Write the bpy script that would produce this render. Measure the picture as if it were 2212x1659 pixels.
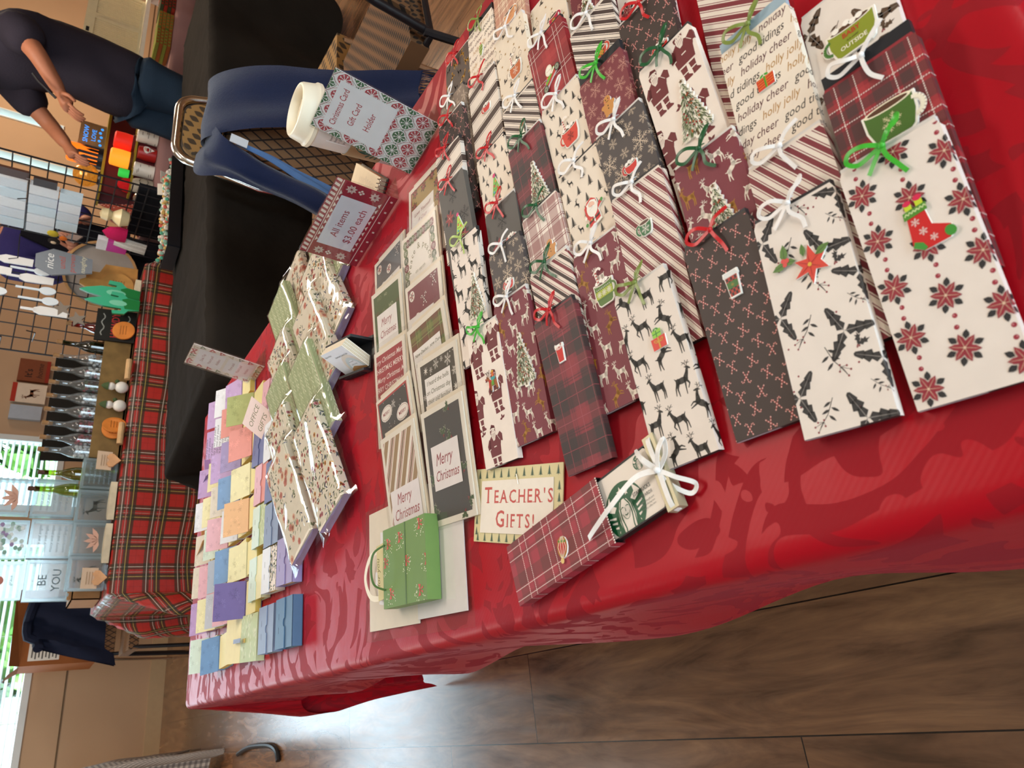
import bpy, bmesh, math, random
from mathutils import Vector, Matrix, geometry
random.seed(7)
SC = bpy.context.scene
for _o in list(bpy.data.objects): bpy.data.objects.remove(_o)
COL = SC.collection
R = math.radians
# ------------------------------------------------------------------ camera
cam_d = bpy.data.cameras.new('camera'); cam = bpy.data.objects.new('camera', cam_d); COL.objects.link(cam)
SC.camera = cam
cam_d.sensor_fit = 'HORIZONTAL'; cam_d.sensor_width = 36.0; cam_d.lens = 36.0*1520/2212
cam_d.clip_start = 0.02; cam_d.clip_end = 120
cam_d.dof.use_dof = True; cam_d.dof.focus_distance = 0.95; cam_d.dof.aperture_fstop = 14.0
_M = ((-0.11118347, -0.90955371, 0.40043762), (-0.55723649, 0.3906922, 0.7326985), (-0.82287649, -0.14167449, -0.55027503))
_r = Vector((_M[0][0], _M[1][0], _M[2][0])); _d = Vector((_M[0][1], _M[1][1], _M[2][1])); _f = Vector((_M[0][2], _M[1][2], _M[2][2]))
_rot = Matrix((_r, -_d, -_f)).transposed()
cam.matrix_world = Matrix.Translation((0, 0, 1.145)) @ _rot.to_4x4()
# ------------------------------------------------------------------ world and colour management
w = bpy.data.worlds.new('sky'); SC.world = w; w.use_nodes = True
_bg = w.node_tree.nodes['Background']; _bg.inputs[0].default_value = (0.70, 0.87, 1.0, 1); _bg.inputs[1].default_value = 10.0
SC.view_settings.view_transform = 'Standard'; SC.view_settings.look = 'None'
SC.view_settings.gamma = 1.0; SC.view_settings.use_curve_mapping = False; SC.view_settings.exposure = 0.0
SC.cycles.max_bounces = 8; SC.cycles.transparent_max_bounces = 24; SC.cycles.use_denoising = True
SC.cycles.sample_clamp_indirect = 6.0; SC.cycles.caustics_reflective = False; SC.cycles.caustics_refractive = False

def area(name, loc, size, sizey, power, col, rot=(0, 0, 0), portal=False):
    l = bpy.data.lights.new(name, 'AREA'); l.shape = 'RECTANGLE'; l.size = size; l.size_y = sizey
    l.energy = power; l.color = col
    if portal: l.cycles.is_portal = True
    o = bpy.data.objects.new(name, l); COL.objects.link(o); o.location = loc; o.rotation_euler = rot
    return o
WARM = (1.0, 0.80, 0.58); NEUT = (1.0, 0.90, 0.80)
# the lamps of the ceiling panels (the panels themselves are built with the ceiling)
LAMPS = [(1.7, -1.5, 32, NEUT), (3.9, -0.2, 22, WARM), (2.6, 3.0, 34, NEUT), (5.8, 4.9, 95, WARM), (0.9, 1.6, 20, NEUT), (-1.4, 4.8, 46, NEUT)]  # last lamp is added to lift the dim lower part of the back wall
for _i, (_x, _y, _p, _c) in enumerate(LAMPS):
    area('ceiling_panel_lamp', (_x, _y, 2.755), 1.1, 0.5, _p, _c)
area('window_portal', (1.97, 6.64, 1.75), 0.8, 1.7, 1, (1, 1, 1), (R(-90), 0, 0), True)
area('window_portal', (0.15, 6.64, 1.75), 2.7, 1.7, 1, (1, 1, 1), (R(-90), 0, 0), True)
area('window_portal', (-3.04, -1.7, 1.45), 1.7, 1.4, 1, (1, 1, 1), (0, R(-90), 0), True)
area('window_portal', (-0.6, -3.24, 1.45), 3.8, 1.7, 1, (1, 1, 1), (R(90), 0, 0), True)  # portal of the added front window
# ------------------------------------------------------------------ colours and materials
def lin(c):
    if isinstance(c, str):
        c = c.lstrip('#'); c = [int(c[i:i+2], 16)/255 for i in (0, 2, 4)]
    return tuple((x/12.92 if x <= .04045 else ((x+.055)/1.055)**2.4) for x in c[:3])
MATS = {}
def material(name, rough=.6, spec=.4, col=None, metal=0.0, bump=0.0, bscale=400, sheen=0.0, mottle=0.0, mscale=30, emit=None, estr=0, trans=0, coat=0):
    if name in MATS: return MATS[name]
    m = bpy.data.materials.new(name); m.use_nodes = True; nt = m.node_tree; b = nt.nodes['Principled BSDF']
    b.inputs['Roughness'].default_value = rough; b.inputs['Specular IOR Level'].default_value = spec
    b.inputs['Metallic'].default_value = metal; b.inputs['Sheen Weight'].default_value = sheen; b.inputs['Coat Weight'].default_value = coat
    b.inputs['Transmission Weight'].default_value = trans
    tc = nt.nodes.new('ShaderNodeTexCoord')
    if col is None:
        a = nt.nodes.new('ShaderNodeAttribute'); a.attribute_name = 'Col'; src = a.outputs['Color']
    else:
        a = nt.nodes.new('ShaderNodeRGB'); a.outputs[0].default_value = (*lin(col), 1); src = a.outputs[0]
    n = nt.nodes.new('ShaderNodeTexNoise'); n.inputs['Scale'].default_value = mscale; n.inputs['Detail'].default_value = 5
    nt.links.new(tc.outputs['Object'], n.inputs['Vector'])
    mr = nt.nodes.new('ShaderNodeMapRange'); mr.inputs[1].default_value = .3; mr.inputs[2].default_value = .7
    mr.inputs[3].default_value = 1-mottle; mr.inputs[4].default_value = 1+mottle*.5
    nt.links.new(n.outputs['Fac'], mr.inputs[0])
    mx = nt.nodes.new('ShaderNodeMix'); mx.data_type = 'RGBA'; mx.blend_type = 'MULTIPLY'; mx.inputs[0].default_value = 1
    nt.links.new(src, mx.inputs[6]); nt.links.new(mr.outputs[0], mx.inputs[7]); nt.links.new(mx.outputs[2], b.inputs['Base Color'])
    if bump:
        n2 = nt.nodes.new('ShaderNodeTexNoise'); n2.inputs['Scale'].default_value = bscale; n2.inputs['Detail'].default_value = 3
        nt.links.new(tc.outputs['Object'], n2.inputs['Vector'])
        bp = nt.nodes.new('ShaderNodeBump'); bp.inputs['Strength'].default_value = bump; bp.inputs['Distance'].default_value = .01
        nt.links.new(n2.outputs['Fac'], bp.inputs['Height']); nt.links.new(bp.outputs[0], b.inputs['Normal'])
    if emit:
        b.inputs['Emission Color'].default_value = (*lin(emit), 1); b.inputs['Emission Strength'].default_value = estr
    MATS[name] = m; return m
PAPER = material('printed_paper', .55, .35, mottle=.04, mscale=60)
CARD = material('smooth_card_stock', .5, .4, mottle=.03, mscale=80)
GLOSS = material('glossy_sticker', .42, .3, mottle=.02)
SATIN = material('satin_ribbon', .35, .5, mottle=.05, mscale=200)
FABRIC = material('woven_fabric', .9, .15, bump=.15, bscale=900, mottle=.12, mscale=140)
BLACKC = material('black_table_cloth', .95, .06, '#26221e', bump=.5, bscale=14, mottle=.25, mscale=3)
WOOD = material('plain_wood', .55, .3, mottle=.2, mscale=18)
MATTE = material('matte_paint', .7, .25, mottle=.05)
CHROME = material('chrome_tube', .18, .5, '#d8d2c8', metal=1.0)
BLACKM = material('black_metal', .4, .5, '#15151a')
PLASTIC = material('plastic', .35, .45, mottle=.02)
SKIN = material('skin', .55, .35, mottle=.08, mscale=40)
WALLM = material('painted_wall', .8, .2, '#b8997b', bump=.06, bscale=160, mottle=.05, mscale=2)
LIT = {}
def glow(name, col, s):
    return material(name, .5, .3, col, emit=col, estr=s)
def clear_film(name, tint, refl, rough, bump=0, bscale=40, distort=0, edge=.25, milky=0):
    m = bpy.data.materials.new(name); m.use_nodes = True; nt = m.node_tree; nt.nodes.clear()
    out = nt.nodes.new('ShaderNodeOutputMaterial'); tr = nt.nodes.new('ShaderNodeBsdfTransparent'); gl = nt.nodes.new('ShaderNodeBsdfGlossy')
    tr.inputs[0].default_value = (*tint, 1); gl.inputs['Roughness'].default_value = rough
    lw = nt.nodes.new('ShaderNodeLayerWeight'); lw.inputs[0].default_value = .35
    mr = nt.nodes.new('ShaderNodeMapRange'); mr.inputs[3].default_value = refl; mr.inputs[4].default_value = min(1, refl*3+edge)
    nt.links.new(lw.outputs['Facing'], mr.inputs[0])
    mx = nt.nodes.new('ShaderNodeMixShader'); nt.links.new(mr.outputs[0], mx.inputs[0]); nt.links.new(tr.outputs[0], mx.inputs[1]); nt.links.new(gl.outputs[0], mx.inputs[2])
    if milky:
        tl = nt.nodes.new('ShaderNodeBsdfTranslucent'); tl.inputs[0].default_value = (.86, .94, .97, 1); df = nt.nodes.new('ShaderNodeBsdfDiffuse'); df.inputs[0].default_value = (.86, .94, .97, 1)
        ad = nt.nodes.new('ShaderNodeMixShader'); ad.inputs[0].default_value = .35; nt.links.new(tl.outputs[0], ad.inputs[1]); nt.links.new(df.outputs[0], ad.inputs[2])
        m2 = nt.nodes.new('ShaderNodeMixShader'); m2.inputs[0].default_value = milky; nt.links.new(mx.outputs[0], m2.inputs[1]); nt.links.new(ad.outputs[0], m2.inputs[2]); nt.links.new(m2.outputs[0], out.inputs[0])
    else: nt.links.new(mx.outputs[0], out.inputs[0])
    if bump:
        tc = nt.nodes.new('ShaderNodeTexCoord'); n = nt.nodes.new('ShaderNodeTexNoise'); n.inputs['Scale'].default_value = bscale; n.inputs['Distortion'].default_value = distort
        nt.links.new(tc.outputs['Object'], n.inputs['Vector'])
        bp = nt.nodes.new('ShaderNodeBump'); bp.inputs['Strength'].default_value = bump; bp.inputs['Distance'].default_value = .02
        nt.links.new(n.outputs['Fac'], bp.inputs['Height']); nt.links.new(bp.outputs[0], gl.inputs['Normal']); nt.links.new(bp.outputs[0], lw.inputs['Normal'])
    MATS[name] = m; return m
SLEEVE = clear_film('clear_sleeve_film', (.98, .98, .98), .015, .12)
CELLO = clear_film('crinkled_cellophane', (.97, .97, .95), .085, .09, .25, 9, .6, .04)
ACRYL = clear_film('clear_acrylic', (.97, .98, .98), .02, .05)
GLASSP = clear_film('window_glass', (.96, .98, .98), .04, .02)
BOTTLE = clear_film('clear_bottle_glass', (.93, .96, .97), .16, .05, milky=.10)
FROST = clear_film('milky_craft_glass', (.92, .97, .98), .10, .12, milky=.20)
GREENB = clear_film('green_bottle_glass', (.55, .64, .14), .14, .05)
REDB = clear_film('red_bottle_glass', (.6, .06, .08), .14, .05)

# ------------------------------------------------------------------ object helpers
def link(name, me, parent=None):
    o = bpy.data.objects.new(name, me); COL.objects.link(o)
    if parent: o.parent = parent
    return o
def tag(o, label=None, cat=None, group=None, kind=None):
    if label: o['label'] = label
    if cat: o['category'] = cat
    if group: o['group'] = group
    if kind: o['kind'] = kind
    return o
def thing(name, label, cat, loc=(0, 0, 0), rz=0, group=None, mat=None):
    o = bpy.data.objects.new(name, None); COL.objects.link(o); o.empty_display_size = .02
    if mat is not None: o.matrix_world = mat
    else: o.location = loc; o.rotation_euler = (0, 0, rz)
    return tag(o, label, cat, group)
class PM:
    """collects coloured faces and links them as one mesh object"""
    def __init__(s): s.v = []; s.f = []; s.c = []
    def poly(s, pts, col):
        n = len(s.v); s.v.extend([tuple(p) for p in pts]); s.f.append(tuple(range(n, n+len(pts)))); s.c.append(lin(col) if isinstance(col, str) else col)
    def box(s, x0, x1, y0, y1, z0, z1, col, M=None):
        P = [Vector((x, y, z)) for z in (z0, z1) for y in (y0, y1) for x in (x0, x1)]
        if M: P = [M @ p for p in P]
        n = len(s.v); s.v.extend([tuple(p) for p in P])
        col = lin(col) if isinstance(col, str) else col
        for f in ((0, 2, 3, 1), (4, 5, 7, 6), (0, 1, 5, 4), (2, 6, 7, 3), (0, 4, 6, 2), (1, 3, 7, 5)):
            s.f.append(tuple(n+i for i in f)); s.c.append(col)
    def grid(s, P, col, close_u=False, close_v=False):
        nu = len(P); nv = len(P[0]); n = len(s.v)
        for row in P: s.v.extend([tuple(p) for p in row])
        cf = col if callable(col) else None; cc = None if cf else (lin(col) if isinstance(col, str) else col)
        for i in range(nu if close_u else nu-1):
            for j in range(nv if close_v else nv-1):
                a = (i % nu)*nv+j; b = ((i+1) % nu)*nv+j; j2 = (j+1) % nv
                s.f.append((n+a, n+b, n+((i+1) % nu)*nv+j2, n+(i % nu)*nv+j2))
                s.c.append(cc if cc else (lambda q: lin(q) if isinstance(q, str) else q)(cf(i/(nu-1), j/max(1, nv-1))))
    def tube(s, pts, r, col, n=8, cap=True, taper=None):
        pts = [Vector(p) for p in pts]; rows = []; prev = None
        for i, p in enumerate(pts):
            t = (pts[min(i+1, len(pts)-1)]-pts[max(i-1, 0)]).normalized()
            if prev is None:
                a = Vector((0, 0, 1)) if abs(t.z) < .9 else Vector((1, 0, 0)); u = t.cross(a).normalized()
            else:
                u = (prev-t*prev.dot(t)).normalized()
            prev = u; w_ = t.cross(u)
            rr = r if not isinstance(r, (list, tuple)) else r[i]
            rows.append([p+(u*math.cos(2*math.pi*k/n)+w_*math.sin(2*math.pi*k/n))*rr for k in range(n)])
        s.grid(rows, col, close_v=True)
        if cap:
            s.poly(rows[0][::-1], col); s.poly(rows[-1], col)
    def lathe(s, prof, col, n=20, M=None, sx=1, sy=1):
        M = M or Matrix.Identity(4)
        rows = [[M @ Vector((r*sx*math.cos(2*math.pi*k/n), r*sy*math.sin(2*math.pi*k/n), z)) for k in range(n)] for r, z in prof]
        if callable(col): s.grid(rows, col, close_v=True)
        else: s.grid(rows, col, close_v=True)
    def ball(s, c, r, col, n=10, m=7, sc=(1, 1, 1)):
        rows = []
        for i in range(m+1):
            a = math.pi*i/m
            rows.append([Vector((c[0]+r*sc[0]*math.sin(a)*math.cos(2*math.pi*k/n), c[1]+r*sc[1]*math.sin(a)*math.sin(2*math.pi*k/n), c[2]-r*sc[2]*math.cos(a))) for k in range(n)])
        s.grid(rows, col, close_v=True)
    def prism(s, pts, z0, z1, col, side=None, M=None):
        M = M or Matrix.Identity(4)
        tri = geometry.tessellate_polygon([[Vector((p[0], p[1], 0)) for p in pts]])
        for t in tri:
            s.poly([M @ Vector((pts[i][0], pts[i][1], z1)) for i in t], col)
            s.poly([M @ Vector((pts[i][0], pts[i][1], z0)) for i in t][::-1], col)
        for i in range(len(pts)):
            a = pts[i]; b = pts[(i+1) % len(pts)]
            s.poly([M @ Vector((a[0], a[1], z0)), M @ Vector((b[0], b[1], z0)), M @ Vector((b[0], b[1], z1)), M @ Vector((a[0], a[1], z1))], side or col)
    def decal(s, pat, fn, rect=None):
        """lay a flat printed pattern on a surface: fn(u,v,h) -> point"""
        for pts, col, l in pat.items:
            q = clip(pts, rect) if rect else pts
            if len(q) > 2: s.poly([fn(u, v, .00008*(l+1)) for u, v in q], col)
    def build(s, name, mat, parent=None, smooth=False, ang=.7):
        me = bpy.data.meshes.new(name); me.from_pydata(s.v, [], s.f)
        ca = me.color_attributes.new('Col', 'FLOAT_COLOR', 'CORNER')
        buf = []
        for f, c in zip(s.f, s.c): buf.extend([c[0], c[1], c[2], 1.0]*len(f))
        ca.data.foreach_set('color', buf)
        me.materials.append(mat)
        if smooth:
            me.polygons.foreach_set('use_smooth', [True]*len(me.polygons)); me.set_sharp_from_angle(angle=ang)
        me.update(); return link(name, me, parent)
def clip(pts, r):
    x0, x1, y0, y1 = r; out = list(pts)
    for ax, lim, sgn in ((0, x0, 1), (0, x1, -1), (1, y0, 1), (1, y1, -1)):
        if all((p[ax]-lim)*sgn >= 0 for p in out): continue
        src = out; out = []
        for i in range(len(src)):
            a = src[i-1]; b = src[i]; da = (a[ax]-lim)*sgn; db = (b[ax]-lim)*sgn
            if da >= 0: 
                if db >= 0: out.append(b)
                else:
                    t = da/(da-db); out.append((a[0]+(b[0]-a[0])*t, a[1]+(b[1]-a[1])*t))
            elif db >= 0:
                t = da/(da-db); out.append((a[0]+(b[0]-a[0])*t, a[1]+(b[1]-a[1])*t)); out.append(b)
        if len(out) < 3: return []
    return out
_TXT = {}
def text_tris(s, shear=0.0, bold=0.0, space=1.0):
    k = (s, shear, bold, space)
    if k in _TXT: return _TXT[k]
    c = bpy.data.curves.new('t', 'FONT'); c.body = s; c.size = 1; c.shear = shear; c.offset = bold; c.space_character = space
    c.resolution_u = 2; c.dimensions = '2D'; c.fill_mode = 'FRONT'
    o = bpy.data.objects.new('t', c); COL.objects.link(o); bpy.context.view_layer.update()
    ev = o.evaluated_get(bpy.context.evaluated_depsgraph_get()); me = ev.to_mesh(); me.calc_loop_triangles()
    vs = [(v.co.x, v.co.y) for v in me.vertices]
    tr = [[vs[i] for i in t.vertices] for t in me.loop_triangles]
    wd = max([v[0] for v in vs], default=0); ev.to_mesh_clear()
    bpy.data.objects.remove(o); bpy.data.curves.remove(c)
    _TXT[k] = (tr, wd); return _TXT[k]
class Pat:
    """flat printed pattern: list of (convex polygon, colour, layer)"""
    def __init__(s): s.items = []
    def add(s, pts, col, l=0): s.items.append((pts, lin(col) if isinstance(col, str) else col, l))
    def poly(s, pts, col, l=0):
        for t in geometry.tessellate_polygon([[Vector((p[0], p[1], 0)) for p in pts]]): s.add([pts[i] for i in t], col, l)
    def rect(s, x0, x1, y0, y1, col, l=0): s.add([(x0, y0), (x1, y0), (x1, y1), (x0, y1)], col, l)
    def ell(s, x, y, rx, ry, col, l=0, n=12, rot=0):
        c, q = math.cos(rot), math.sin(rot)
        s.add([(x+rx*math.cos(a)*c-ry*math.sin(a)*q, y+rx*math.cos(a)*q+ry*math.sin(a)*c) for a in [2*math.pi*i/n for i in range(n)]], col, l)
    def st(s, p, q, w0, w1, col, l=0):
        dx, dy = q[0]-p[0], q[1]-p[1]; d = math.hypot(dx, dy) or 1; nx, ny = -dy/d/2, dx/d/2
        s.add([(p[0]+nx*w0, p[1]+ny*w0), (p[0]-nx*w0, p[1]-ny*w0), (q[0]-nx*w1, q[1]-ny*w1), (q[0]+nx*w1, q[1]+ny*w1)], col, l)
    def pl(s, P, w, col, l=0, w1=None):
        n = len(P)-1
        for i in range(n):
            a = w+((w1-w)*i/n if w1 is not None else 0); b = w+((w1-w)*(i+1)/n if w1 is not None else 0)
            s.st(P[i], P[i+1], a, b, col, l)
    def text(s, t, x, y, size, col, l=0, shear=0, bold=0, align='l', rot=0, width=None, space=1.0):
        tr, wd = text_tris(t, shear, bold, space)
        sx = size if width is None else width/max(wd, .01)
        off = 0 if align == 'l' else (-wd*sx/2 if align == 'c' else -wd*sx)
        c, q = math.cos(rot), math.sin(rot)
        for T in tr:
            s.add([(x+(off+p[0]*sx)*c-p[1]*size*q, y+(off+p[0]*sx)*q+p[1]*size*c) for p in T], col, l)
    def put(s, o, x, y, sc=1, rot=0, l=0, flip=False):
        c, q = math.cos(rot)*sc, math.sin(rot)*sc; f = -1 if flip else 1
        for pts, col, k in o.items: s.items.append(([(x+p[0]*f*c-p[1]*q, y+p[0]*f*q+p[1]*c) for p in pts], col, k+l))
        return s
def frame(o, X, Y, Z=None):
    """matrix with origin o, x axis X, y axis Y"""
    X = Vector(X).normalized(); Y = Vector(Y); Y = (Y-X*Y.dot(X)).normalized(); Z = X.cross(Y)
    m = Matrix((X, Y, Z)).transposed().to_4x4(); m.translation = Vector(o); return m
# ================================================================== the room
TZ = 0.74                                   # height of the red cloth
def structure(name, pm, mat, smooth=False):
    o = pm.build(name, mat, None, smooth); o['kind'] = 'structure'; return o
XL, XR, YN, YF, ZC = -3.0, 8.0, -3.2, 6.6, 2.8
# wood plank floor: planks run along Y, 0.21 m wide
fm = bpy.data.materials.new('dark_plank_floor'); fm.use_nodes = True; nt = fm.node_tree; bs = nt.nodes['Principled BSDF']; L_ = nt.links.new
def nd(t, **k):
    n = nt.nodes.new(t)
    for a, b in k.items(): setattr(n, a, b)
    return n
def mth(op, a, b=None):
    n = nd('ShaderNodeMath', operation=op)
    for i, q in enumerate((a, b)):
        if q is None: continue
        if isinstance(q, (int, float)): n.inputs[i].default_value = q
        else: L_(q, n.inputs[i])
    return n.outputs[0]
tc = nd('ShaderNodeTexCoord'); sp = nd('ShaderNodeSeparateXYZ'); L_(tc.outputs['Object'], sp.inputs[0])
px = mth('DIVIDE', mth('ADD', sp.outputs[0], .12), .21); row = mth('FLOOR', px); fx = mth('SUBTRACT', px, row)
py = mth('ADD', mth('DIVIDE', mth('SUBTRACT', sp.outputs[1], 1.60), 1.203), mth('MULTIPLY', row, .364)); ci = mth('FLOOR', py); fy = mth('SUBTRACT', py, ci)
ex = mth('MULTIPLY', mth('MINIMUM', fx, mth('SUBTRACT', 1.0, fx)), .21); ey = mth('MULTIPLY', mth('MINIMUM', fy, mth('SUBTRACT', 1.0, fy)), 1.203)
gap = mth('LESS_THAN', mth('MINIMUM', ex, ey), .0013)
cmb = nd('ShaderNodeCombineXYZ'); L_(row, cmb.inputs[0]); L_(ci, cmb.inputs[1])
wn = nd('ShaderNodeTexWhiteNoise', noise_dimensions='2D'); L_(cmb.outputs[0], wn.inputs['Vector'])
mp = nd('ShaderNodeVectorMath', operation='MULTIPLY'); mp.inputs[1].default_value = (9, 1.5, 1); L_(tc.outputs['Object'], mp.inputs[0])
of = nd('ShaderNodeVectorMath', operation='MULTIPLY_ADD'); L_(wn.outputs['Color'], of.inputs[0]); of.inputs[1].default_value = (13, 17, 9); L_(mp.outputs[0], of.inputs[2])
g1 = nd('ShaderNodeTexNoise'); g1.inputs['Scale'].default_value = 1.6; g1.inputs['Detail'].default_value = 5; g1.inputs['Roughness'].default_value = .62; g1.inputs['Distortion'].default_value = 1.5
L_(of.outputs[0], g1.inputs['Vector'])
g2 = nd('ShaderNodeTexNoise'); g2.inputs['Scale'].default_value = 5; g2.inputs['Detail'].default_value = 6; g2.inputs['Distortion'].default_value = .4; L_(of.outputs[0], g2.inputs['Vector'])
cr = nd('ShaderNodeValToRGB'); e = cr.color_ramp.elements
e[0].position = .30; e[0].color = (*lin('#4a3323'), 1); e[1].position = .78; e[1].color = (*lin('#a97e57'), 1)
x = e.new(.47); x.color = (*lin('#75523a'), 1); x = e.new(.6); x.color = (*lin('#8d6546'), 1)
L_(mth('ADD', mth('MULTIPLY', g1.outputs['Fac'], .72), mth('MULTIPLY', g2.outputs['Fac'], .28)), cr.inputs[0])
mm = nd('ShaderNodeMix', data_type='RGBA', blend_type='MULTIPLY'); mm.inputs[0].default_value = 1; L_(cr.outputs[0], mm.inputs[6])
L_(mth('ADD', mth('MULTIPLY', wn.outputs['Value'], .3), .8), mm.inputs[7])
mg = nd('ShaderNodeMix', data_type='RGBA'); L_(gap, mg.inputs[0]); L_(mm.outputs[2], mg.inputs[6]); mg.inputs[7].default_value = (*lin('#1d140f'), 1); L_(mg.outputs[2], bs.inputs['Base Color'])
rr = nd('ShaderNodeMapRange'); rr.inputs[3].default_value = .16; rr.inputs[4].default_value = .28; L_(g2.outputs['Fac'], rr.inputs[0]); L_(rr.outputs[0], bs.inputs['Roughness'])
bs.inputs['Specular IOR Level'].default_value = .8
bp = nd('ShaderNodeBump'); bp.inputs['Strength'].default_value = .05; bp.inputs['Distance'].default_value = .003; L_(g1.outputs['Fac'], bp.inputs['Height']); L_(bp.outputs[0], bs.inputs['Normal'])
p = PM(); p.poly([(XL, YN, 0), (XR, YN, 0), (XR, YF, 0), (XL, YF, 0)], '#59402f'); structure('floor', p, fm)
p = PM(); p.box(XL, XR, YN, YF, ZC, ZC+.05, '#d9cdb8'); structure('ceiling', p, material('ceiling_paint', .85, .2, '#d9cdb8', bump=.1, bscale=90))
# back wall with two window openings: x -1.25..1.52 and 1.74..2.36, z .9..2.2
p = PM(); c = '#b4916c'
for x0, x1, z0, z1 in ((XL, -1.25, 0, ZC), (-1.25, 2.36, 0, .9), (-1.25, 2.36, 2.6, ZC), (1.52, 1.74, .9, 2.6), (2.36, 5.03, 0, ZC), (5.13, 5.52, 0, ZC), (5.62, XR, 0, ZC), (5.03, 5.13, 0, .95), (5.03, 5.13, 2.3, ZC), (5.52, 5.62, 0, 1.32), (5.52, 5.62, 2.3, ZC)):
    p.box(x0, x1, YF, YF+.12, z0, z1, c)
structure('wall_back', p, WALLM)
p = PM()
for y0, y1, z0, z1 in ((YN, -2.4, 0, ZC), (-2.4, -1.0, 0, .6), (-2.4, -1.0, 2.3, ZC), (-1.0, YF, 0, ZC)): p.box(XL-.12, XL, y0, y1, z0, z1, c)
structure('wall_left', p, WALLM)
p = PM(); p.box(XR, XR+.12, YN, YF, 0, ZC, c); structure('wall_right', p, WALLM)
p = PM()
for x0, x1, z0, z1 in ((XL, -2.5, 0, ZC), (-2.5, 1.3, 0, .6), (-2.5, 1.3, 2.3, ZC), (1.3, XR, 0, ZC)): p.box(x0, x1, YN-.12, YN, z0, z1, c)
structure('wall_front', p, WALLM)
TRIMM = material('tan_trim', .5, .35, '#b79c78', mottle=.04)
p = PM(); p.box(XL, XR, YF-.018, YF, 0, .11, c); structure('baseboard_back', p, TRIMM)
p = PM(); p.box(XL, XR, YF-.006, YF, .675, .683, '#5b4632'); structure('trim_1', p, material('dark_seam_trim', .7, .2, '#64503a'))
p = PM(); p.box(6.28, 6.292, YF-.006, YF, 0, ZC, '#5b4632'); structure('trim_2', p, MATS['dark_seam_trim'])
FRAMEM = material('white_window_frame', .45, .4, '#cfd3d2')
BLINDM = material('white_blind_slat', .5, .35, '#dfe6e8')
def window(n, x0, x1, z0, z1, blind=True, frame_w=.045):
    t = thing('window_%d' % n, None, None, (0, 0, 0)); t['kind'] = 'structure'
    f = PM(); fw = frame_w
    f.box(x0, x1, YF-.01, YF+.09, z0, z0+fw, c); f.box(x0, x1, YF-.01, YF+.09, z1-fw, z1, c); f.box(x0, x0+fw, YF-.01, YF+.09, z0+fw, z1-fw, c); f.box(x1-fw, x1, YF-.01, YF+.09, z0+fw, z1-fw, c)
    f.build('window_frame', FRAMEM, t)
    g = PM(); g.box(x0+fw, x1-fw, YF+.06, YF+.066, z0+fw, z1-fw, c); g.build('window_pane', GLASSP, t)
    if blind:
        b = PM(); z = z0+fw+.02
        while z < z1-.1:
            M = Matrix.Translation((0, YF+.02, z)) @ Matrix.Rotation(R(24), 4, 'X'); b.box(x0+fw+.01, x1-fw-.01, -.022, .022, -.0012, .0012, c, M); z += .042
        b.box(x0+fw, x1-fw, YF-.005, YF+.045, z1-fw-.05, z1-fw, c)
        xx = x0+.25
        while xx < x1-.1: b.box(xx, xx+.004, YF+.018, YF+.022, z0+fw, z1-fw, c); xx += .6
        b.build('venetian_blind', BLINDM, t)
    return t
window(1, -1.25, 1.52, .9, 2.6); window(2, 1.74, 2.36, .9, 2.6)
window(3, 5.03, 5.13, .95, 2.3, False, .012); window(4, 5.52, 5.62, 1.32, 2.3, False, .012)
def unseen_window(n, along_y, fixed, a0, a1):
    t = thing('window_%d' % n, None, None); t['kind'] = 'structure'; f = PM(); g = PM()
    def bx(q, s0, s1, z0, z1, d0, d1):
        if along_y: q.box(fixed+d0, fixed+d1, s0, s1, z0, z1, c)
        else: q.box(s0, s1, fixed+d0, fixed+d1, z0, z1, c)
    m = 3
    for k in range(m+1): s = a0+(a1-a0)*k/m; bx(f, max(a0, s-.03), min(a1, s+.03), .6, 2.3, -.08, .0)
    bx(f, a0, a1, .6, .65, -.08, .0); bx(f, a0, a1, 2.25, 2.3, -.08, .0); f.build('window_frame', FRAMEM, t)
    bx(g, a0, a1, .6, 2.3, -.045, -.04); g.build('window_pane', GLASSP, t)
unseen_window(5, True, XL, -2.4, -1.0); unseen_window(6, False, YN, -2.5, 1.3)  # the front one is added out of view, to light the table signs
# outdoors seen through the windows
def noise_mat(name, c0, c1, sc, rough=.9, det=8):
    m = bpy.data.materials.new(name); m.use_nodes = True; t = m.node_tree; b = t.nodes['Principled BSDF']; b.inputs['Roughness'].default_value = rough
    tcx = t.nodes.new('ShaderNodeTexCoord'); n = t.nodes.new('ShaderNodeTexNoise'); n.inputs['Scale'].default_value = sc; n.inputs['Detail'].default_value = det
    r = t.nodes.new('ShaderNodeValToRGB'); r.color_ramp.elements[0].position = .35; r.color_ramp.elements[0].color = (*lin(c0), 1); r.color_ramp.elements[1].position = .65; r.color_ramp.elements[1].color = (*lin(c1), 1)
    t.links.new(tcx.outputs['Object'], n.inputs['Vector']); t.links.new(n.outputs['Fac'], r.inputs[0]); t.links.new(r.outputs[0], b.inputs['Base Color']); return m
p = PM(); p.poly([(-14, 6.8, -.15), (22, 6.8, -.15), (22, 40, .6), (-14, 40, .6)], c); tag(p.build('lawn', noise_mat('lawn_grass', '#4f7a2c', '#7fae4b', 14)), 'green lawn outside behind the window blinds', 'lawn', kind='stuff')
p = PM(); p.box(-6, .55, 9.6, 10.0, -.2, 1.0, c)  # low garden wall of stone blocks, standing in the lawn
bm_ = bpy.data.materials.new('stone_block_wall'); bm_.use_nodes = True; t_ = bm_.node_tree; bt = t_.nodes.new('ShaderNodeTexBrick'); tcx = t_.nodes.new('ShaderNodeTexCoord'); mpx = t_.nodes.new('ShaderNodeMapping'); mpx.inputs['Rotation'].default_value = (R(90), 0, 0)
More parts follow.
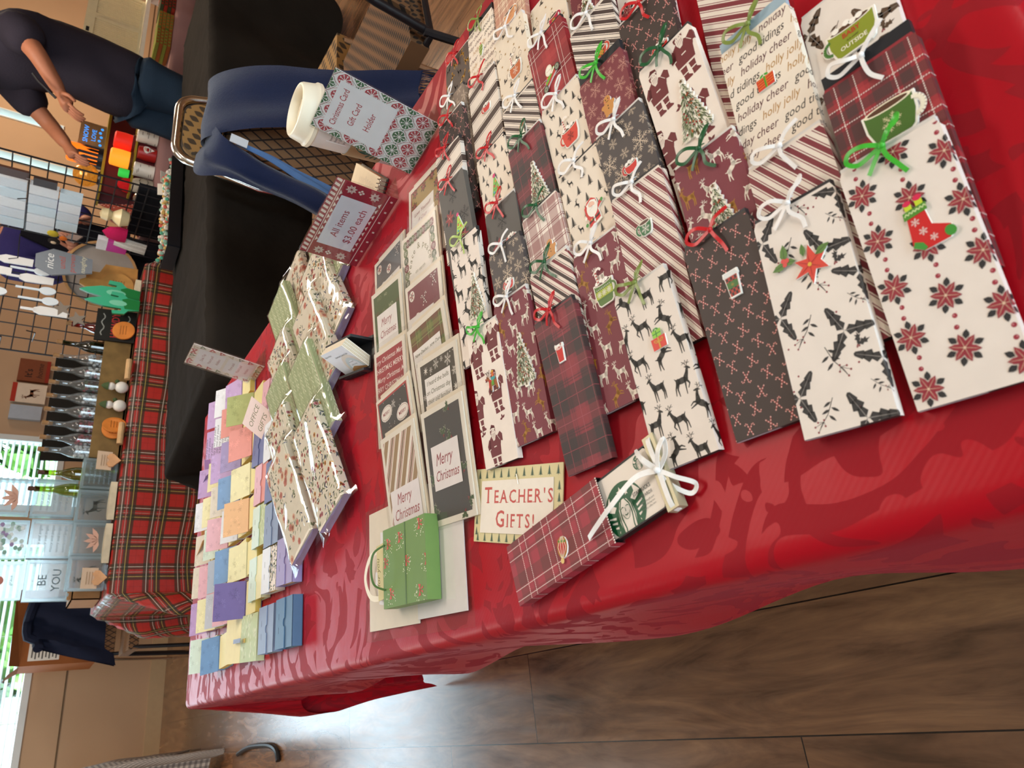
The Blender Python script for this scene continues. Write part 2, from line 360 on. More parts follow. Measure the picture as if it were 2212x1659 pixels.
bt.inputs['Color1'].default_value = (*lin('#b9b3a8'), 1); bt.inputs['Color2'].default_value = (*lin('#cfc9bd'), 1); bt.inputs['Mortar'].default_value = (*lin('#77726a'), 1); bt.inputs['Scale'].default_value = 3.2; bt.inputs['Mortar Size'].default_value = .015
t_.links.new(tcx.outputs['Object'], mpx.inputs[0]); t_.links.new(mpx.outputs[0], bt.inputs['Vector']); t_.links.new(bt.outputs[0], t_.nodes['Principled BSDF'].inputs['Base Color'])
tag(p.build('garden_wall', bm_), 'pale stone block wall outside beyond the blinds', 'stone wall')
rnd = random.Random(3)
for k, (bx, by, br, bh) in enumerate(((1.6, 12, 1.3, 1.6), (5.4, 12.5, 1.5, 2.2))):
    p = PM()
    for i in range(260):
        a = rnd.uniform(0, 6.283); u = rnd.uniform(-.2, 1); rr_ = br*math.sqrt(max(0, 1-u*u))*rnd.uniform(.75, 1)
        q = Vector((bx+rr_*math.cos(a), by+rr_*math.sin(a), bh*.5+u*bh*.5)); s = rnd.uniform(.15, .3); d1 = Vector((rnd.uniform(-1, 1), rnd.uniform(-1, 1), rnd.uniform(-1, 1))).normalized(); d2 = d1.orthogonal().normalized()
        p.poly([q-d1*s, q+d2*s*.6, q+d1*s, q-d2*s*.6], rnd.choice(['#3f6b2a', '#5a8a3a', '#79a552', '#2f5524']))
    p.ball((bx, by, bh*.45), br*.8, '#33581f', sc=(1, 1, bh/br*.55))
    tag(p.build('shrub', MATTE), ['round green garden bush outside the blinds behind the bottles', 'larger green garden bush outside hidden by the tan wall'][k], 'bush')
for k, (bx, cc, lab) in enumerate(((6.46, ('#d9a3c4', '#e7bcd6', '#a9c39a', '#f0d8e6'), 'pink blossoming shrub outside the narrow window above the bending person'), (7.15, ('#d9b3cc', '#c3d0b4', '#e7cfe0', '#94b98a'), 'pink and green blossoming shrub outside the narrow window beside the upper panel'))):
    p = PM()
    for i in range(420):
        q = Vector((bx+rnd.gauss(0, .13), 8.4+rnd.gauss(0, .25), rnd.uniform(0, 2.9))); s = rnd.uniform(.06, .12); d1 = Vector((rnd.uniform(-1, 1), rnd.uniform(-1, 1), rnd.uniform(-1, 1))).normalized(); d2 = d1.orthogonal().normalized()
        p.poly([q-d1*s, q+d2*s, q+d1*s, q-d2*s], rnd.choice(cc))
    tag(p.build('blossom_shrub', MATTE), lab, 'bush')
# ceiling light panels, the last one added to brighten the far wall
for k, (lx, ly, _a, _b) in enumerate(LAMPS):
    t = thing('ceiling_light', ['flat ceiling light panel above the near end of the red table', 'flat ceiling light panel right of the red table', 'flat ceiling light panel above the black table', 'flat ceiling light panel over the candle table by the far wall', 'flat ceiling light panel right over the red table', 'added ceiling light panel brightening the wall near the big blinds window'][k], 'ceiling light', (lx, ly, ZC))
    f = PM(); f.box(-.62, .62, -.32, -.27, -.04, 0, c); f.box(-.62, .62, .27, .32, -.04, 0, c); f.box(-.62, -.57, -.27, .27, -.04, 0, c); f.box(.57, .62, -.27, .27, -.04, 0, c); f.build('light_frame', FRAMEM, t)
    f = PM(); f.box(-.57, .57, -.27, .27, -.02, -.01, c); f.build('light_diffuser', glow('lamp_diffuser', '#fff2df', 3), t)
# ------------------------------------------------------------------ the long red table
TX0, TX1, TY0, TY1 = .068, .824, .052, 2.03
tb = thing('folding_table', 'long folding table hidden under the red damask cloth', 'table', (.446, 1.04, 0))
p = PM(); p.box(-.37, .37, -.97, .97, .70, .732, '#cfc7b8'); p.build('tabletop', PLASTIC, tb)
for sx in (-1, 1):
    for sy in (-1, 1):
        p = PM(); p.tube([(sx*.28, sy*.72, .70), (sx*.30, sy*.80, .0)], .014, '#8b8b8b'); p.build('leg', BLACKM, tb)
cm = bpy.data.materials.new('red_damask'); cm.use_nodes = True; nt = cm.node_tree; bs = nt.nodes['Principled BSDF']; L_ = nt.links.new
uv = nd('ShaderNodeAttribute', attribute_name='Flat')
wv = nd('ShaderNodeTexNoise'); wv.inputs['Scale'].default_value = 5.0; wv.inputs['Detail'].default_value = 1.5; L_(uv.outputs['Vector'], wv.inputs['Vector'])
wo = nd('ShaderNodeVectorMath', operation='MULTIPLY_ADD'); L_(wv.outputs['Color'], wo.inputs[0]); wo.inputs[1].default_value = (.16, .16, 0); L_(uv.outputs['Vector'], wo.inputs[2])
def leafband(scale, rot, off):
    mpp = nd('ShaderNodeMapping'); mpp.inputs['Rotation'].default_value = (0, 0, rot); mpp.inputs['Location'].default_value = off; L_(wo.outputs[0], mpp.inputs[0])
    v = nd('ShaderNodeTexWave', wave_type='RINGS', rings_direction='Z'); v.inputs['Scale'].default_value = scale; v.inputs['Distortion'].default_value = 9; v.inputs['Detail'].default_value = 1.2; v.inputs['Detail Scale'].default_value = 1.5
    L_(mpp.outputs[0], v.inputs['Vector']); return v.outputs['Fac']
vor = nd('ShaderNodeTexVoronoi', feature='DISTANCE_TO_EDGE'); vor.inputs['Scale'].default_value = 13; L_(wo.outputs[0], vor.inputs['Vector'])
big = nd('ShaderNodeTexNoise'); big.inputs['Scale'].default_value = 13; big.inputs['Detail'].default_value = 0; big.inputs['Distortion'].default_value = 2.2; L_(wo.outputs[0], big.inputs['Vector'])
m1 = mth('GREATER_THAN', leafband(6.0, .4, (.3, .1, 0)), .50); m2 = mth('GREATER_THAN', big.outputs['Fac'], .44); m3 = mth('GREATER_THAN', vor.outputs['Distance'], .09)
mask = mth('MULTIPLY', m1, m2)
mask = mth('MAXIMUM', mask, mth('GREATER_THAN', big.outputs['Fac'], .63))
mc = nd('ShaderNodeMix', data_type='RGBA'); L_(mask, mc.inputs[0]); mc.inputs[6].default_value = (*lin('#a80518'), 1); mc.inputs[7].default_value = (*lin('#920415'), 1)
L_(mc.outputs[2], bs.inputs['Base Color'])
rf = nd('ShaderNodeMapRange'); rf.inputs[3].default_value = .40; rf.inputs[4].default_value = .62; L_(mask, rf.inputs[0]); L_(rf.outputs[0], bs.inputs['Roughness'])
bs.inputs['Specular IOR Level'].default_value = .22; bs.inputs['Sheen Weight'].default_value = .06; bs.inputs['Sheen Tint'].default_value = (1, .35, .5, 1)
twill = nd('ShaderNodeTexWave', bands_direction='DIAGONAL'); twill.inputs['Scale'].default_value = 110; L_(uv.outputs['Vector'], twill.inputs['Vector'])
cw = nd('ShaderNodeTexNoise'); cw.inputs['Scale'].default_value = 16; cw.inputs['Detail'].default_value = 3; L_(uv.outputs['Vector'], cw.inputs['Vector'])
hh = mth('ADD', mth('ADD', mth('MULTIPLY', twill.outputs['Fac'], .02), mth('MULTIPLY', mask, .18)), mth('MULTIPLY', cw.outputs['Fac'], .8))
bp = nd('ShaderNodeBump'); bp.inputs['Strength'].default_value = .35; bp.inputs['Distance'].default_value = .004; L_(hh, bp.inputs['Height']); L_(bp.outputs[0], bs.inputs['Normal'])
def cloth_mesh(name, W, Ln, dl, dr, d0, d1, mat, x0, y0, zt, rad=.014, step=.022, wave=.012, bul=.10, top_noise=.0008, ripple=True, rot=0.0, waves=(13, 0)):
    """a rectangular cloth laid over a table top W x Ln with overhangs left/right/near/far"""
    from mathutils import noise
    def axis(n0, n1, S):
        out = []; k = -n0
        while k < S+n1+1e-6:
            out.append(k); k += step if (k < -.03 or k > S+.03 or (.05 < k < S-.05)) else .006
        return out
    us = axis(dl, dr, W); vs = axis(d0, d1, Ln); V = []; F = []; UV = []
    def bend(a):           # signed overhang length -> (outward, drop)
        if a <= 0: return 0.0, 0.0
        q = rad*1.57
        if a < q: t = a/rad; return rad*math.sin(t), rad*(1-math.cos(t))
        return rad, rad+(a-q)
    for v in vs:
        for u in us:
            au = max(-u, u-W, 0); av = max(-v, v-Ln, 0); su = -1 if u < 0 else 1; sv = -1 if v < 0 else 1
            bx, by = min(max(u, 0), W), min(max(v, 0), Ln); d = math.hypot(au, av); o, dz = bend(d)
            if d > 0:
                nx, ny = su*au/d, sv*av/d; cr_ = 2*min(au, av)/d if d else 0
                o += bul*cr_*min(1, dz/.3)+wave*min(1, dz/.25)*math.sin((bx if av > au else by)*waves[0]+waves[1])*(1-min(1, cr_))
                o += .006*dz/.3*noise.noise(Vector((u*7, v*7, 3)))
                if ripple: dz *= 1-.05*math.sin((bx+by)*9)
                x, y = bx+nx*o, by+ny*o
            else:
                x, y = bx, by; dz = -top_noise*(noise.noise(Vector((u*22, v*9, 1)))+.6*noise.noise(Vector((u*50, v*50, 9))))
            z = max(.004, zt-dz)
            V.append((x, y, z)); UV.append((u, v, 0))
    nu = len(us)
    for j in range(len(vs)-1):
        for i in range(nu-1): F.append((j*nu+i, j*nu+i+1, (j+1)*nu+i+1, (j+1)*nu+i))
    me = bpy.data.meshes.new(name); me.from_pydata(V, [], F)
    at = me.attributes.new('Flat', 'FLOAT_VECTOR', 'POINT'); at.data.foreach_set('vector', [k for q in UV for k in q])
    me.materials.append(mat); me.polygons.foreach_set('use_smooth', [True]*len(F))
    o = link(name, me); o.location = (x0, y0, 0); o.rotation_euler = (0, 0, rot); return o
o = cloth_mesh('tablecloth', TX1-TX0, TY1-TY0, .285, .30, .34, .66, cm, TX0, TY0, TZ, bul=.05)
tag(o, 'shiny red damask tablecloth covering the long card display table', 'tablecloth')
# ================================================================== printed patterns (metres)
rnd = random.Random(11)
def m_snow(col, n=6):
    p = Pat()
    for k in range(n):
        a = 2*math.pi*k/n; c, s = math.cos(a), math.sin(a)
        p.st((0, 0), (c, s), .09, .06, col)
        for r_, l in ((.3, .26), (.52, .34), (.74, .22)):
            for sg in (-1, 1):
                b = a+sg*.9; p.st((c*r_, s*r_), (c*r_+l*math.cos(b), s*r_+l*math.sin(b)), .07, .04, col)
    return p
def m_star(col, n=5, r=.45):
    p = Pat(); P = []
    for k in range(2*n):
        a = math.pi*k/n+math.pi/2; q = 1 if k % 2 == 0 else r; P.append((q*math.cos(a), q*math.sin(a)))
    p.poly(P, col); return p
def m_pine(col, ground=None):
    p = Pat(); y = 1.0
    for k in range(7):
        w_ = .08+.055*k; y1 = y-.16
        p.add([(0, y+.04), (-w_, y1), (-w_*.3, y1+.03), (0, y1+.01)], col); p.add([(0, y+.04), (0, y1+.01), (w_*.3, y1+.03), (w_, y1-.02)], col)
        y -= .135
    p.rect(-.03, .03, -.08, .12, col); return p
def m_deer(col, pose=0):
    p = Pat()
    def tp(P, ws):
        for i in range(len(P)-1): p.st(P[i], P[i+1], ws[i], ws[i+1], col)
        for i in range(1, len(P)-1): p.ell(P[i][0], P[i][1], ws[i]/2, ws[i]/2, col, n=8)
    rot = 0
    p.ell(.5, .50, .22, .105, col, n=16); p.ell(.34, .53, .10, .115, col); p.ell(.66, .50, .10, .11, col)
    hx, hy = (.17, .84)
    tp([(.33, .56), (.25, .70), (.21, .82)], [.19, .12, .09]); p.ell(hx+.02, hy, .065, .05, col, rot=.5)
    p.st((hx, hy), (hx-.09, hy-.06), .075, .04, col); p.st((hx+.06, hy+.02), (hx+.15, hy+.05), .05, .01, col)
    for q in ([(hx+.04, hy+.03), (hx+.0, hy+.14), (hx-.06, hy+.22)], [(hx+.05, hy+.03), (hx+.10, hy+.15), (hx+.20, hy+.22)]):
        p.pl(q, .022, col)
    for a, b in (((hx+.01, hy+.12), (hx+.05, hy+.24)), ((hx-.01, hy+.14), (hx-.10, hy+.14)), ((hx+.09, hy+.13), (hx+.06, hy+.25)), ((hx+.12, hy+.16), (hx+.22, hy+.14))): p.st(a, b, .02, .012, col)
    p.st((.72, .55), (.80, .64), .07, .01, col)
    if pose == 0:
        tp([(.32, .48), (.31, .28), (.31, .04)], [.09, .05, .03]); tp([(.38, .46), (.40, .26), (.41, .05)], [.08, .045, .03])
        tp([(.66, .48), (.70, .27), (.67, .04)], [.14, .055, .03]); tp([(.70, .46), (.76, .28), (.75, .05)], [.12, .05, .03])
    elif pose == 1:
        tp([(.32, .48), (.22, .34), (.30, .20)], [.09, .05, .03]); tp([(.38, .46), (.39, .26), (.39, .03)], [.08, .045, .03])
        tp([(.66, .48), (.72, .27), (.68, .03)], [.14, .055, .03]); tp([(.70, .46), (.80, .30), (.82, .08)], [.12, .05, .03]); rot = .06
    else:
        tp([(.32, .50), (.18, .44), (.12, .30)], [.09, .05, .03]); tp([(.35, .46), (.24, .32), (.16, .22)], [.08, .045, .03])
        tp([(.68, .50), (.84, .36), (.94, .22)], [.14, .055, .03]); tp([(.68, .46), (.78, .28), (.84, .12)], [.12, .05, .03]); rot = -.62
    o = Pat(); c, s = math.cos(rot), math.sin(rot)
    o.items = [([((x-.5)*c-(y-.5)*s, (x-.5)*s+(y-.5)*c) for x, y in pts], cl, l) for pts, cl, l in p.items]; return o
def m_petal(L_, w_, a, col, p, l=0, x=0, y=0):
    c, s = math.cos(a), math.sin(a)
    P = [(0, 0), (.35, .42), (.65, .36), (1, 0), (.65, -.36), (.35, -.42)]
    p.add([(x+(u*L_)*c-(v*w_)*s, y+(u*L_)*s+(v*w_)*c) for u, v in P], col, l)
def m_poin(pc, lc, vein, n=5, six=False):
    p = Pat()
    for k in range(6): 
        a = k*math.pi/3+.3; m_petal(.55, .42, a, lc, p, 0, .50*math.cos(a), .50*math.sin(a))
    for k in range(6):
        a = k*math.pi/3+.82; m_petal(.86, .46, a, pc, p, 1); p.st((.1*math.cos(a), .1*math.sin(a)), (.7*math.cos(a), .7*math.sin(a)), .03, .015, vein, 2)
    p.ell(0, 0, .09, .09, vein, 3, 8); return p
def m_cane(c1, c2):
    """two crossed candy canes, unit height"""
    p = Pat()
    for sg in (-1, 1):
        P = [(-.28*sg, -.5), (.17*sg, .22)]
        for k in range(1, 7):
            t = k/6; a = math.pi*t; P.append(((.17+.13*(1-math.cos(a)))*sg*1.0, .22+.17*math.sin(a)+.02*t))
        D = [P[0]]
        for i in range(len(P)-1):
            n = 7 if i == 0 else 1
            for j in range(1, n+1): D.append((P[i][0]+(P[i+1][0]-P[i][0])*j/n, P[i][1]+(P[i+1][1]-P[i][1])*j/n))
        for i in range(len(D)-1): p.st(D[i], D[i+1], .105, .105, (c1, c2)[i % 2], 0 if sg < 0 else 1)
    return p
def m_oak(col, vein, n=4, a0=0.0):
    p = Pat()
    for k in range(n):
        a = a0+k*2*math.pi/n; c, s = math.cos(a), math.sin(a)
        def tr(u, v): return (u*c-v*s, u*s+v*c)
        for u0, u1, wv in ((.05, .45, .17), (.3, .7, .22), (.55, 1.0, .15)):
            p.add([tr(u0, 0), tr(u0+.12, wv), tr(u1-.05, wv*.5), tr(u1, 0), tr(u1-.05, -wv*.5), tr(u0+.12, -wv)], col, 0)
        p.st(tr(.02, 0), tr(.9, 0), .03, .01, vein, 1)
    return p
def m_sprig(col, berry, fl=1):
    p = Pat(); p.pl([(-.1*fl, .95), (0, .5), (.1*fl, .1), (.42*fl, -.5), (.5*fl, -.75)], .035, col)
    for x, y, a in ((-.02, .75, -.7), (.02, .35, -.6), (-.05, .45, 3.5), (.05, .05, 3.7)):
        m_petal(.5, .18, a if fl > 0 else math.pi-a, col, p, 0, x*fl, y)
    for x, y in ((.3, -.2), (.62, -.35), (.2, -.5), (.75, -.6), (.55, -.85)):
        p.st((.3*fl, -.3), (x*fl, y), .025, .02, col); p.ell(x*fl, y, .055, .055, berry, 1, 7)
    return p
def m_hollyleaf(col, berry):
    p = Pat(); p.poly([(-.1, 0), (.1, .22), (.22, .14), (.4, .34), (.5, .2), (.72, .3), (.7, .1), (1, .05), (.7, -.06), (.68, -.2), (.45, -.08), (.3, -.2), (.15, -.05)], col)
    p.poly([(-.05, .1), (.02, .35), (-.1, .45), (.08, .6), (.0, .8), (.2, .7), (.25, .95), (.33, .65), (.48, .62), (.3, .45), (.32, .3), (.12, .12)], col)
    for x, y in ((-.06, -.02), (.04, -.12), (-.14, -.12)): p.ell(x, y, .07, .07, berry, 1, 8)
    return p
def m_elder(dk, lt):
    """bearded winter figure in a long fur-trimmed coat, printed in one dark tone"""
    p = Pat()
    p.poly([(-.25, .04), (-.29, .40), (-.20, .60), (-.10, .67), (.10, .67), (.22, .60), (.30, .42), (.25, .04)], dk, 0)
    p.poly([(-.24, .60), (-.36, .42), (-.34, .26), (-.22, .30), (-.16, .52)], dk, 0); p.poly([(.18, .60), (.34, .46), (.30, .34), (.10, .36), (.08, .42), (.20, .46)], dk, 1)
    p.poly([(.20, .62), (.34, .70), (.44, .60), (.42, .40), (.30, .44)], dk, 0)
    p.poly([(-.26, .02), (.26, .0), (.27, .045), (-.27, .06)], lt, 1); p.poly([(-.355, .25), (-.21, .29), (-.22, .315), (-.365, .275)], lt, 2); p.pl([(-.05, .33), (.08, .33)], .03, lt, 1); p.pl([(.20, .60), (.30, .46)], .014, lt, 2)
    p.ell(.0, .79, .135, .155, dk, 0, 16); p.poly([(-.13, .84), (-.02, .99), (.13, .93), (.15, .82)], dk, 0); p.pl([(-.13, .835), (0, .865), (.13, .835)], .042, lt, 2); p.ell(.02, .785, .082, .055, lt, 1)
    p.poly([(-.085, .77), (.125, .77), (.13, .64), (.06, .52), (-.02, .50), (-.08, .62)], lt, 2)
    for x in (-.015, .055): p.ell(x, .785, .011, .014, dk, 3, 6)
    for k in (-.04, 0, .04, .08): p.st((k+.01, .72), (k, .56), .010, .004, dk, 3)
    for x in (-.12, .12): p.poly([(x-.095, .04), (x+.085, .04), (x+.07, -.22), (x-.06, -.22)], dk); p.rect(x-.07, x+.08, -.175, -.145, lt, 1); p.poly([(x-.06, -.22), (x+.07, -.22), (x+.16, -.30), (x+.14, -.33), (x-.06, -.33)], dk)
    return p
DEER = {}
def deer(col, k):
    if (col, k) not in DEER: DEER[(col, k)] = m_deer(col, k)
    return DEER[(col, k)]
def stripes(p, x0, x1, y0, y1, ang, seq, l=0, off=0.0):
    """parallel bands at ang from +u"""
    c, s = math.cos(ang), math.sin(ang); D = abs(x1-x0)+abs(y1-y0); cx, cy = (x0+x1)/2, (y0+y1)/2; tot = sum(q[0] for q in seq); v = -D+off
    while v < D:
        a = v
        for w_, col in seq:
            if col: p.add([(cx+u*c-k*s, cy+u*s+k*c) for u, k in ((-D, a), (D, a), (D, a+w_), (-D, a+w_))], col, l)
            a += w_
        v += tot
def plaid(p, x0, x1, y0, y1, base, bands, rep, threads=None, l=0, ox=0, oy=0):
    """woven check: bands = (start, width, colour, strength) in both directions, repeated every rep"""
    def marks(a, b, o):
        M = set([a, b]); k = math.floor((a-o)/rep)-1
        while o+k*rep < b:
            for s, w_, _, _ in bands:
                for q in (o+k*rep+s, o+k*rep+s+w_):
                    if a < q < b: M.add(round(q, 6))
            k += 1
        return sorted(M)
    def mix(c, pos, o):
        t = (pos-o) % rep
        for s, w_, col, st in bands:
            if s <= t < s+w_:
                q = lin(col); c = tuple(c[i]*(1-st)+q[i]*st for i in range(3))
        return c
    X = marks(x0, x1, ox); Y = marks(y0, y1, oy); b = lin(base)
    for i in range(len(X)-1):
        cx = mix(b, (X[i]+X[i+1])/2, ox)
        for j in range(len(Y)-1): p.rect(X[i], X[i+1], Y[j], Y[j+1], mix(cx, (Y[j]+Y[j+1])/2, oy), l)
    for t in threads or []:
        s, w_, col, dash = t; k = math.floor((x0-ox)/rep)-1
        for ax in (0, 1):
            a, bb, o, lo, hi = (x0, x1, ox, y0, y1) if ax == 0 else (y0, y1, oy, x0, x1); k = math.floor((a-o)/rep)-1
            while o+k*rep+s < bb:
                q = o+k*rep+s
                if q > a-w_:
                    if dash:
                        u = lo
                        while u < hi:
                            P = [(q, u), (q+w_, u+dash*.35), (q+w_, u+dash*.95), (q, u+dash*.6)]
                            p.add(P if ax == 0 else [(y, x) for x, y in P], col, l+1+ax); u += dash
                    else: p.add([(q, lo), (q+w_, lo), (q+w_, hi), (q, hi)] if ax == 0 else [(lo, q), (hi, q), (hi, q+w_), (lo, q+w_)], col, l+1+ax)
                k += 1
CREAM, BURG, DKBR, DKGR = '#e4d6c8', '#7d3138', '#43332e', '#4a4644'
def paper(kind, x0, x1, L, seed=0):
    """-> (base colour, Pat) over x0..x1 by 0..L"""
    p = Pat(); W = x1-x0; rn = random.Random(seed+5); A = (x0, x1, 0, L)
    if kind == 'poinsettia':
        m = m_poin('#96303a', '#2d2b2c', '#d8b79c'); y = .010; k = 0
        while y < L+.02:
            for q in range(0, 4):
                x = x0+.0155+q*.0235; yy = y+(.015 if q % 2 else 0); p.put(m, x, yy, .0094, rn.uniform(-.2, .2), 2)
                for j in (0, 1): p.ell(x+(.0006 if j else -.0004), yy+.0118+j*.0062, .0014, .0014, '#9b2f3d', 0, 9); p.ell(x+.0002, yy+.0121+j*.0062, .0005, .0005, '#c98083', 1, 6)
            y += .030; k += 1
        return '#e6d9cf', p
    if kind == 'poinsettia_dark':
        m = m_poin('#8e2f35', '#2c2b2a', '#c9a48e'); s = m_snow('#2b2928')
        for y, x, t, q in ((.128, .030, 1, .010), (.104, .016, 0, .012), (.092, .047, 1, .011), (.066, .04, 0, .012), (.045, .016, 1, .01), (.02, .042, 0, .012)):
            p.put(s if t else m, x, y, q, .2, 0)
        return '#57524d', p
    if kind == 'plaid_red':
        plaid(p, x0, x1, 0, L, '#8e2930', [(.0, .011, '#3a3230', .55), (.0165, .007, '#3a3230', .6), (.027, .004, '#b33a3c', .4)], .034, [(.0135, .0007, '#e9d6cc', .0016), (.0262, .0007, '#e9d6cc', .0016)], 0, x0, .004); return '#8e2930', p
    if kind == 'plaid_rose':
        plaid(p, x0, x1, 0, L, '#a23640', [(.0, .012, '#5d3630', .5), (.020, .007, '#7d3034', .5)], .038, [(.013, .0008, '#efdcd2', .0017), (.0225, .0008, '#efdcd2', .0017)], 0, x0+.004, .008); return '#a23640', p
    if kind == 'plaid_scarlet':
        plaid(p, x0, x1, 0, L, '#9c2b2f', [(.0, .02, '#7d2228', .5), (.026, .006, '#b13c3b', .35)], .040, [(.003, .0008, '#efdcd0', .0018), (.0085, .0006, '#efdcd0', .0018)], 0, x0+.006, .01); return '#9c2b2f', p
    if kind == 'plaid_dark':
        plaid(p, x0, x1, 0, L, '#7b343a', [(.003, .021, '#37302d', .75), (.032, .013, '#9a3a40', .35), (.0265, .001, '#3d2a2a', .6), (.029, .001, '#3d2a2a', .6)], .046, [(.0132, .0006, '#93464b', 0), (.038, .0005, '#a3545a', 0)], 0, x0+.004, .006); return '#7b343a', p
    if kind == 'plaid_white':
        plaid(p, x0, x1, 0, L, '#ecdfd3', [(.0, .012, '#8d4a4b', .55)], .034, [(.0155, .0007, '#8d4043', 0), (.0178, .0005, '#8d4043', 0), (.0285, .0007, '#8d4043', 0), (.031, .0004, '#8d4043', 0)], 0, x0+.014, .004); return '#ecdfd3', p
    if kind == 'plaid_tan':
        plaid(p, x0, x1, 0, L, '#dfc3a8', [(.0, .010, '#b5705a', .5)], .030, [(.014, .0007, '#a3564a', 0), (.017, .0005, '#a3564a', 0), (.025, .0006, '#a3564a', 0)], 0, x0+.004, .004); return '#dfc3a8', p
    if kind == 'stripe_burgundy':
        stripes(p, *A, R(-55), [(.0034, BURG), (.0008, CREAM), (.0006, BURG), (.0032, CREAM), (.0006, BURG), (.0008, CREAM)], 0); return CREAM, p
    if kind == 'stripe_burgundy_flat':
        stripes(p, *A, R(-37), [(.0038, BURG), (.001, CREAM), (.0006, BURG), (.0036, CREAM), (.0006, BURG), (.001, CREAM)], 0); return CREAM, p
    if kind == 'stripe_three':
        stripes(p, *A, R(-49), [(.0032, BURG), (.0008, CREAM), (.0006, DKBR), (.0030, CREAM), (.0032, DKBR), (.0008, CREAM), (.0006, BURG), (.0030, CREAM)], 0); return CREAM, p
    if kind == 'stripe_black':
        stripes(p, *A, R(-39), [(.0034, DKBR), (.0009, CREAM), (.0006, DKBR), (.0026, CREAM), (.0006, DKBR), (.0009, CREAM)], 0); return CREAM, p
    if kind == 'stripe_wide':
        stripes(p, *A, R(10), [(.0085, '#4b3a33'), (.0014, CREAM), (.0009, '#4b3a33'), (.0145, CREAM), (.0009, '#4b3a33'), (.0014, CREAM)], 0, .006); return CREAM, p
    if kind == 'candy_cane':
        m = m_cane('#e3aaa0', '#8d3a36'); y = .004; k = 0
        while y < L:
            for q in range(-1, 5): p.put(m, x0+.003+q*.0165+(k % 2)*.0083, y+.0018*(q % 2), .0086, rn.uniform(-.3, .3)+(.0 if (q+k) % 2 else 3.14), 0)
            y += .0112; k += 1
        return '#41342f', p
    if kind in ('deer_burgundy', 'deer_black', 'deer_gold'):
        bc, cs = {'deer_burgundy': ('#7a343d', ['#e9dccd', '#a87327', '#e9dccd']), 'deer_black': ('#e4d6ca', ['#3c3833']), 'deer_gold': ('#4a3b33', ['#c98f22', '#c98f22', '#3a2e28'])}[kind]
        y = .006; k = 0; sz, dxx, dyy = {'deer_black': (.0238, .0235, .0262), 'deer_burgundy': (.0198, .0205, .0222), 'deer_gold': (.0150, .0185, .0185)}[kind]
        while y < L+.01:
            for q in range(-1, 5):
                i = (q+2*k+seed) % 3; p.put(deer(cs[(q+k*2) % len(cs)], i), x0+.004+q*dxx+(k % 2)*dxx*.5, y+.004*((q+k) % 2), sz, 0, 0, flip=(q+k) % 3 == 1)
            y += dyy; k += 1
        return bc, p
    if kind in ('snow_grey', 'snow_burgundy', 'snow_tan'):
        bc, c = {'snow_grey': ('#4e4644', '#c9b49e'), 'snow_burgundy': ('#7a343b', '#c08a7c'), 'snow_tan': ('#7d6a5b', '#c3ad99')}[kind]
        m = m_snow(c); y = .006; k = 0
        while y < L+.01:
            for q in range(-1, 4):
                s = rn.choice((.010, .0075, .0055)) if kind == 'snow_grey' else .0078
                p.put(m, x0+.006+q*.019+(k % 2)*.0095, y+rn.uniform(-.002, .002), s, rn.uniform(0, 1), 0)
            y += .0158; k += 1
        return bc, p
    if kind in ('holly_black', 'leaf_brown'):
        ink = '#33302f' if kind == 'holly_black' else '#55402f'
        o = m_oak(ink, '#8c8580', 3, .5); s1 = m_sprig(ink, '#8a2f35', 1); s2 = m_sprig(ink, '#8a2f35', -1); h = m_hollyleaf(ink, '#8a2f35')
        for k in range(-1, 4):
            y = k*.054
            p.put(o, x0+.010, y+.026, .0185, .4, 0); p.put(o, x0+.048, y+.003, .0195, 1.5, 0); p.put(o, x0+.066, y+.034, .018, 2.2, 0)
            p.put(s1, x0+.036, y+.040, .0125, .1, 0); p.put(s2, x0+.026, y+.010, .012, -.3, 0); p.put(h, x0+.054, y+.046, .008, .2, 0); p.put(s1, x0+.060, y+.018, .008, .5, 0)
            for q in range(5): p.ell(x0+rn.uniform(.005, .06), y+rn.uniform(0, .05), .0007, .0007, '#8a2f35', 0, 7)
        return '#e6dad0', p
    if kind == 'script':
        words = [('good tidings', '#3d352f'), ('holly jolly', '#b98b4e'), ('holiday cheer', '#5c2f33')]; y = .003; k = seed
        while y < L:
            x = x0-.006-(k % 4)*.011; j = k
            while x < x1:
                t, c = words[j % 3]; tr, wd = text_tris(t, .35); p.text(t, x, y, .0092, c, 0, .35, width=wd*.0078); x += wd*.0078+.0042; j += 1
            y += .0108; k += 1
        return '#eadccb', p
    if kind == 'elder':
        m = m_elder('#6d2a2c', '#e6d6c8')
        for x, y, s in ((.030, .008, .036), (.008, .052, .036), (.046, .064, .036), (.020, .108, .034), (.052, .118, .036)): p.put(m, x0+x, y, s, .05, 0)
        for x, y in ((.05, .045), (.012, .036), (.034, .09)):
            for a in (.6, 1.9, 3.2): m_petal(.005, .003, a, '#6d2a2c', p, 0, x0+x, y)
        return '#ebdccf', p
    if kind == 'pine_deer':
        m = m_pine('#35302b'); y = .002; k = 0
        while y < L:
            for q in range(-1, 5):
                x = x0+.006+q*.0165+(k % 2)*.008+rn.uniform(-.002, .002)
                if (q+k*2) % 4 == 1: p.put(deer('#35302b', k % 3), x, y+.005, .0098, 0, 0, flip=q % 2 == 0)
                else: p.put(m, x, y, rn.choice((.0105, .008, .009)), 0, 0)
            y += .0128; k += 1
        return '#e9dac8', p
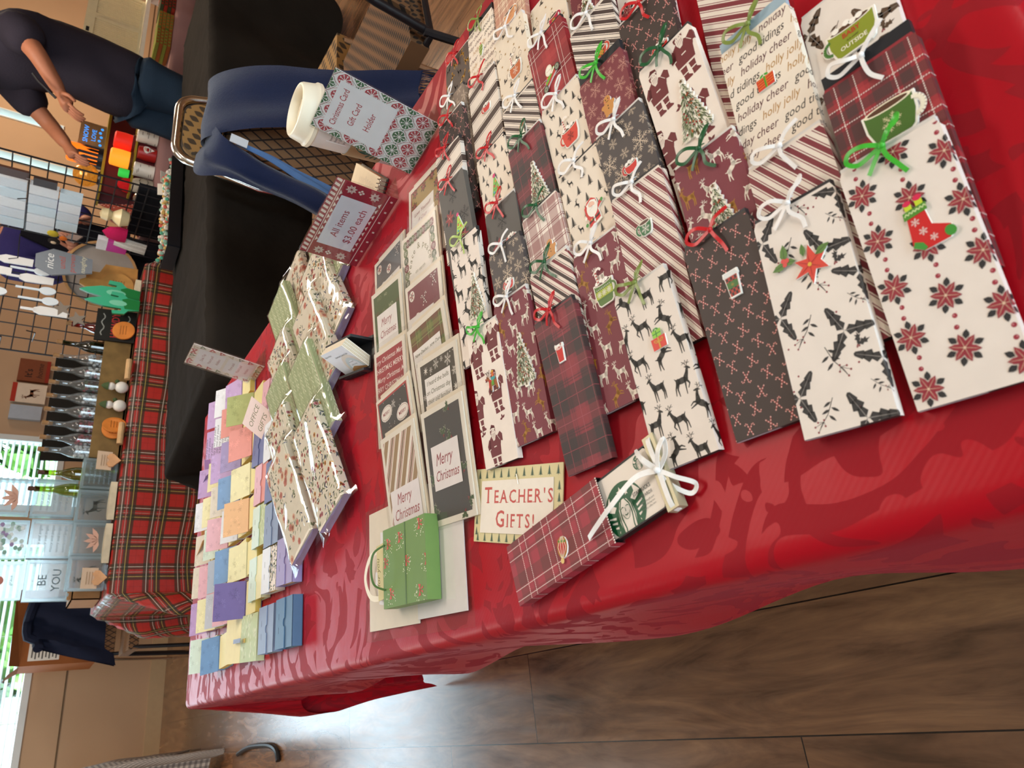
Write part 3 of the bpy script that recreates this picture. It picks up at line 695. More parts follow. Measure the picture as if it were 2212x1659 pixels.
    if kind == 'star_holly':
        st_ = m_star('#a07a3c', 5, .35); h = m_hollyleaf('#3a332d', '#3a332d'); y = .006; k = 0; o = m_star('#8a7462', 5, .75)
        while y < L+.01:
            for q in range(-1, 4):
                x = x0+.008+q*.017+(k % 2)*.008; p.put([st_, h, st_][(q+k) % 3], x, y, [.0022, .0065, .0022][(q+k) % 3], rn.uniform(-.3, .3), 0)
                if (q+k) % 3 == 1: p.pl([(x+.008+.0028*math.cos(a), y+.004+.0035*math.sin(a)) for a in (0, 1.2, 2.4, 3.6, 4.8, 6.1)], .0004, '#6d5a4a', 0)
            y += .0115; k += 1
        return '#e4d4bf', p
    if kind == 'burgundy_letters':
        y = .004; k = 0
        while y < L:
            for q, ch in enumerate('RDEHSM'): p.text('DREAMS'[(q+k) % 6], x0+.002+q*.012, y, .009, '#c08a7c', 0, .2)
            y += .018; k += 1
        return '#6d2b33', p
    return CREAM, p
# ================================================================== stickers (millimetres) and gift card holders
def ch_tree(big=True):
    p = Pat(); rn = random.Random(5); H = 38
    O = [(-1.5, 21)]
    for k in range(10): y = 17-k*3.9; w_ = 1.6+k*1.12; O += [(-w_-1.0, y+1.2), (-w_, y-1.2)]
    O += [(-11, -21), (-3, -21.5), (-2, -24), (2, -24), (3, -21.5), (11, -21)]
    for k in range(9, -1, -1): y = 17-k*3.9; w_ = 1.6+k*1.12; O += [(w_, y-1.2), (w_+1.0, y+1.2)]
    O += [(1.5, 21)]
    p.out = O; p.base = '#efe6d6'
    p.rect(-.9, .9, -22.5, -18, '#5a4a2c', 0)
    for i in range(420):
        t = rn.random()**.6; y = 17.5-t*37; w_ = .6+t*10.6; x = rn.uniform(-w_, w_); a = math.atan2(-(1.1), (x/(w_+.1)))+rn.uniform(-.35, .35); l = rn.uniform(1.8, 3.4)
        p.st((x, y), (x+l*math.cos(a), y+l*math.sin(a)), .55, .15, rn.choice(['#3c4a26', '#59683a', '#2f3a1e', '#7d8a58', '#c9c9a6', '#4b5a30']), i % 5)
    for i in range(26):
        t = rn.random()**.6; y = 15-t*33; w_ = .5+t*9.5; p.ell(rn.uniform(-w_, w_), y, .75, .75, rn.choice(['#8d2c25', '#a4562e']), 6, 8)
    p.put(m_star('#6b4b28'), 0, 19.3, 1.7, 0, 6); return p
def ch_tree_green(c='#6fae35'):
    p = Pat(); p.out = [(-.6, 14), (-8.5, -9), (8.5, -9), (.6, 14)]; p.base = c
    for y in (4, -1.5, -6): p.pl([(-(14-y)*.3, y-1), (0, y-2), ((14-y)*.3, y-1)], .7, '#2f6a24', 0)
    for x, y, q in ((-2, 1, '#c8382c'), (3, -3, '#c8382c'), (-4, -6, '#3aa0b8'), (1.5, 6, '#d98a2b'), (5.5, -7, '#d98a2b')): p.ell(x, y, 1.5, 1.5, q, 1, 9)
    p.ell(0, 14, 2.6, 2.6, '#d3256b', 2, 10); p.rect(-1.3, 1.3, -11.5, -9, '#6b4a2c', 0); return p
def ch_mug(c, deco='snow', dc='#f0e8dc', hand=-1, cane=False, mm=False, w=11, hgt=17, rim='#f2ead9', base='#f5efe4', hc=None):
    p = Pat(); w2 = w*.78; h2 = hgt/2
    body = [(-w, h2), (-w*.97, 0), (-w2, -h2+1.5), (-w2+2, -h2), (w2-2, -h2), (w2, -h2+1.5), (w*.97, 0), (w, h2)]
    p.out = [(x*1.10, y*1.10) for x, y in body]; p.base = base
    for k in range(12):
        a = math.pi*(.62*k/11-.31); b_ = math.pi*(.62*(k+1)/11-.31)
    R0 = 4.6
    H = [(hand*(w*.92+R0*.9*math.cos(a)*1.05), 1+R0*math.sin(a)) for a in [math.pi*(-.5+k/10) for k in range(11)]]
    p.pl(H, 3.2, base, 0); p.pl(H, 2.0, hc or c, 2); p.poly(body, c, 1)
    p.ell(0, h2, w, 2.2, rim, 2, 16); p.ell(0, h2, w*.85, 1.5, '#5a3a28', 3, 16)
    if mm:
        for x, y in ((-w*.6, h2+1.2), (-w*.1, h2+2.2), (w*.45, h2+1.3), (w*.15, h2+.6)): p.ell(x, y, 2.3, 1.9, '#f7f0e6', 4, 10)
    if cane: p.pl([(-w*.4, h2), (-w*.6, h2+11), (-w*.4, h2+14), (-w*.1, h2+14.5), (w*.1, h2+12)], 2.2, '#f2e7dc', 4); [p.st((-w*.42-k*.35, h2+1.5+k*3), (-w*.52-k*.35+1, h2+3+k*3), 2.0, 2.0, '#b3392f', 5) for k in range(4)]
    if deco == 'snow':
        p.put(m_snow(dc), 0, -.5, 5.2, .2, 3)
    elif deco == 'knit':
        p.rect(-w*.93, w*.93, -3.2, 4, '#a8b32e', 3)
        for x in (-6.2, 0, 6.2): p.put(m_snow(dc, 8), x, .4, 3.1, .2, 4)
        for k in range(9): p.ell(-8+k*2, 5.3, .5, .5, dc, 4, 6); p.ell(-7+k*1.75, -4.6, .5, .5, '#4d6a26', 4, 6)
    elif deco == 'words':
        p.text('BABY', 0, 2.2, 4.6, '#b8412c', 3, 0, .02, 'c'); p.text("it's cold", 0, -1.0, 2.3, '#3e4a1c', 3, .3, 0, 'c'); p.text('OUTSIDE', 0, -5.4, 4.0, '#f0e9cf', 3, 0, .02, 'c')
    elif deco == 'poin':
        p.put(m_poin('#d8a23c', '#2f6a2c', '#8a2530'), 0, -.5, 4.2, 0, 3)
    elif deco == 'script':
        p.text('joy & mirth', 0, 2, 3.2, '#8a4a30', 3, .3, 0, 'c'); p.text('to all', 0, -2.5, 3.2, '#8a4a30', 3, .3, 0, 'c')
    return p
def ch_cup(c, lid, band=None, base='#f5f1ea', chk=False, straw=False):
    p = Pat(); p.out = [(-6.6, 10.5), (-7, 7), (-6, 6), (-4.8, -10), (4.8, -10), (6, 6), (7, 7), (6.6, 10.5)]; p.base = base
    p.add([(-5.3, 6), (-4.1, -9), (4.1, -9), (5.3, 6)], c, 1)
    if chk:
        for i in range(5):
            for j in range(6):
                if (i+j) % 2: p.rect(-4.6+i*1.85, -2.9+i*1.85, -8.6+j*2.35, -6.3+j*2.35, '#22191a', 2)
    if lid: p.rect(-6, 6, 6.3, 8.2, lid, 1); p.rect(-5.2, 5.2, 8.2, 9.8, lid, 1)
    if band: p.add([(-5.0, 2.2), (-4.6, -3), (4.6, -3), (5.0, 2.2)], band, 3); p.put(m_snow('#c8a24a'), 0, -.4, 1.5, 0, 4)
    if straw:
        p.ell(0, 6, 5.2, 1.8, '#e3b9b0', 2, 14); p.ell(-5, 9, 1.7, 2.5, '#f3ece0', 2, 9); p.st((0, 6), (4.5, 10), 1.6, 1.6, '#a03028', 3); p.st((1.5, 7.3), (3, 8.7), 1.5, 1.5, '#f3ece0', 4)
    return p
def ch_stocking():
    p = Pat(); p.out = [(-5.5, 10), (4.5, 11), (5.5, 1), (14, -3.5), (15, -7), (12, -10.5), (-2, -11.5), (-7, -8)]; p.base = '#c8201f'
    p.add([(-7, 8.5), (6, 10), (6.3, 14.5), (-6.8, 13)], '#4f8a2c', 2)
    for k in range(6): p.st((-6+k*2, 10.6+k*.2), (-5+k*2, 12.2+k*.2), .6, .6, '#cfe0a0', 3); p.st((-5+k*2, 12.2+k*.2), (-4+k*2, 10.8+k*.2), .6, .6, '#cfe0a0', 3)
    p.ell(13, -7, 2.9, 3.2, '#3f8f35', 2, 12, .4); p.poly([(-7, -8), (-2, -11.5), (0, -10.5), (-1.5, -7), (-5.6, -5)], '#3f8f35', 2)
    for x, y, s in ((-2, 5.5, 2.5), (.4, -1, 2.5), (4.5, -6.5, 2.3)): p.put(m_snow('#f4eee6'), x, y, s, .3, 2)
    p.add([(-5, 13.5), (-1, 13.8), (-1, 17), (-5, 16.6)], '#c2d42f', 1); p.ell(-3, 17.6, 2.3, 1.6, '#d3254f', 2, 9); p.add([(1, 14), (5, 14.4), (5, 18), (1, 17.6)], '#c2d42f', 1); p.ell(3, 18.6, 2.4, 1.8, '#d3254f', 2, 9); return p
def ch_spray():
    p = Pat(); p.out = [(4.5, 4), (7, 12), (10, 4.5), (17.5, 6), (12.5, 0), (16, -6), (8.5, -4), (5, -12), (3.5, -4), (-5, -5), (1, 0), (-3, 5)]; p.base = '#d3402f'
    for k in range(6): p.st((5.6, 0), (5.6+7*math.cos(k*1.047+.5), 7*math.sin(k*1.047+.5)), .6, .3, '#b02a22', 1)
    p.ell(5.6, 0, 1.3, 1.3, '#d9a93a', 2, 9)
    for x, y, a, s in ((-2, 6, 2.9, 9), (-8, 7, 3.3, 10), (-9, 8, 1.45, 11), (10, 4, .35, 10), (3, 6, 1.5, 8)): m_petal(s, s*.55, a, '#5d7f3a', p, 0, x, y); p.st((x, y), (x+s*.85*math.cos(a), y+s*.85*math.sin(a)), .5, .2, '#39582a', 1)
    for x, y in ((-9, 6.4), (-7.2, 8.4), (-9.6, 9)): p.ell(x, y, 1.5, 1.5, '#d84b45', 3, 9)
    return p
def ch_gift(a='#d33a2a', b='#8fc63b', two=True, rib='#c9962c'):
    p = Pat(); p.out = [(-7.5, -8), (7, -8), (7.5, 2), (-8, 2)]; p.base = a
    p.rect(-.8, .8, -8, 2, rib, 1)
    if two:
        for s in (-1, 1): p.ell(s*3, -1.2, 2.4, 1.3, rib, 1, 10, s*.5); p.ell(s*3, -1.2, 1.4, .6, a, 2, 8, s*.5)
        p.add([(-5, 2.2), (4, 2.2), (4.4, 8.6), (-5.2, 8.2)], b, 0); p.rect(-1.2, -.2, 2.2, 8.4, '#3f8a2a', 1); p.rect(-5, 4.2, 4.8, 5.7, '#3f8a2a', 1); p.ell(-2.2, 9.2, 1.8, .9, '#3f8a2a', 1, 8, .5); p.ell(.9, 9.2, 1.8, .9, '#3f8a2a', 1, 8, -.5)
    else:
        for k in range(4): p.st((-7, -6+k*2.2), (7, -5.2+k*2.2), .7, .7, '#e2822a', 1)
        p.rect(-1.1, .1, -8, 2.4, '#3f9a2e', 2); p.ell(-2.4, 3.2, 2, 1, '#3f9a2e', 2, 8, .4); p.ell(1.6, 3.2, 2, 1, '#3f9a2e', 2, 8, -.4)
    return p
def ch_ginger():
    p = Pat(); P = []
    for cx, cy, r_, a0, a1 in ((0, 8, 5.2, -.6, 3.74), (-7.5, 2.2, 2.6, 1.2, 4.6), (-4, -8, 2.8, 2.6, 5.6), (4, -8, 2.8, 3.8, 6.9), (7.5, 2.2, 2.6, -1.4, 1.9)):
        P += [(cx+r_*math.cos(a0+(a1-a0)*k/9), cy+r_*math.sin(a0+(a1-a0)*k/9)) for k in range(10)]
    p.out = P; p.base = '#c98a45'
    for x in (-1.8, 1.8): p.ell(x, 9, .7, .9, '#3a2518', 1, 7); p.ell(x*1.8, 7, 1.0, .8, '#d9705a', 1, 8)
    p.pl([(-1.8, 6.6), (0, 5.8), (1.8, 6.6)], .5, '#3a2518', 1)
    for y in (1, -2.5): p.ell(0, y, .8, .8, '#3a2518', 1, 8)
    return p
def ch_elder():
    p = Pat(); p.out = [(-4, 13), (2, 15), (7, 11), (8, 4), (6.5, 0), (11, 3), (14, 4), (14, 7), (10, 6.5), (7, 2), (8.5, -10), (-7, -13), (-5.5, -4), (-8, -1), (-8.5, 9)]; p.base = '#c8281f'
    p.ell(1, 4.6, 6.8, 8, '#efe9dd', 1, 18); p.ell(1, 8.5, 4.2, 2.6, '#e8b9a2', 2, 14, -.4); p.ell(1, 6.6, 1.1, .9, '#d89a84', 3, 8); p.pl([(-2.5, 5), (1, 6), (4.5, 5.4)], 1.1, '#f8f4ec', 3)
    p.ell(-8.5, -.5, 1.5, 1.5, '#f3eee4', 2, 9); p.pl([(-5, 9.5), (1, 12), (6.5, 9.5)], 1.8, '#f3eee4', 2)
    p.add([(-6.2, -6), (8.2, -3.6), (8.3, -5.2), (-6.4, -7.8)], '#2b2320', 2); p.add([(-7.5, -11.6), (9, -8.2), (9, -10.6), (-7.5, -14)], '#efe9dd', 2); p.rect(.2, 2, -9, -3, '#efe9dd', 2); p.put(m_star('#d9a23a'), -2.5, -5, 1.4, 0, 3); p.ell(13.5, 5.6, 1.8, 1.8, '#3f8a35', 2, 9); p.ell(-9, -7, 1.8, 1.8, '#3f8a35', 2, 9); return p
def ch_truck():
    p = Pat(); p.out = [(-13, -7), (-10, -9), (-6, -6), (5, 0), (10, 2), (13, 6), (12, 10), (6, 8), (2, 14), (-5, 13), (-7, 5), (-10, 0)]; p.base = '#b83a2c'
    p.poly([(-12, -6), (-4, -2), (6, 5), (9, 9), (6, 9.5), (0, 5), (-8, 0)], '#6fae35', 1); p.ell(-1, 10, 5.6, 6.6, '#e8dcc8', 2, 18, -.3); p.ell(-1, 10, 3.8, 4.8, '#f3ecdd', 3, 16, -.3); p.text('for you', -1, 9, 2.2, '#b07a5a', 4, .3, 0, 'c')
    for x, y in ((12, 5), (-10.5, -8)): p.ell(x, y, 4.2, 4.8, '#3a332b', 2, 16); p.ell(x, y, 3, 3.6, '#8a8f7a', 3, 14); p.ell(x, y, .8, .8, '#3a332b', 4, 8)
    for k in range(5): p.ell(-10+k*1.2, -1+k*.9, 1.2, 1.2, ['#c86fa0', '#d9a23a', '#8a5fa0'][k % 3], 3, 8)
    p.st((2, 3.5), (8, 8), 2.2, 2.2, '#efe6d6', 2); return p
def ch_raccoon_bird():
    p = Pat(); p.out = [(-6, -8), (-7, 0), (-5, 8), (0, 11), (5, 8), (7, 0), (5, -9), (0, -11)]; p.base = '#efe6d6'
    p.poly([(-6, 2), (-5, 8), (0, 11), (5, 8), (4, 6), (-2, 5)], '#b5683a', 1)
    for k in range(4): p.st((-5+k*2.2, 4.5+k*.5), (-3.5+k*2.2, 8+k*.4), .6, .5, '#8a4426', 2)
    p.poly([(2.5, 5), (6, 6), (6.5, -2), (4, -7), (3, -1)], '#2f2622', 1); p.add([(-.8, 1.5), (2.5, .8), (-.5, -.6)], '#d98a2b', 2); p.ell(-2.2, 2.6, .6, .7, '#2f2622', 2, 7); return p
def ch_reindeer():
    p = Pat(); p.out = [(-11, 5), (-8, 7.5), (-5, 6), (-3, 1), (7, 1), (9, 4), (9, -2), (10.5, -10), (8, -11), (5, -5), (-1, -5), (-2, -11), (-4.5, -11), (-4.5, -4), (-6, 1)]; p.base = '#9b5a2f'
    for a in ([(-7, 7), (-8.5, 11), (-11, 13)], [(-6, 7), (-4, 11), (-2.5, 14)], [(-8.2, 10), (-7, 13)], [(-4.5, 10), (-6, 13)]): p.pl(a, .9, '#4a3020', 1)
    p.ell(-11, 5, 1.3, 1.1, '#a02a22', 2, 8); p.st((-6, 2), (-1, 1), 2.2, 2.2, '#c8281f', 2); p.st((-5, 1), (-6, -6), 1.8, 1.6, '#c8281f', 2); p.rect(-1, 3.5, -4.5, 1, '#5f9a3a', 2)
    p.add([(-1, 1.5), (6, 1.5), (6.4, 5), (-1, 5)], '#3f9a9a', 2); p.add([(.5, 5.2), (5, 5.2), (5, 10), (.5, 10)], '#c8281f', 2); p.rect(2.2, 3.2, 5.2, 10, '#e2b53a', 3); p.ell(1.6, 11, 1.5, .8, '#e2b53a', 3, 8, .5); p.ell(4, 11, 1.5, .8, '#e2b53a', 3, 8, -.5); p.ell(-8.2, 6, .6, .6, '#2a1a12', 2, 6)
    for x in (-3.2, 9.2): p.rect(x-1, x+1, -11, -9.4, '#2a1a12', 2)
    return p
def ch_ornament():
    p = Pat(); p.out = [(-3, 8), (3, 8), (5, 3), (4.5, -4), (2, -10), (0, -13), (-2, -10), (-4.5, -4), (-5, 3)]; p.base = '#8aa54a'
    for k in range(5): p.st((-4, 4-k*3), (4, 6-k*3), 1, 1, ['#d9c98a', '#5d8a3a'][k % 2], 1)
    p.ell(0, 10, 1.6, 1.8, '#c83a3a', 1, 8); return p
def ch_globe():
    p = Pat(); p.out = [(7*math.cos(k*.524), 9.5*math.sin(k*.524)) for k in range(12)]; p.base = '#b0752a'
    for x in (-4, -1.4, 1.4, 4): p.pl([(x*.3, 9), (x*1.35, 0), (x*.3, -9)], .6, '#f2e6cf', 2)
    p.ell(0, 0, 6, 6.5, '#c0392b', 0, 14); p.rect(-5.5, 5.5, -6.5, -3.6, '#b98a2c', 1)
    for x in (-4, 0, 4): p.ell(x, -5, 1.1, 1.1, '#4f7a2a', 3, 8)
    p.ell(0, 11.5, 2.4, 2.6, '#e2c07a', 2, 10); p.rect(-1.6, 1.6, 8, 10.5, '#d9a640', 1); return p
CHARMS = {'tree': (ch_tree, 1.25), 'gtree': (ch_tree_green, 1), 'gtree2': (lambda: ch_tree_green('#a5cf2f'), 1), 'stocking': (ch_stocking, 1), 'mug_g': (lambda: ch_mug('#4a6a2a', 'snow', '#d8cfa0', 1, w=12, rim='#efe4c6', hc='#efe6d0'), 1.2),
 'mug_words': (lambda: ch_mug('#8a9430', 'words', hand=-1, mm=True, w=14, hgt=18, hc='#4f7a3a'), 1.1), 'spray': (ch_spray, 1.1), 'gift': (lambda: ch_gift(two=False), .9), 'cup_chk': (lambda: ch_cup('#b03a2a', '#d8d8d4', '#3f6a2c', chk=True), .95), 'gifts': (ch_gift, .95),
 'mug_sm': (lambda: ch_mug('#2f6a3a', 'snow', w=7, hgt=12), .9), 'mug_red': (lambda: ch_mug('#c8281f', 'none', w=8, hgt=10, mm=True, rim='#efe6dc'), .85), 'ginger': (ch_ginger, .85), 'cup_red': (lambda: ch_cup('#c8281f', None, straw=True), .85), 'mug_knit': (lambda: ch_mug('#55752e', 'knit', hand=1, cane=True, mm=True, w=11, hgt=20), 1),
 'elder': (ch_elder, 1.05), 'mug_cane': (lambda: ch_mug('#cf3b25', 'snow', '#7d241a', -1, True, True, 11, 18), 1), 'truck': (ch_truck, .95), 'teacup': (lambda: ch_mug('#c8452c', 'poin', hand=1, w=7, hgt=9), .95), 'mug_pink': (lambda: ch_mug('#b3203f', 'poin', hand=1, w=8, hgt=14), .95), 'bird': (ch_raccoon_bird, .9),
 'mug_orange': (lambda: ch_mug('#c0622f', 'snow', '#f0dcc8', -1, True, True, 10, 16, hc='#f0e2d0'), 1), 'mug_tag': (lambda: ch_mug('#d99a6a', 'script', hand=1, w=11, hgt=16), 1), 'reindeer': (ch_reindeer, .95), 'ornament': (ch_ornament, .85), 'globe': (ch_globe, 1)}
def make_charm(kind, parent, x, y, z, rot=0.0):
    fn, sc = CHARMS[kind]; p = fn(); s = .001*sc; c, q = math.cos(rot), math.sin(rot); pm = PM()
    T = lambda u, v, h=0: Vector((x+(u*c-v*q)*s, y+(u*q+v*c)*s, z+.0016+h))
    pm.prism([T(u, v)[:2] for u, v in p.out], z, z+.0016, p.base, '#efe9df')
    for pts, col, l in p.items: pm.poly([T(u, v, .00008*(l+1)) for u, v in pts], col)
    return pm.build('sticker', GLOSS, parent)
def strip(pm, P, w_, col, up=(0, 0, 1)):
    P = [Vector(q) for q in P]; rows = []
    for i, q in enumerate(P):
        t = (P[min(i+1, len(P)-1)]-P[max(i-1, 0)]).normalized(); wv = t.cross(Vector(up))
        wv = wv.normalized() if wv.length > .05 else Vector((1, 0, 0)); n = wv.cross(t).normalized()*.00025
        a, b = q-wv*w_/2, q+wv*w_/2; rows.append([a+n, b+n, b-n, a-n])
    pm.grid(rows, col, close_v=True)
def curve_pts(C, n=10):
    C = [Vector(c) for c in C]; out = []
    for i in range(len(C)-1):
        p0, p1, p2, p3 = C[max(i-1, 0)], C[i], C[i+1], C[min(i+2, len(C)-1)]
        for k in range(n):
            t = k/n; out.append(.5*((2*p1)+(p2-p0)*t+(2*p0-5*p1+4*p2-p3)*t*t+(3*p1-p0-3*p2+p3)*t**3))
    out.append(C[-1]); return out
RIB = {'w': '#ece6e2', 'r': '#c2161c', 'dg': '#14532a', 'bg': '#3fae2e', 'ol': '#7c8a3e', 'lg': '#a9bd62'}
def make_bow(parent, x, y, z, col, seed, sc=.94, wd=.0027):
    rn = random.Random(seed); pm = PM(); c = RIB[col]; j = lambda a: rn.uniform(-a, a)*sc
    O = Vector((x, y, z))
    def S(L_, w_=wd): strip(pm, curve_pts([O+Vector(q)*sc for q in L_], 6), w_, c, (0, 0, 1))
    # tie round the edge, two loops and two tails
    S([(.0, .006, -.004), (0, .003, .001), (0, -.002, .0025)], wd*1.1)
    a = rn.uniform(-.25, .25)
    S([(0, 0, .003), (-.008, .003+j(.002), .007), (-.017, .005, .006), (-.021, .001, .004), (-.016, -.003, .0025), (-.008, -.002, .003), (0, 0, .0035)])
    if seed % 3: S([(0, 0, .003), (.006, .004, .007), (.012, .009+j(.002), .006), (.013, .012, .004), (.009, .010, .0025), (0, .001, .003)], wd*.9)
    S([(0, 0, .0035), (.001+j(.002), -.007, .0035), (.003+j(.003), -.014, .0018), (.005+j(.004), -.021, .0012)])
    if seed % 3 == 0: S([(0, 0, .0035), (.007, .006, .004), (.015+j(.003), .012+j(.003), .002)])
    else: S([(0, 0, .0035), (-.006, -.006, .003), (-.012+j(.003), -.012, .0015)], wd*.9)
    pm.ball(O+Vector((0, 0, .0036*sc)), .0024*sc, c, 8, 5, (1, .9, .7))
    return pm.build('ribbon_bow', SATIN, parent, True, 1.2)
BW, BL, BT = .0590, .1500, .0062
def make_holder(M, kind, label, charm=None, cxy=(0, -.05), bow=None, seed=0, band=None, group=None, L=BL, crot=0.0):
    t = thing('gift_card_holder', label, 'gift card holder', mat=M, group=group)
    w2 = BW/2; base, pat = paper(kind, -BT, BW+BT, L, seed); pm = PM(); r = .004
    # sleeve: folded paper with printed top and sides, slightly rounded top corners
    y0, y1 = -L, 0.0
    pm.poly([(-w2, y0, BT), (w2, y0, BT), (w2, y1-r, BT), (w2-r*.5, y1, BT), (-w2+r*.5, y1, BT), (-w2, y1-r, BT)], base)
    pm.poly([(-w2, y0, 0), (-w2, y1-r, 0), (w2, y1-r, 0), (w2, y0, 0)], base)
    for s in (-1, 1):
        pm.poly([(s*w2, y0, 0), (s*w2, y1-r, 0), (s*w2, y1-r, BT), (s*w2, y0, BT)], base)
    pm.poly([(-w2, y0, 0), (w2, y0, 0), (w2, y0, BT), (-w2, y0, BT)], '#2e2626'); pm.poly([(-w2, y0-.0003, BT*.55), (w2*.2, y0-.0003, BT*.55), (w2*.2, y0-.0003, BT), (-w2, y0-.0003, BT)], '#c9bfc4')
    pm.poly([(-w2, y1-r, 0), (w2, y1-r, 0), (w2, y1-r, BT), (-w2, y1-r, BT)], '#2e2626')
    pm.decal(pat, lambda u, v, h: (u-w2, v-L, BT+h), (0, BW, 0, L-r*.5))
    pm.decal(pat, lambda u, v, h: (w2+h, v-L, BT-(u-BW)), (BW, BW+BT, 0, L-r))
    pm.decal(pat, lambda u, v, h: (-w2-h, v-L, BT+u), (-BT, 0, 0, L-r))
    pm.build('sleeve', PAPER, t)
    ins = PM(); bc = {'blue': '#9fb3bf', 'black': '#26262a'}.get(band, '#d9d2cc' if seed % 2 else '#2d2a2b'); ex = .009 if band else .0025
    ins.box(-w2+.0015, w2-.0015, -.03, ex, .001, BT-.0008, bc); ins.build('inner_folder', CARD if not band else GLOSS, t)
    if charm: make_charm(charm, t, cxy[0], cxy[1], BT+.0001, crot)
    if bow: make_bow(t, 0, .0005 if not band else .004, BT+.0004, bow, seed, 1.0)
    return t
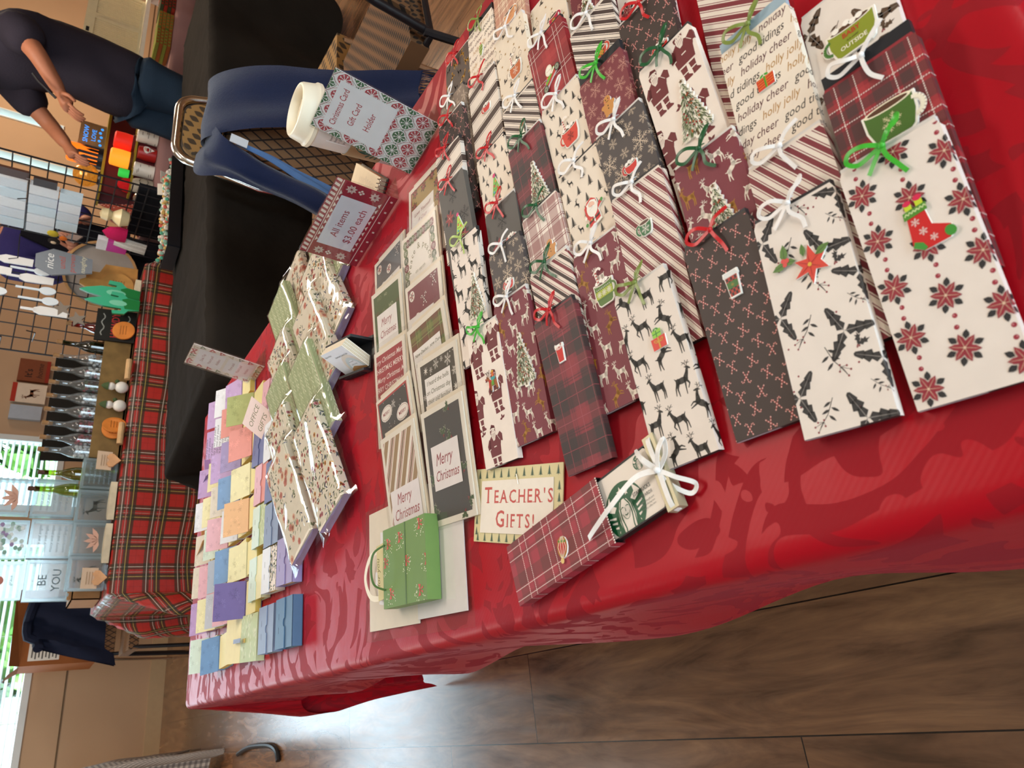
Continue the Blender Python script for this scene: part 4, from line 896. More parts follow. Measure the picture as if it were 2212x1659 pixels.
# (column, key): top-middle x, y, lean, paper, sticker, sticker place, bow, label
G = 'gift card holders in shingled columns on the red cloth'
B = [
 [('g8', .792, .563, 5.5, 'deer_gold', 'reindeer', (.009, -.067), 'r', None, 'brown gift card holder with small golden deer, at the far back corner of the display'),
  ('f8', .713, .567, 1.6, 'snow_tan', None, None, 'w', None, 'taupe snowflake gift card holder with white bow under the candy cane one'),
  ('e8', .680, .569, 4.5, 'candy_cane', None, None, 'r', None, 'dark candy cane gift card holder with red bow next to the tall patterned sign'),
  ('d8', .634, .578, 5.5, 'stripe_wide', None, None, 'r', None, 'cream gift card holder with wide brown stripes and red bow, nearest the clear card sleeves'),
  ('c8', .579, .575, 1.5, 'poinsettia_dark', 'gtree2', (.006, -.067), 'r', None, 'dark grey poinsettia gift card holder with lime green tree sticker'),
  ('b8', .486, .562, 5.5, 'deer_black', 'tree', (.013, -.076), 'lg', None, 'cream holder of small black deer with a flocked tree sticker and pale green bow'),
  ('a8', .363, .549, 5.5, 'elder', 'reindeer', (.008, -.064), 'bg', None, 'cream holder with maroon bearded figures and a brown reindeer sticker')],
 [('g7', .789, .504, 4.6, 'script', 'ornament', (.001, -.045), 'ol', 'black', 'cream script-lettered gift card holder with a small green ornament sticker'),
  ('f7', .687, .503, 5.0, 'stripe_wide', 'mug_red', (.006, -.049), 'r', None, 'cream gift card holder with wide brown stripes and a tiny red mug sticker'),
  ('d7', .577, .504, 1.2, 'pine_deer', 'gtree', (.001, -.054), 'r', None, 'cream gift card holder of black pines with a bright green tree sticker'),
  ('c7', .491, .496, 3.6, 'poinsettia_dark', 'mug_red', (.014, -.052), 'r', None, 'dark grey poinsettia gift card holder with red bow and a red sticker half hidden'),
  ('b7', .432, .491, 5.5, 'snow_grey', 'mug_red', (.001, -.046), 'w', None, 'dark snowflake gift card holder with red mug sticker behind the burgundy deer one'),
  ('a7', .369, .493, 4.5, 'deer_burgundy', 'tree', (.006, -.068), 'w', None, 'burgundy deer gift card holder with large flocked tree sticker and white bow')],
 [('g6', .800, .441, 3.0, 'plaid_tan', 'mug_tag', (.001, -.067), None, None, 'tan plaid gift card holder with a peach mug sticker at the back edge'),
  ('f6', .704, .440, 4.1, 'star_holly', 'mug_orange', (.004, -.064), 'w', None, 'cream star-and-holly gift card holder with an orange mug sticker'),
  ('e6', .599, .442, 2.7, 'stripe_black', 'bird', (.001, -.046), 'w', None, 'black and cream striped gift card holder with a round brown and cream sticker'),
  ('d6', .534, .436, 1.9, 'plaid_dark', 'tree', (.006, -.062), 'dg', None, 'dark plaid gift card holder with flocked tree sticker and dark green bow'),
  ('c6', .442, .432, .8, 'plaid_white', 'ginger', (.005, -.054), 'dg', None, 'white and burgundy plaid gift card holder with gingerbread sticker'),
  ('b6', .373, .430, .8, 'stripe_three', None, None, 'dg', None, 'gift card holder striped diagonally in burgundy, black and cream'),
  ('a6', .319, .429, 1.8, 'plaid_dark', 'cup_red', (-.001, -.043), 'r', None, 'dark plaid gift card holder with a small red drink sticker, lowest of its column')],
 [('e5', .700, .381, 3.0, 'star_holly', 'mug_pink', (.009, -.049), None, None, 'cream star-and-holly gift card holder with a crimson mug sticker'),
  ('d5', .629, .381, 2.0, 'plaid_scarlet', 'truck', (-.002, -.056), 'w', None, 'scarlet plaid gift card holder with a green toy car sticker'),
  ('c5', .540, .377, .5, 'pine_deer', 'mug_cane', (.004, -.054), 'w', None, 'cream pine and deer gift card holder with a big red mug sticker'),
  ('b5', .450, .370, .5, 'pine_deer', 'elder', (.005, -.062), 'w', None, 'cream pine and deer gift card holder with a red-coated bearded figure'),
  ('a5', .356, .369, 2.1, 'deer_burgundy', 'mug_knit', (.002, -.050), 'w', None, 'burgundy deer gift card holder with a green knit mug sticker')],
 [('f5', .665, .318, 3.0, 'burgundy_letters', 'tree', (-.008, -.053), 'w', None, 'burgundy lettered gift card holder with a flocked tree sticker, at the top photo edge'),
  ('e4', .588, .317, 3.2, 'stripe_black', 'teacup', (.006, -.051), 'w', None, 'black and cream striped gift card holder with a red teacup sticker'),
  ('d4', .518, .317, 3.5, 'snow_burgundy', 'ginger', (.001, -.045), 'bg', 'black', 'burgundy snowflake gift card holder with gingerbread sticker and bright green ribbon'),
  ('c4', .448, .311, 1.4, 'snow_grey', 'mug_red', (.003, -.052), 'w', None, 'dark snowflake gift card holder with red mug sticker below the burgundy snowflake one'),
  ('b4', .376, .307, 4.2, 'stripe_burgundy', 'mug_sm', (.002, -.044), 'w', None, 'burgundy and cream striped gift card holder with a small green mug sticker'),
  ('a4', .290, .327, .5, 'deer_black', 'gifts', (.006, -.053), 'ol', None, 'cream holder of large black deer with a red and green parcels sticker')],
 [('f4', .640, .258, 4.0, 'poinsettia', None, None, None, None, 'white red-dotted gift card holder peeking out under the dark candy cane one'),
  ('d3', .540, .260, 5.0, 'candy_cane', 'mug_red', (.012, -.058), 'r', None, 'dark candy cane gift card holder with red mug sticker at the back'),
  ('c3', .471, .248, .7, 'elder', 'tree', (.007, -.066), 'dg', None, 'cream holder of maroon bearded figures with a big flocked tree sticker'),
  ('b3', .359, .241, 3.2, 'deer_burgundy', 'tree', (.002, -.058), 'dg', None, 'burgundy deer gift card holder with flocked tree sticker and dark green bow'),
  ('a3', .288, .248, 2.2, 'candy_cane', 'cup_chk', (.004, -.045), 'r', None, 'dark candy cane gift card holder with a checked cup sticker')],
 [('d2', .510, .185, 4.0, 'stripe_burgundy_flat', None, None, None, None, 'burgundy and cream striped gift card holder behind the script-lettered one'),
  ('c2', .418, .176, 5.5, 'script', 'gift', (.001, -.044), 'ol', 'blue', 'cream script-lettered gift card holder with a red parcel sticker and shiny blue-grey band'),
  ('b2', .314, .183, 3.5, 'stripe_burgundy', None, None, 'w', None, 'burgundy and cream striped gift card holder with only a white bow'),
  ('a2', .269, .188, 5.5, 'holly_black', 'spray', (-.003, -.045), 'w', None, 'white gift card holder of black holly leaves with a red flower spray sticker')],
 [('c1', .400, .119, 5.0, 'leaf_brown', 'mug_words', (.001, -.041), None, None, 'cream brown-leaf gift card holder with an olive lettered mug sticker'),
  ('b1', .325, .117, 5.3, 'plaid_red', 'mug_g', (.004, -.045), 'w', 'black', 'red and black plaid gift card holder with a dark green mug sticker'),
  ('a1', .263, .124, 4.3, 'poinsettia', 'stocking', (.004, -.056), 'bg', None, 'white poinsettia gift card holder with a red stocking sticker')]]
sd = 0
for col in B:
    prev = []
    for key, x, y, ang, kind, charm, cxy, bow, band, lab in col:
        sd += 1; xf = x-BL; z0 = None; th = 0.0
        def ok(th_, zf):
            for (xj, thj, zj) in prev:
                for X in (max(xf, xj), min(x, xj+BL)):
                    if X < min(xf, 9) or max(xf, xj) > min(x, xj+BL): continue
                    if zf+math.tan(th_)*(X-xf) < zj+math.tan(thj)*(X-xj)+BT+.0006: return False
            return True
        for k in range(0, 33):
            th_ = R(k*.25)
            if ok(th_, .0): th = th_; z0 = 0.0; break
        if z0 is None:
            th = prev[-1][1]; z0 = 0.0
            while not ok(th, z0): z0 += .0004
        prev.append((xf, th, z0))
        a = R(ang); r_ = Vector((-math.sin(a), -math.cos(a), 0)); u_ = Vector((math.cos(a)*math.cos(th), -math.sin(a)*math.cos(th), math.sin(th)))
        M = frame((x, y, TZ+.0012+z0+math.tan(th)*BL), r_, u_)
        make_holder(M, kind, lab, charm, cxy, bow, sd, band, G)
# ================================================================== greeting cards, signs, notepads and the rest of the red table
def place(x, y, z, yaw_deg_a, tilt=0.0):
    """frame whose +y points across the table (to the vendor side), +x to the photographer's right, raised by tilt"""
    a = R(yaw_deg_a); r_ = Vector((-math.sin(a), -math.cos(a), 0)); u_ = Vector((math.cos(a)*math.cos(tilt), -math.sin(a)*math.cos(tilt), math.sin(tilt)))
    return frame((x, y, z), r_, u_)
CWD, CLN, CTH = .096, .138, .0045
def card_pat(kind):
    """(panel colour, panel rect, pattern) in a card of CWD x CLN with origin at its bottom-left corner"""
    p = Pat(); x0, x1, y0, y1 = .007, CWD-.007, .007, CLN-.007; base = '#e9decd'
    def label(a, b, c, d, col='#f1e9e0'): p.rect(a, b, c, d, col, 6)
    rn = random.Random(hash(kind) % 97 if False else sum(map(ord, kind)))
    if kind == 'gold':
        p.rect(x0, x1, y0, y1, '#8d2f34', 0); p.rect(x0+.003, x1-.003, y0+.003, y1-.003, '#a98c52', 1); m = m_poin('#8d2f34', '#3f4a2a', '#d8b79c')
        for x, y in ((.02, .124), (.045, .122), (.07, .126), (.082, .108), (.018, .104), (.084, .085), (.082, .062)): p.put(m, x, y, .008, .3, 2)
        label(.010, .074, .04, .100)
        for i, t in enumerate(('Love Yourself', 'A Cozy', 'Little Christmas')): p.text(t, .042, .086-i*.012, .0082, '#9b4a44', 7, .3, 0, 'c')
    elif kind == 'peace':
        p.rect(.004, CWD-.004, .004, CLN-.004, '#dfd0bf', 0)
        for k in range(40):
            t = k/40*4; s, f = int(t), t-int(t); x, y = [(.01+f*.076, CLN-.012), (CWD-.01, CLN-.012-f*.114), (CWD-.01-f*.076, .012), (.01, .012+f*.114)][s]
            p.ell(x, y, .0062, .0062, ['#6d7a4a', '#7d3138', '#4d5a3a'][k % 3], 1, 10); p.put(m_snow('#eadfd0'), x, y, .0042, k, 2)
        label(.018, CWD-.018, .02, CLN-.020, '#efe6da')
        for k, ch in enumerate('Peace & peace'):
            a = math.pi*(1-(k+.5)/13); p.text(ch, CWD/2+.025*math.cos(a), .078+.028*math.sin(a), .0125, '#7d7345', 7, 0, 0, 'c', a-math.pi/2)
        p.text('on earth', CWD/2, .074, .008, '#8a8258', 7, .3, 0, 'c')
    elif kind in ('candy_red', 'candy_grey'):
        bc = '#7a343c' if kind == 'candy_red' else '#62615f'; p.rect(x0, x1, y0, y1, bc, 0); m = m_cane('#eee3d6', '#55403a')
        for x, y in ((.018, .12), (.05, .105), (.078, .122), (.03, .085), (.07, .08), (.02, .05), (.055, .06), (.082, .045)):
            if rn.random() < .55:
                p.ell(x, y, .0075, .0075, '#eee3d6', 1, 14)
                for k in range(6): m_petal(.007, .0028, k*1.047, '#a8504a' if k % 2 else '#8a7a70', p, 2, x, y)
            else: p.put(m, x, y, .017, rn.uniform(-.5, .5), 1)
        label(.004, .074 if kind == 'candy_red' else .086, .040, .090)
        if kind == 'candy_red': p.text('merry', .036, .074, .017, '#5d5750', 7, 0, 0, 'c')
        else: p.text("Season's", .045, .080, .012, '#6d6838', 7, .3, 0, 'c'); p.text('Greetings', .047, .068, .012, '#6d6838', 7, .3, 0, 'c')
    elif kind == 'green_plaid':
        plaid(p, x0, x1, y0, y1, '#5d6a36', [(.0, .014, '#7d3c34', .55), (.02, .006, '#8a8a4a', .5)], .030, [(.016, .0007, '#a9a06a', 0)], 0, x0, y0); label(.010, .080, .010, .104)
        for i, t in enumerate(('Now Dasher, now Dancer', 'Now Prancer and Vixen!', 'On, Comet! On, Cupid!')): p.text(t, .013, .094-i*.0125, .0068, '#5d5a38', 7, .3)
    elif kind == 'flakes':
        p.rect(x0, x1, y0, y1, '#4a4338', 0); m = m_snow('#e9dfd0'); st_ = m_star('#e9dfd0', 8, .3)
        for x, y, s in ((.02, .122, .006), (.046, .124, .007), (.074, .121, .008), (.086, .104, .006), (.012, .09, .004), (.033, .120, .004), (.060, .126, .004), (.086, .085, .006), (.014, .06, .006), (.016, .03, .006), (.088, .055, .007), (.084, .03, .006), (.05, .02, .006)): p.put(m if rn.random() < .65 else st_, x, y, s, rn.random(), 1)
        for k in range(50): p.ell(rn.uniform(x0, x1), rn.uniform(y0, y1), .0009, .0009, '#e9dfd0', 1, 6)
        label(.016, .078, .028, .112)
        for i, t in enumerate(('I heard the bells', 'on Christmas day', 'their old familiar', 'carols play')): p.text(t, .047, .102-i*.0112, .0082, '#5d5a3c', 7, .2, 0, 'c')
    elif kind == 'holly':
        p.rect(x0, x1, y0, y1, '#4b4743', 0)
        for k in range(11):
            x, y = rn.uniform(x0, x1), rn.uniform(y0, y1); p.put(m_hollyleaf('#c9c0a8', '#9b3a3f'), x, y, .0128, k, 1); p.put(m_hollyleaf('#4a5d3c', '#9b3a3f'), x, y, .0118, k, 2)
        label(.016, .078, .040, .092, '#efe5e0'); p.text('Merry', .044, .068, .020, '#9b3a40', 7, .35, 0, 'c', 0, .040); p.text('Christmas', .047, .050, .017, '#9b3a40', 7, .35, 0, 'c', 0, .054)
    elif kind == 'ho_ho':
        p.rect(x0, x1, y0, y1, '#53613a', 0)
        for k in range(22): x = .010+(k % 4)*.023+(k//4 % 2)*.01; y = .012+(k//4)*.022; p.text('HO', x, y, (.009, .006)[k % 2], ['#c9c4a0', '#7d4438', '#8a9068'][k % 3], 1)
        label(.016, .080, .052, .100, '#f0e8e2'); p.text('Merry', .046, .080, .017, '#9b3a40', 7, .35, 0, 'c', 0, .036); p.text('Christmas', .049, .063, .015, '#9b3a40', 7, .35, 0, 'c', 0, .052)
    elif kind == 'red_words':
        p.rect(x0, x1, y0, y1, '#a33a3f', 0)
        for k in range(9):
            t = ['Merry Christmas Merry', 'MERRY CHRISTMAS MER', 'Merry Christmas Merry', 'CHRISTMAS MERRY CH'][k % 4]; p.text(t, x0-.006*(k % 3), .010+k*.0135, .0105, '#f0e0d4', 1, [.35, 0][k % 2], .006)
    elif kind == 'dark_ovals':
        p.rect(.004, CWD-.004, .004, CLN-.004, '#b0423f', 0); p.rect(x0, x1, y0, y1, '#4a4642', 1)
        for k in range(70): p.ell(rn.uniform(x0, x1), rn.uniform(y0, y1), .0008, .0008, '#e5dbcc', 2, 6)
        for x, y in ((.03, .068), (.072, .098), (.028, .112), (.070, .052), (.03, .026)):
            p.ell(x, y, .017, .0105, '#efe4d8', 3, 18, .1); p.ell(x, y, .0155, .009, '#b08a80', 4, 18, .1); p.ell(x, y, .0148, .0083, '#efe4d8', 5, 18, .1); p.text('MERRY', x, y-.002, .0066, '#9b3a40', 6, 0, .008, 'c')
        for x, y in ((.058, .075), (.05, .118), (.05, .03)): p.put(m_snow('#efe4d8'), x, y, .006, 0, 3)
    elif kind == 'stripes':
        p.rect(x0, x1, y0, y1, '#e4d6c4', 0); q = Pat(); stripes(q, x0, x1, y0, y1, R(62), [(.010, '#a3835c'), (.003, '#e4d6c4'), (.0015, '#a3564a'), (.0012, '#e4d6c4'), (.004, '#8a6a50'), (.0012, '#e4d6c4'), (.0015, '#a3564a'), (.006, '#efe4d6')], 1)
        for pts, c_, l in q.items:
            r_ = clip(pts, (x0, x1, y0, y1))
            if len(r_) > 2: p.add(r_, c_, l)
        label(.012, .090, .018, .064, '#efe4e2'); p.text('Merry', .048, .044, .020, '#a3403f', 7, .35, 0, 'c', 0, .042); p.text('Christmas', .050, .025, .019, '#a3403f', 7, .35, 0, 'c', 0, .068)
    return base, p
def make_card(M, kind, label, group):
    t = thing('greeting_card', label, 'greeting card', mat=M, group=group); w2 = CWD/2
    e = PM(); e.box(-w2+.012, w2+.004, -CLN, .006, 0, CTH*.45, '#e3d3ba'); e.build('envelope', CARD, t)
    base, p = card_pat(kind); c_ = PM(); c_.box(-w2, w2, -CLN, 0, CTH*.5, CTH-.0004, base)
    c_.decal(p, lambda u, v, h: (u-w2, v-CLN, CTH-.0004+h), (.001, CWD-.001, .001, CLN-.001)); c_.build('card_front', CARD, t)
    s = PM(); g = .004; z = CTH+.0009
    s.poly([(-w2-g, -CLN-g, z), (w2+g, -CLN-g, z), (w2+g, .010, z), (-w2-g, .010, z)], '#ffffff'); s.poly([(w2+g, -CLN-g, 0), (w2+g, -CLN-g, z), (w2+g, .010, z), (w2+g, .010, 0)], '#ffffff'); s.poly([(-w2-g, -CLN-g, 0), (-w2-g, -CLN-g, z), (w2+g, -CLN-g, z), (w2+g, -CLN-g, 0)], '#ffffff')
    s.build('clear_sleeve', SLEEVE, t); return t
CG = 'Christmas cards in clear sleeves'
CARDS = [[('gold', .673, .676, 6, 'gold poinsettia Christmas card in clear sleeve, furthest of the right card column'), ('peace', .590, .686, 7, 'cream Christmas card lettered Peace in an arch, in the right card column'), ('candy_red', .510, .683, 7, 'burgundy peppermint Christmas card with the word merry, in a clear sleeve'), ('green_plaid', .446, .680, 2, 'olive green plaid Christmas card with a handwritten-style verse, in a clear sleeve'), ('flakes', .385, .657, 7, 'dark snowflake Christmas card with the bells verse, in a clear sleeve'), ('holly', .318, .657, 5, 'dark holly Christmas card reading Merry Christmas, nearest of the right card column')],
 [('candy_grey', .627, .80, 2, "grey peppermint Christmas card reading Season's Greetings, furthest of the left card column"), ('ho_ho', .556, .788, 8, 'dark green HO HO Christmas card with a white Merry Christmas label'), ('red_words', .460, .790, 8, 'red Christmas card covered in white Merry Christmas lettering'), ('dark_ovals', .389, .785, 0, 'dark Christmas card with white MERRY ovals and a red border'), ('stripes', .327, .772, 2, 'tan striped Christmas card reading Merry Christmas, nearest of the left card column')]]
def stack_pose(prev, x, L, T, tmax=9):
    xf = x-L
    def ok(th_, zf):
        for (xj, Lj, thj, zj, Tj) in prev:
            lo, hi = max(xf, xj), min(x, xj+Lj)
            if lo > hi: continue
            for X in (lo, hi):
                if zf+math.tan(th_)*(X-xf) < zj+math.tan(thj)*(X-xj)+Tj+.0007: return False
        return True
    for k in range(0, tmax*4):
        if ok(R(k*.25), 0): prev.append((xf, L, R(k*.25), 0, T)); return R(k*.25), 0.0
    th = prev[-1][2]; z = 0.0
    while not ok(th, z): z += .0004
    prev.append((xf, L, th, z, T)); return th, z
for colm in CARDS:
    prev = []
    for kind, x, y, a, lab in colm:
        th, z = stack_pose(prev, x, CLN+.004, CTH+.0012)
        make_card(place(x, y, TZ+.0012+z+math.tan(th)*(CLN+.004), a, th), kind, lab, CG)
# ---- open card with a little paper bag, in a wide sleeve
t = thing('bag_card', 'open cream card in a clear sleeve carrying a little green bow-print paper bag', 'greeting card', mat=place(.158, .772, TZ+.0015, 3.2))
p = PM(); p.box(-.134, .006, -.071, .083, 0, .0016, '#efe2cd'); p.build('card_back', CARD, t)
p = PM(); p.box(.006, .118, -.067, .086, .0018, .0030, '#e8e1dc'); p.build('card_flap', CARD, t)
p = PM(); p.poly([(-.140, -.084, .0042), (.134, -.084, .0042), (.134, .088, .0042), (-.140, .088, .0042)], '#ffffff'); p.poly([(-.140, -.084, 0), (-.140, -.084, .0042), (.134, -.084, .0042), (.134, -.084, 0)], '#ffffff'); p.build('clear_sleeve', SLEEVE, t)
bgm = PM(); bx0, bx1, by0, by1, bt = -.046, .066, -.050, .045, .022
bgm.box(bx0, bx1, by0, by1, .0044, bt, '#6d8a48'); pt = Pat(); rn = random.Random(2)
def bowpat():
    q = Pat()
    for s in (-1, 1): q.add([(0, 0), (s*.9, .55), (s*.8, -.35)], '#c8584a', 1); q.add([(0, 0), (s*.55, -1.0), (s*.2, -1.05)], '#c8584a', 1)
    q.ell(0, 0, .22, .22, '#a83f38', 2, 8); return q
bp_ = bowpat()
for x, y in ((.008, .083), (.04, .098), (.045, .055), (.012, .018), (.075, .04), (.072, .012), (.05, .005), (.082, .085)):
    pt.put(bp_, y*1.15, x*1.0+.004, .0075, 1.57, 1)
    for k in range(26): a = rn.uniform(0, 6.28); q = rn.uniform(.006, .013); pt.ell(y*1.15+q*math.cos(a), x+q*math.sin(a), .0007, .0007, '#efe9d4', 0, 6)
bgm.decal(pt, lambda u, v, h: (bx0+u, by0+v, bt+h), (0, bx1-bx0, 0, by1-by0)); bgm.poly([(bx0+.06, by0, bt+.0006), (bx0+.062, by0, bt+.0006), (bx0+.062, by1, bt+.0006), (bx0+.06, by1, bt+.0006)], '#5f7a3e')
bgm.build('paper_bag', PAPER, t)
p = PM()
for i in range(7): a = -.046+i*.012; x = -.046-rn.uniform(.012, .034); p.poly([(-.040, a-.002, .012), (-.040, a+.016, .014), (x, a+.02, .018), (x-.004, a+.004, .016)], '#e9e6e6')
p.build('tissue_paper', PAPER, t)
p = PM(); M_ = Matrix.Translation((-.058, -.004, .019)) @ Matrix.Rotation(.08, 4, 'Z'); p.box(-.010, .010, -.034, .034, 0, .001, '#cfc18a', M_); q = Pat(); q.text('for you', -.003, .0, .012, '#6d6030', 0, .3, 0, 'c', 1.57); p.decal(q, lambda u, v, h: M_ @ Vector((u, v, .001+h))); p.build('gift_tag', PAPER, t)
p = PM(); p.tube(curve_pts([(-.04, -.028, bt+.001), (-.052, -.020, bt+.010), (-.056, 0, bt+.012), (-.052, .018, bt+.010), (-.04, .026, bt+.001)], 6), .0014, '#4d6a34', 6); p.build('bag_handle', PAPER, t, True)
p = PM(); strip(p, curve_pts([(-.070, -.034, .010), (-.106, -.030, .012), (-.122, -.004, .013), (-.106, .022, .012), (-.072, .026, .010)], 7), .007, '#efe6d2'); tag(p.build('white_handle', CARD, t), 'curved cream paper handle')
# ---- flat sign for the teacher presents
t = thing('paper_sign', "flat card sign reading Teacher's Gifts! with a pine tree border", 'sign', mat=place(.2065, .545, TZ+.0015, 14.8))
W_, H_ = .150, .076; p = PM(); p.box(-W_/2, W_/2, -H_, 0, 0, .0012, '#d9cc9c'); q = Pat(); mp_ = m_pine('#3d5a4a')
for k in range(11):
    for y in (-.0105, -H_+.001): q.put(mp_, -W_/2+.008+k*.0135, y, .0088, 0, 0)
for k in range(5):
    for x in (-W_/2+.005, W_/2-.005): q.put(mp_, x, -.025-k*.011, .0085, 0, 0)
p.decal(q, lambda u, v, h: (u, v, .0012+h), (-W_/2, W_/2, -H_, 0)); p.build('pine_border_card', CARD, t)
p = PM(); p.box(-.062, .062, -.0665, -.013, .0014, .0020, '#ece2d4'); q = Pat(); RC = '#c4524a'
def caps(s, x, y, big, small, q):
    w_ = 0
    for i, ch in enumerate(s):
        sz = big if i == 0 else small; tr, wd = text_tris(ch, 0, .012); wd = max(wd, .2); q.text(ch, x+w_, y, sz, RC, 0, 0, .012)
        if ch.isalpha():                                            # little slab serifs
            for dx in ((0, wd) if ch in 'AHR' else ((wd/2,) if ch in 'TIF' else ())): q.rect(x+w_+(dx-.12)*sz, x+w_+(dx+.12)*sz, y, y+.035*sz, RC, 1)
        w_ += (wd+.16)*sz
    return w_
caps("TEACHER'S", -.0555, -.036, .0235, .0185, q); caps('GIFTS!', -.0335, -.060, .0235, .0185, q)
p.decal(q, lambda u, v, h: (u, v, .0020+h)); p.build('lettered_paper', CARD, t)
p = PM(); p.tube([(.002, -.008, .0022), (.006, -.018, .0022)], .0006, '#a08a70', 5); p.build('staple', CHROME, t)
# ---- open plaid holder showing the coffee shop card
u_ = Vector((.192, -.981, 0)); r_ = Vector((-.981, -.192, 0)); M = frame((.1285, .4175, TZ+.0015), r_, u_)
t = thing('gift_card_holder', 'opened red plaid gift card holder with a coffee gift card pulled out of its sleeve', 'gift card holder', mat=M)
OT = .011; SL = .143; sw = .029; base, pat = paper('plaid_rose', -OT, 2*sw+OT, SL, 0); p = PM()
for z, cc in ((OT, base), (0, base)): p.poly([(-sw, -SL, z), (sw, -SL, z), (sw, 0, z), (-sw, 0, z)], cc)
for s in (-1, 1): p.poly([(s*sw, -SL, 0), (s*sw, 0, 0), (s*sw, 0, OT), (s*sw, -SL, OT)], base)
p.poly([(-sw, -SL, 0), (sw, -SL, 0), (sw, -SL, OT), (-sw, -SL, OT)], base)
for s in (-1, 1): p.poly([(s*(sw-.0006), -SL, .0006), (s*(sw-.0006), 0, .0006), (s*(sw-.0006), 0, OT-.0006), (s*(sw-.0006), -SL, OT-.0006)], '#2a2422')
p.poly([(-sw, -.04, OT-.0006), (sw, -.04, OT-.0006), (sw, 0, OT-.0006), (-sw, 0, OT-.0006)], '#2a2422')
p.decal(pat, lambda u, v, h: (u-sw, v-SL, OT+h), (0, 2*sw, 0, SL)); p.decal(pat, lambda u, v, h: (sw+h, v-SL, OT-(u-2*sw)), (2*sw, 2*sw+OT, 0, SL)); p.decal(pat, lambda u, v, h: (-sw-h, v-SL, OT+u), (-OT, 0, 0, SL))
k = -sw
while k < sw: p.box(k, k+.0012, -.0012, .0, OT, OT+.0004, '#efdfd2'); k += .0022
p.build('sleeve', PAPER, t)
make_charm('globe', t, .006, -.062, OT+.0001, -1.9)
p = PM(); p.box(-sw+.002, sw-.002, -.05, .066, .001, .0025, '#3a2a24'); p.box(sw-.0032, sw-.002, -.02, .066, .001, .008, '#1c1818'); p.box(-sw+.002, -sw+.0032, -.02, .066, .001, .008, '#1c1818'); p.build('tray', CARD, t)
p = PM(); p.box(-sw-.001, sw+.003, .060, .072, .001, .0105, '#a89a6a'); o = p.build('gold_end', material('gold_foil_card', .38, .5, '#b3a98a', metal=.35), t); o['label'] = 'pale gold folded end'
p = PM(); gp = [(-.026, -.028), (.026, -.028), (.026, .0545)]; cor = lambda cx, cy, a0: [(cx+.004*math.cos(a0+k*.26), cy+.004*math.sin(a0+k*.26)) for k in range(7)]
O = [(-.0262, -.028), (.0262, -.028)]+cor(.0222, .0535, 0)+cor(-.0222, .0535, 1.57); p.prism(O, .0065, .0074, '#e9ddd0'); q = Pat(); GR = '#14532f'
cx, cy = -.0035, .012; Rr = .0245                                   # drawn with x along the holder (reading direction) and y across it
def em(q, x, y, s, full):
    q.ell(x, y, s, s, GR, 1, 36); L_ = '#e9ddd0'
    q.poly([(x+px*s, y+py*s) for px, py in ((-.3, -.95), (-.42, -.3), (-.36, .12), (-.2, .34), (0, .40), (.2, .34), (.36, .12), (.42, -.3), (.3, -.95))], L_, 2)
    for sg in (-1, 1):
        q.pl([(x+sg*px*s, y+py*s) for px, py in ((.10, .37), (.24, .14), (.27, -.2), (.2, -.6), (.24, -.95))], .05*s, GR, 3)
        q.pl([(x+sg*px*s, y+py*s) for px, py in ((.2, .36), (.34, .1), (.37, -.3), (.32, -.9))], .045*s, GR, 3)
        for k in range(5): q.st((x+sg*.55*s, y+(-.1-.17*k)*s), (x+sg*.92*s*math.cos(.3+k*.2), y+(.0-.2*k)*s), .09*s, .05*s, L_, 2)
        q.poly([(x+sg*px*s, y+py*s) for px, py in ((.38, .25), (.62, .42), (.60, .72), (.78, .5), (.9, .35), (.75, .2), (.55, .1))], L_, 2)
        q.pl([(x+sg*px*s, y+py*s) for px, py in ((.06, .1), (.13, .13), (.2, .08))], .03*s, GR, 4)
    q.put(m_star(L_, 5, .45), x, y+.66*s, .2*s, 0, 2)
    for dx in (-.26, .26): q.put(m_star(L_, 5, .45), x+dx*s, y+.55*s, .12*s, 0, 2)
    q.st((x, y+.08*s), (x, y-.06*s), .02*s, .03*s, GR, 4); q.pl([(x-.08*s, y-.16*s), (x, y-.2*s), (x+.08*s, y-.16*s)], .035*s, GR, 4); q.pl([(x-.2*s, y-.1*s), (x-.1*s, y-.3*s), (x, y-.34*s), (x+.1*s, y-.3*s), (x+.2*s, y-.1*s)], .02*s, GR, 4)
em(q, .018, -.009, .023, True); em(q, .0465, .018, .0062, False)
q.text('STARBUCKS', .0505, -.0045, .0044, '#3a3630', 5, 0, .01, 'r', 0, .0205, 1.0); q.text('REWARDS', .0505, -.0095, .0038, '#3a3630', 5, 0, 0, 'r', 0, .0165)
for k, t_ in enumerate(('Register this gift card', 'and start collecting stars', 'with every coffee here')): q.text(t_, .0505, -.0135-k*.0027, .0021, '#6a655c', 5, 0, 0, 'r', 0, .017)
RC_ = (-.024, .0545, -.0255, .0255)                                # clip in (along, across)
p.decal(q, lambda u, v, h: (-v, u, .0074+h), (-.02, .0555, -.0255, .0255)); o = p.build('gift_card', PLASTIC, t); o['label'] = 'cream gift card with a round green emblem'
p = PM(); s_ = lambda L_, w_=.0042: strip(p, curve_pts(L_, 7), w_, '#ece8e4')
s_([(.0, .066, .0120), (-.004, .045, .016), (.006, .014, .020), (.012, -.010, .018), (.014, -.026, .0135)], .0046); s_([(0, .066, .012), (-.014, .058, .016), (-.024, .052, .012), (-.012, .055, .0105), (0, .064, .012)]); s_([(0, .066, .012), (-.010, .076, .017), (-.018, .082, .013), (-.008, .078, .0115), (0, .068, .012)])
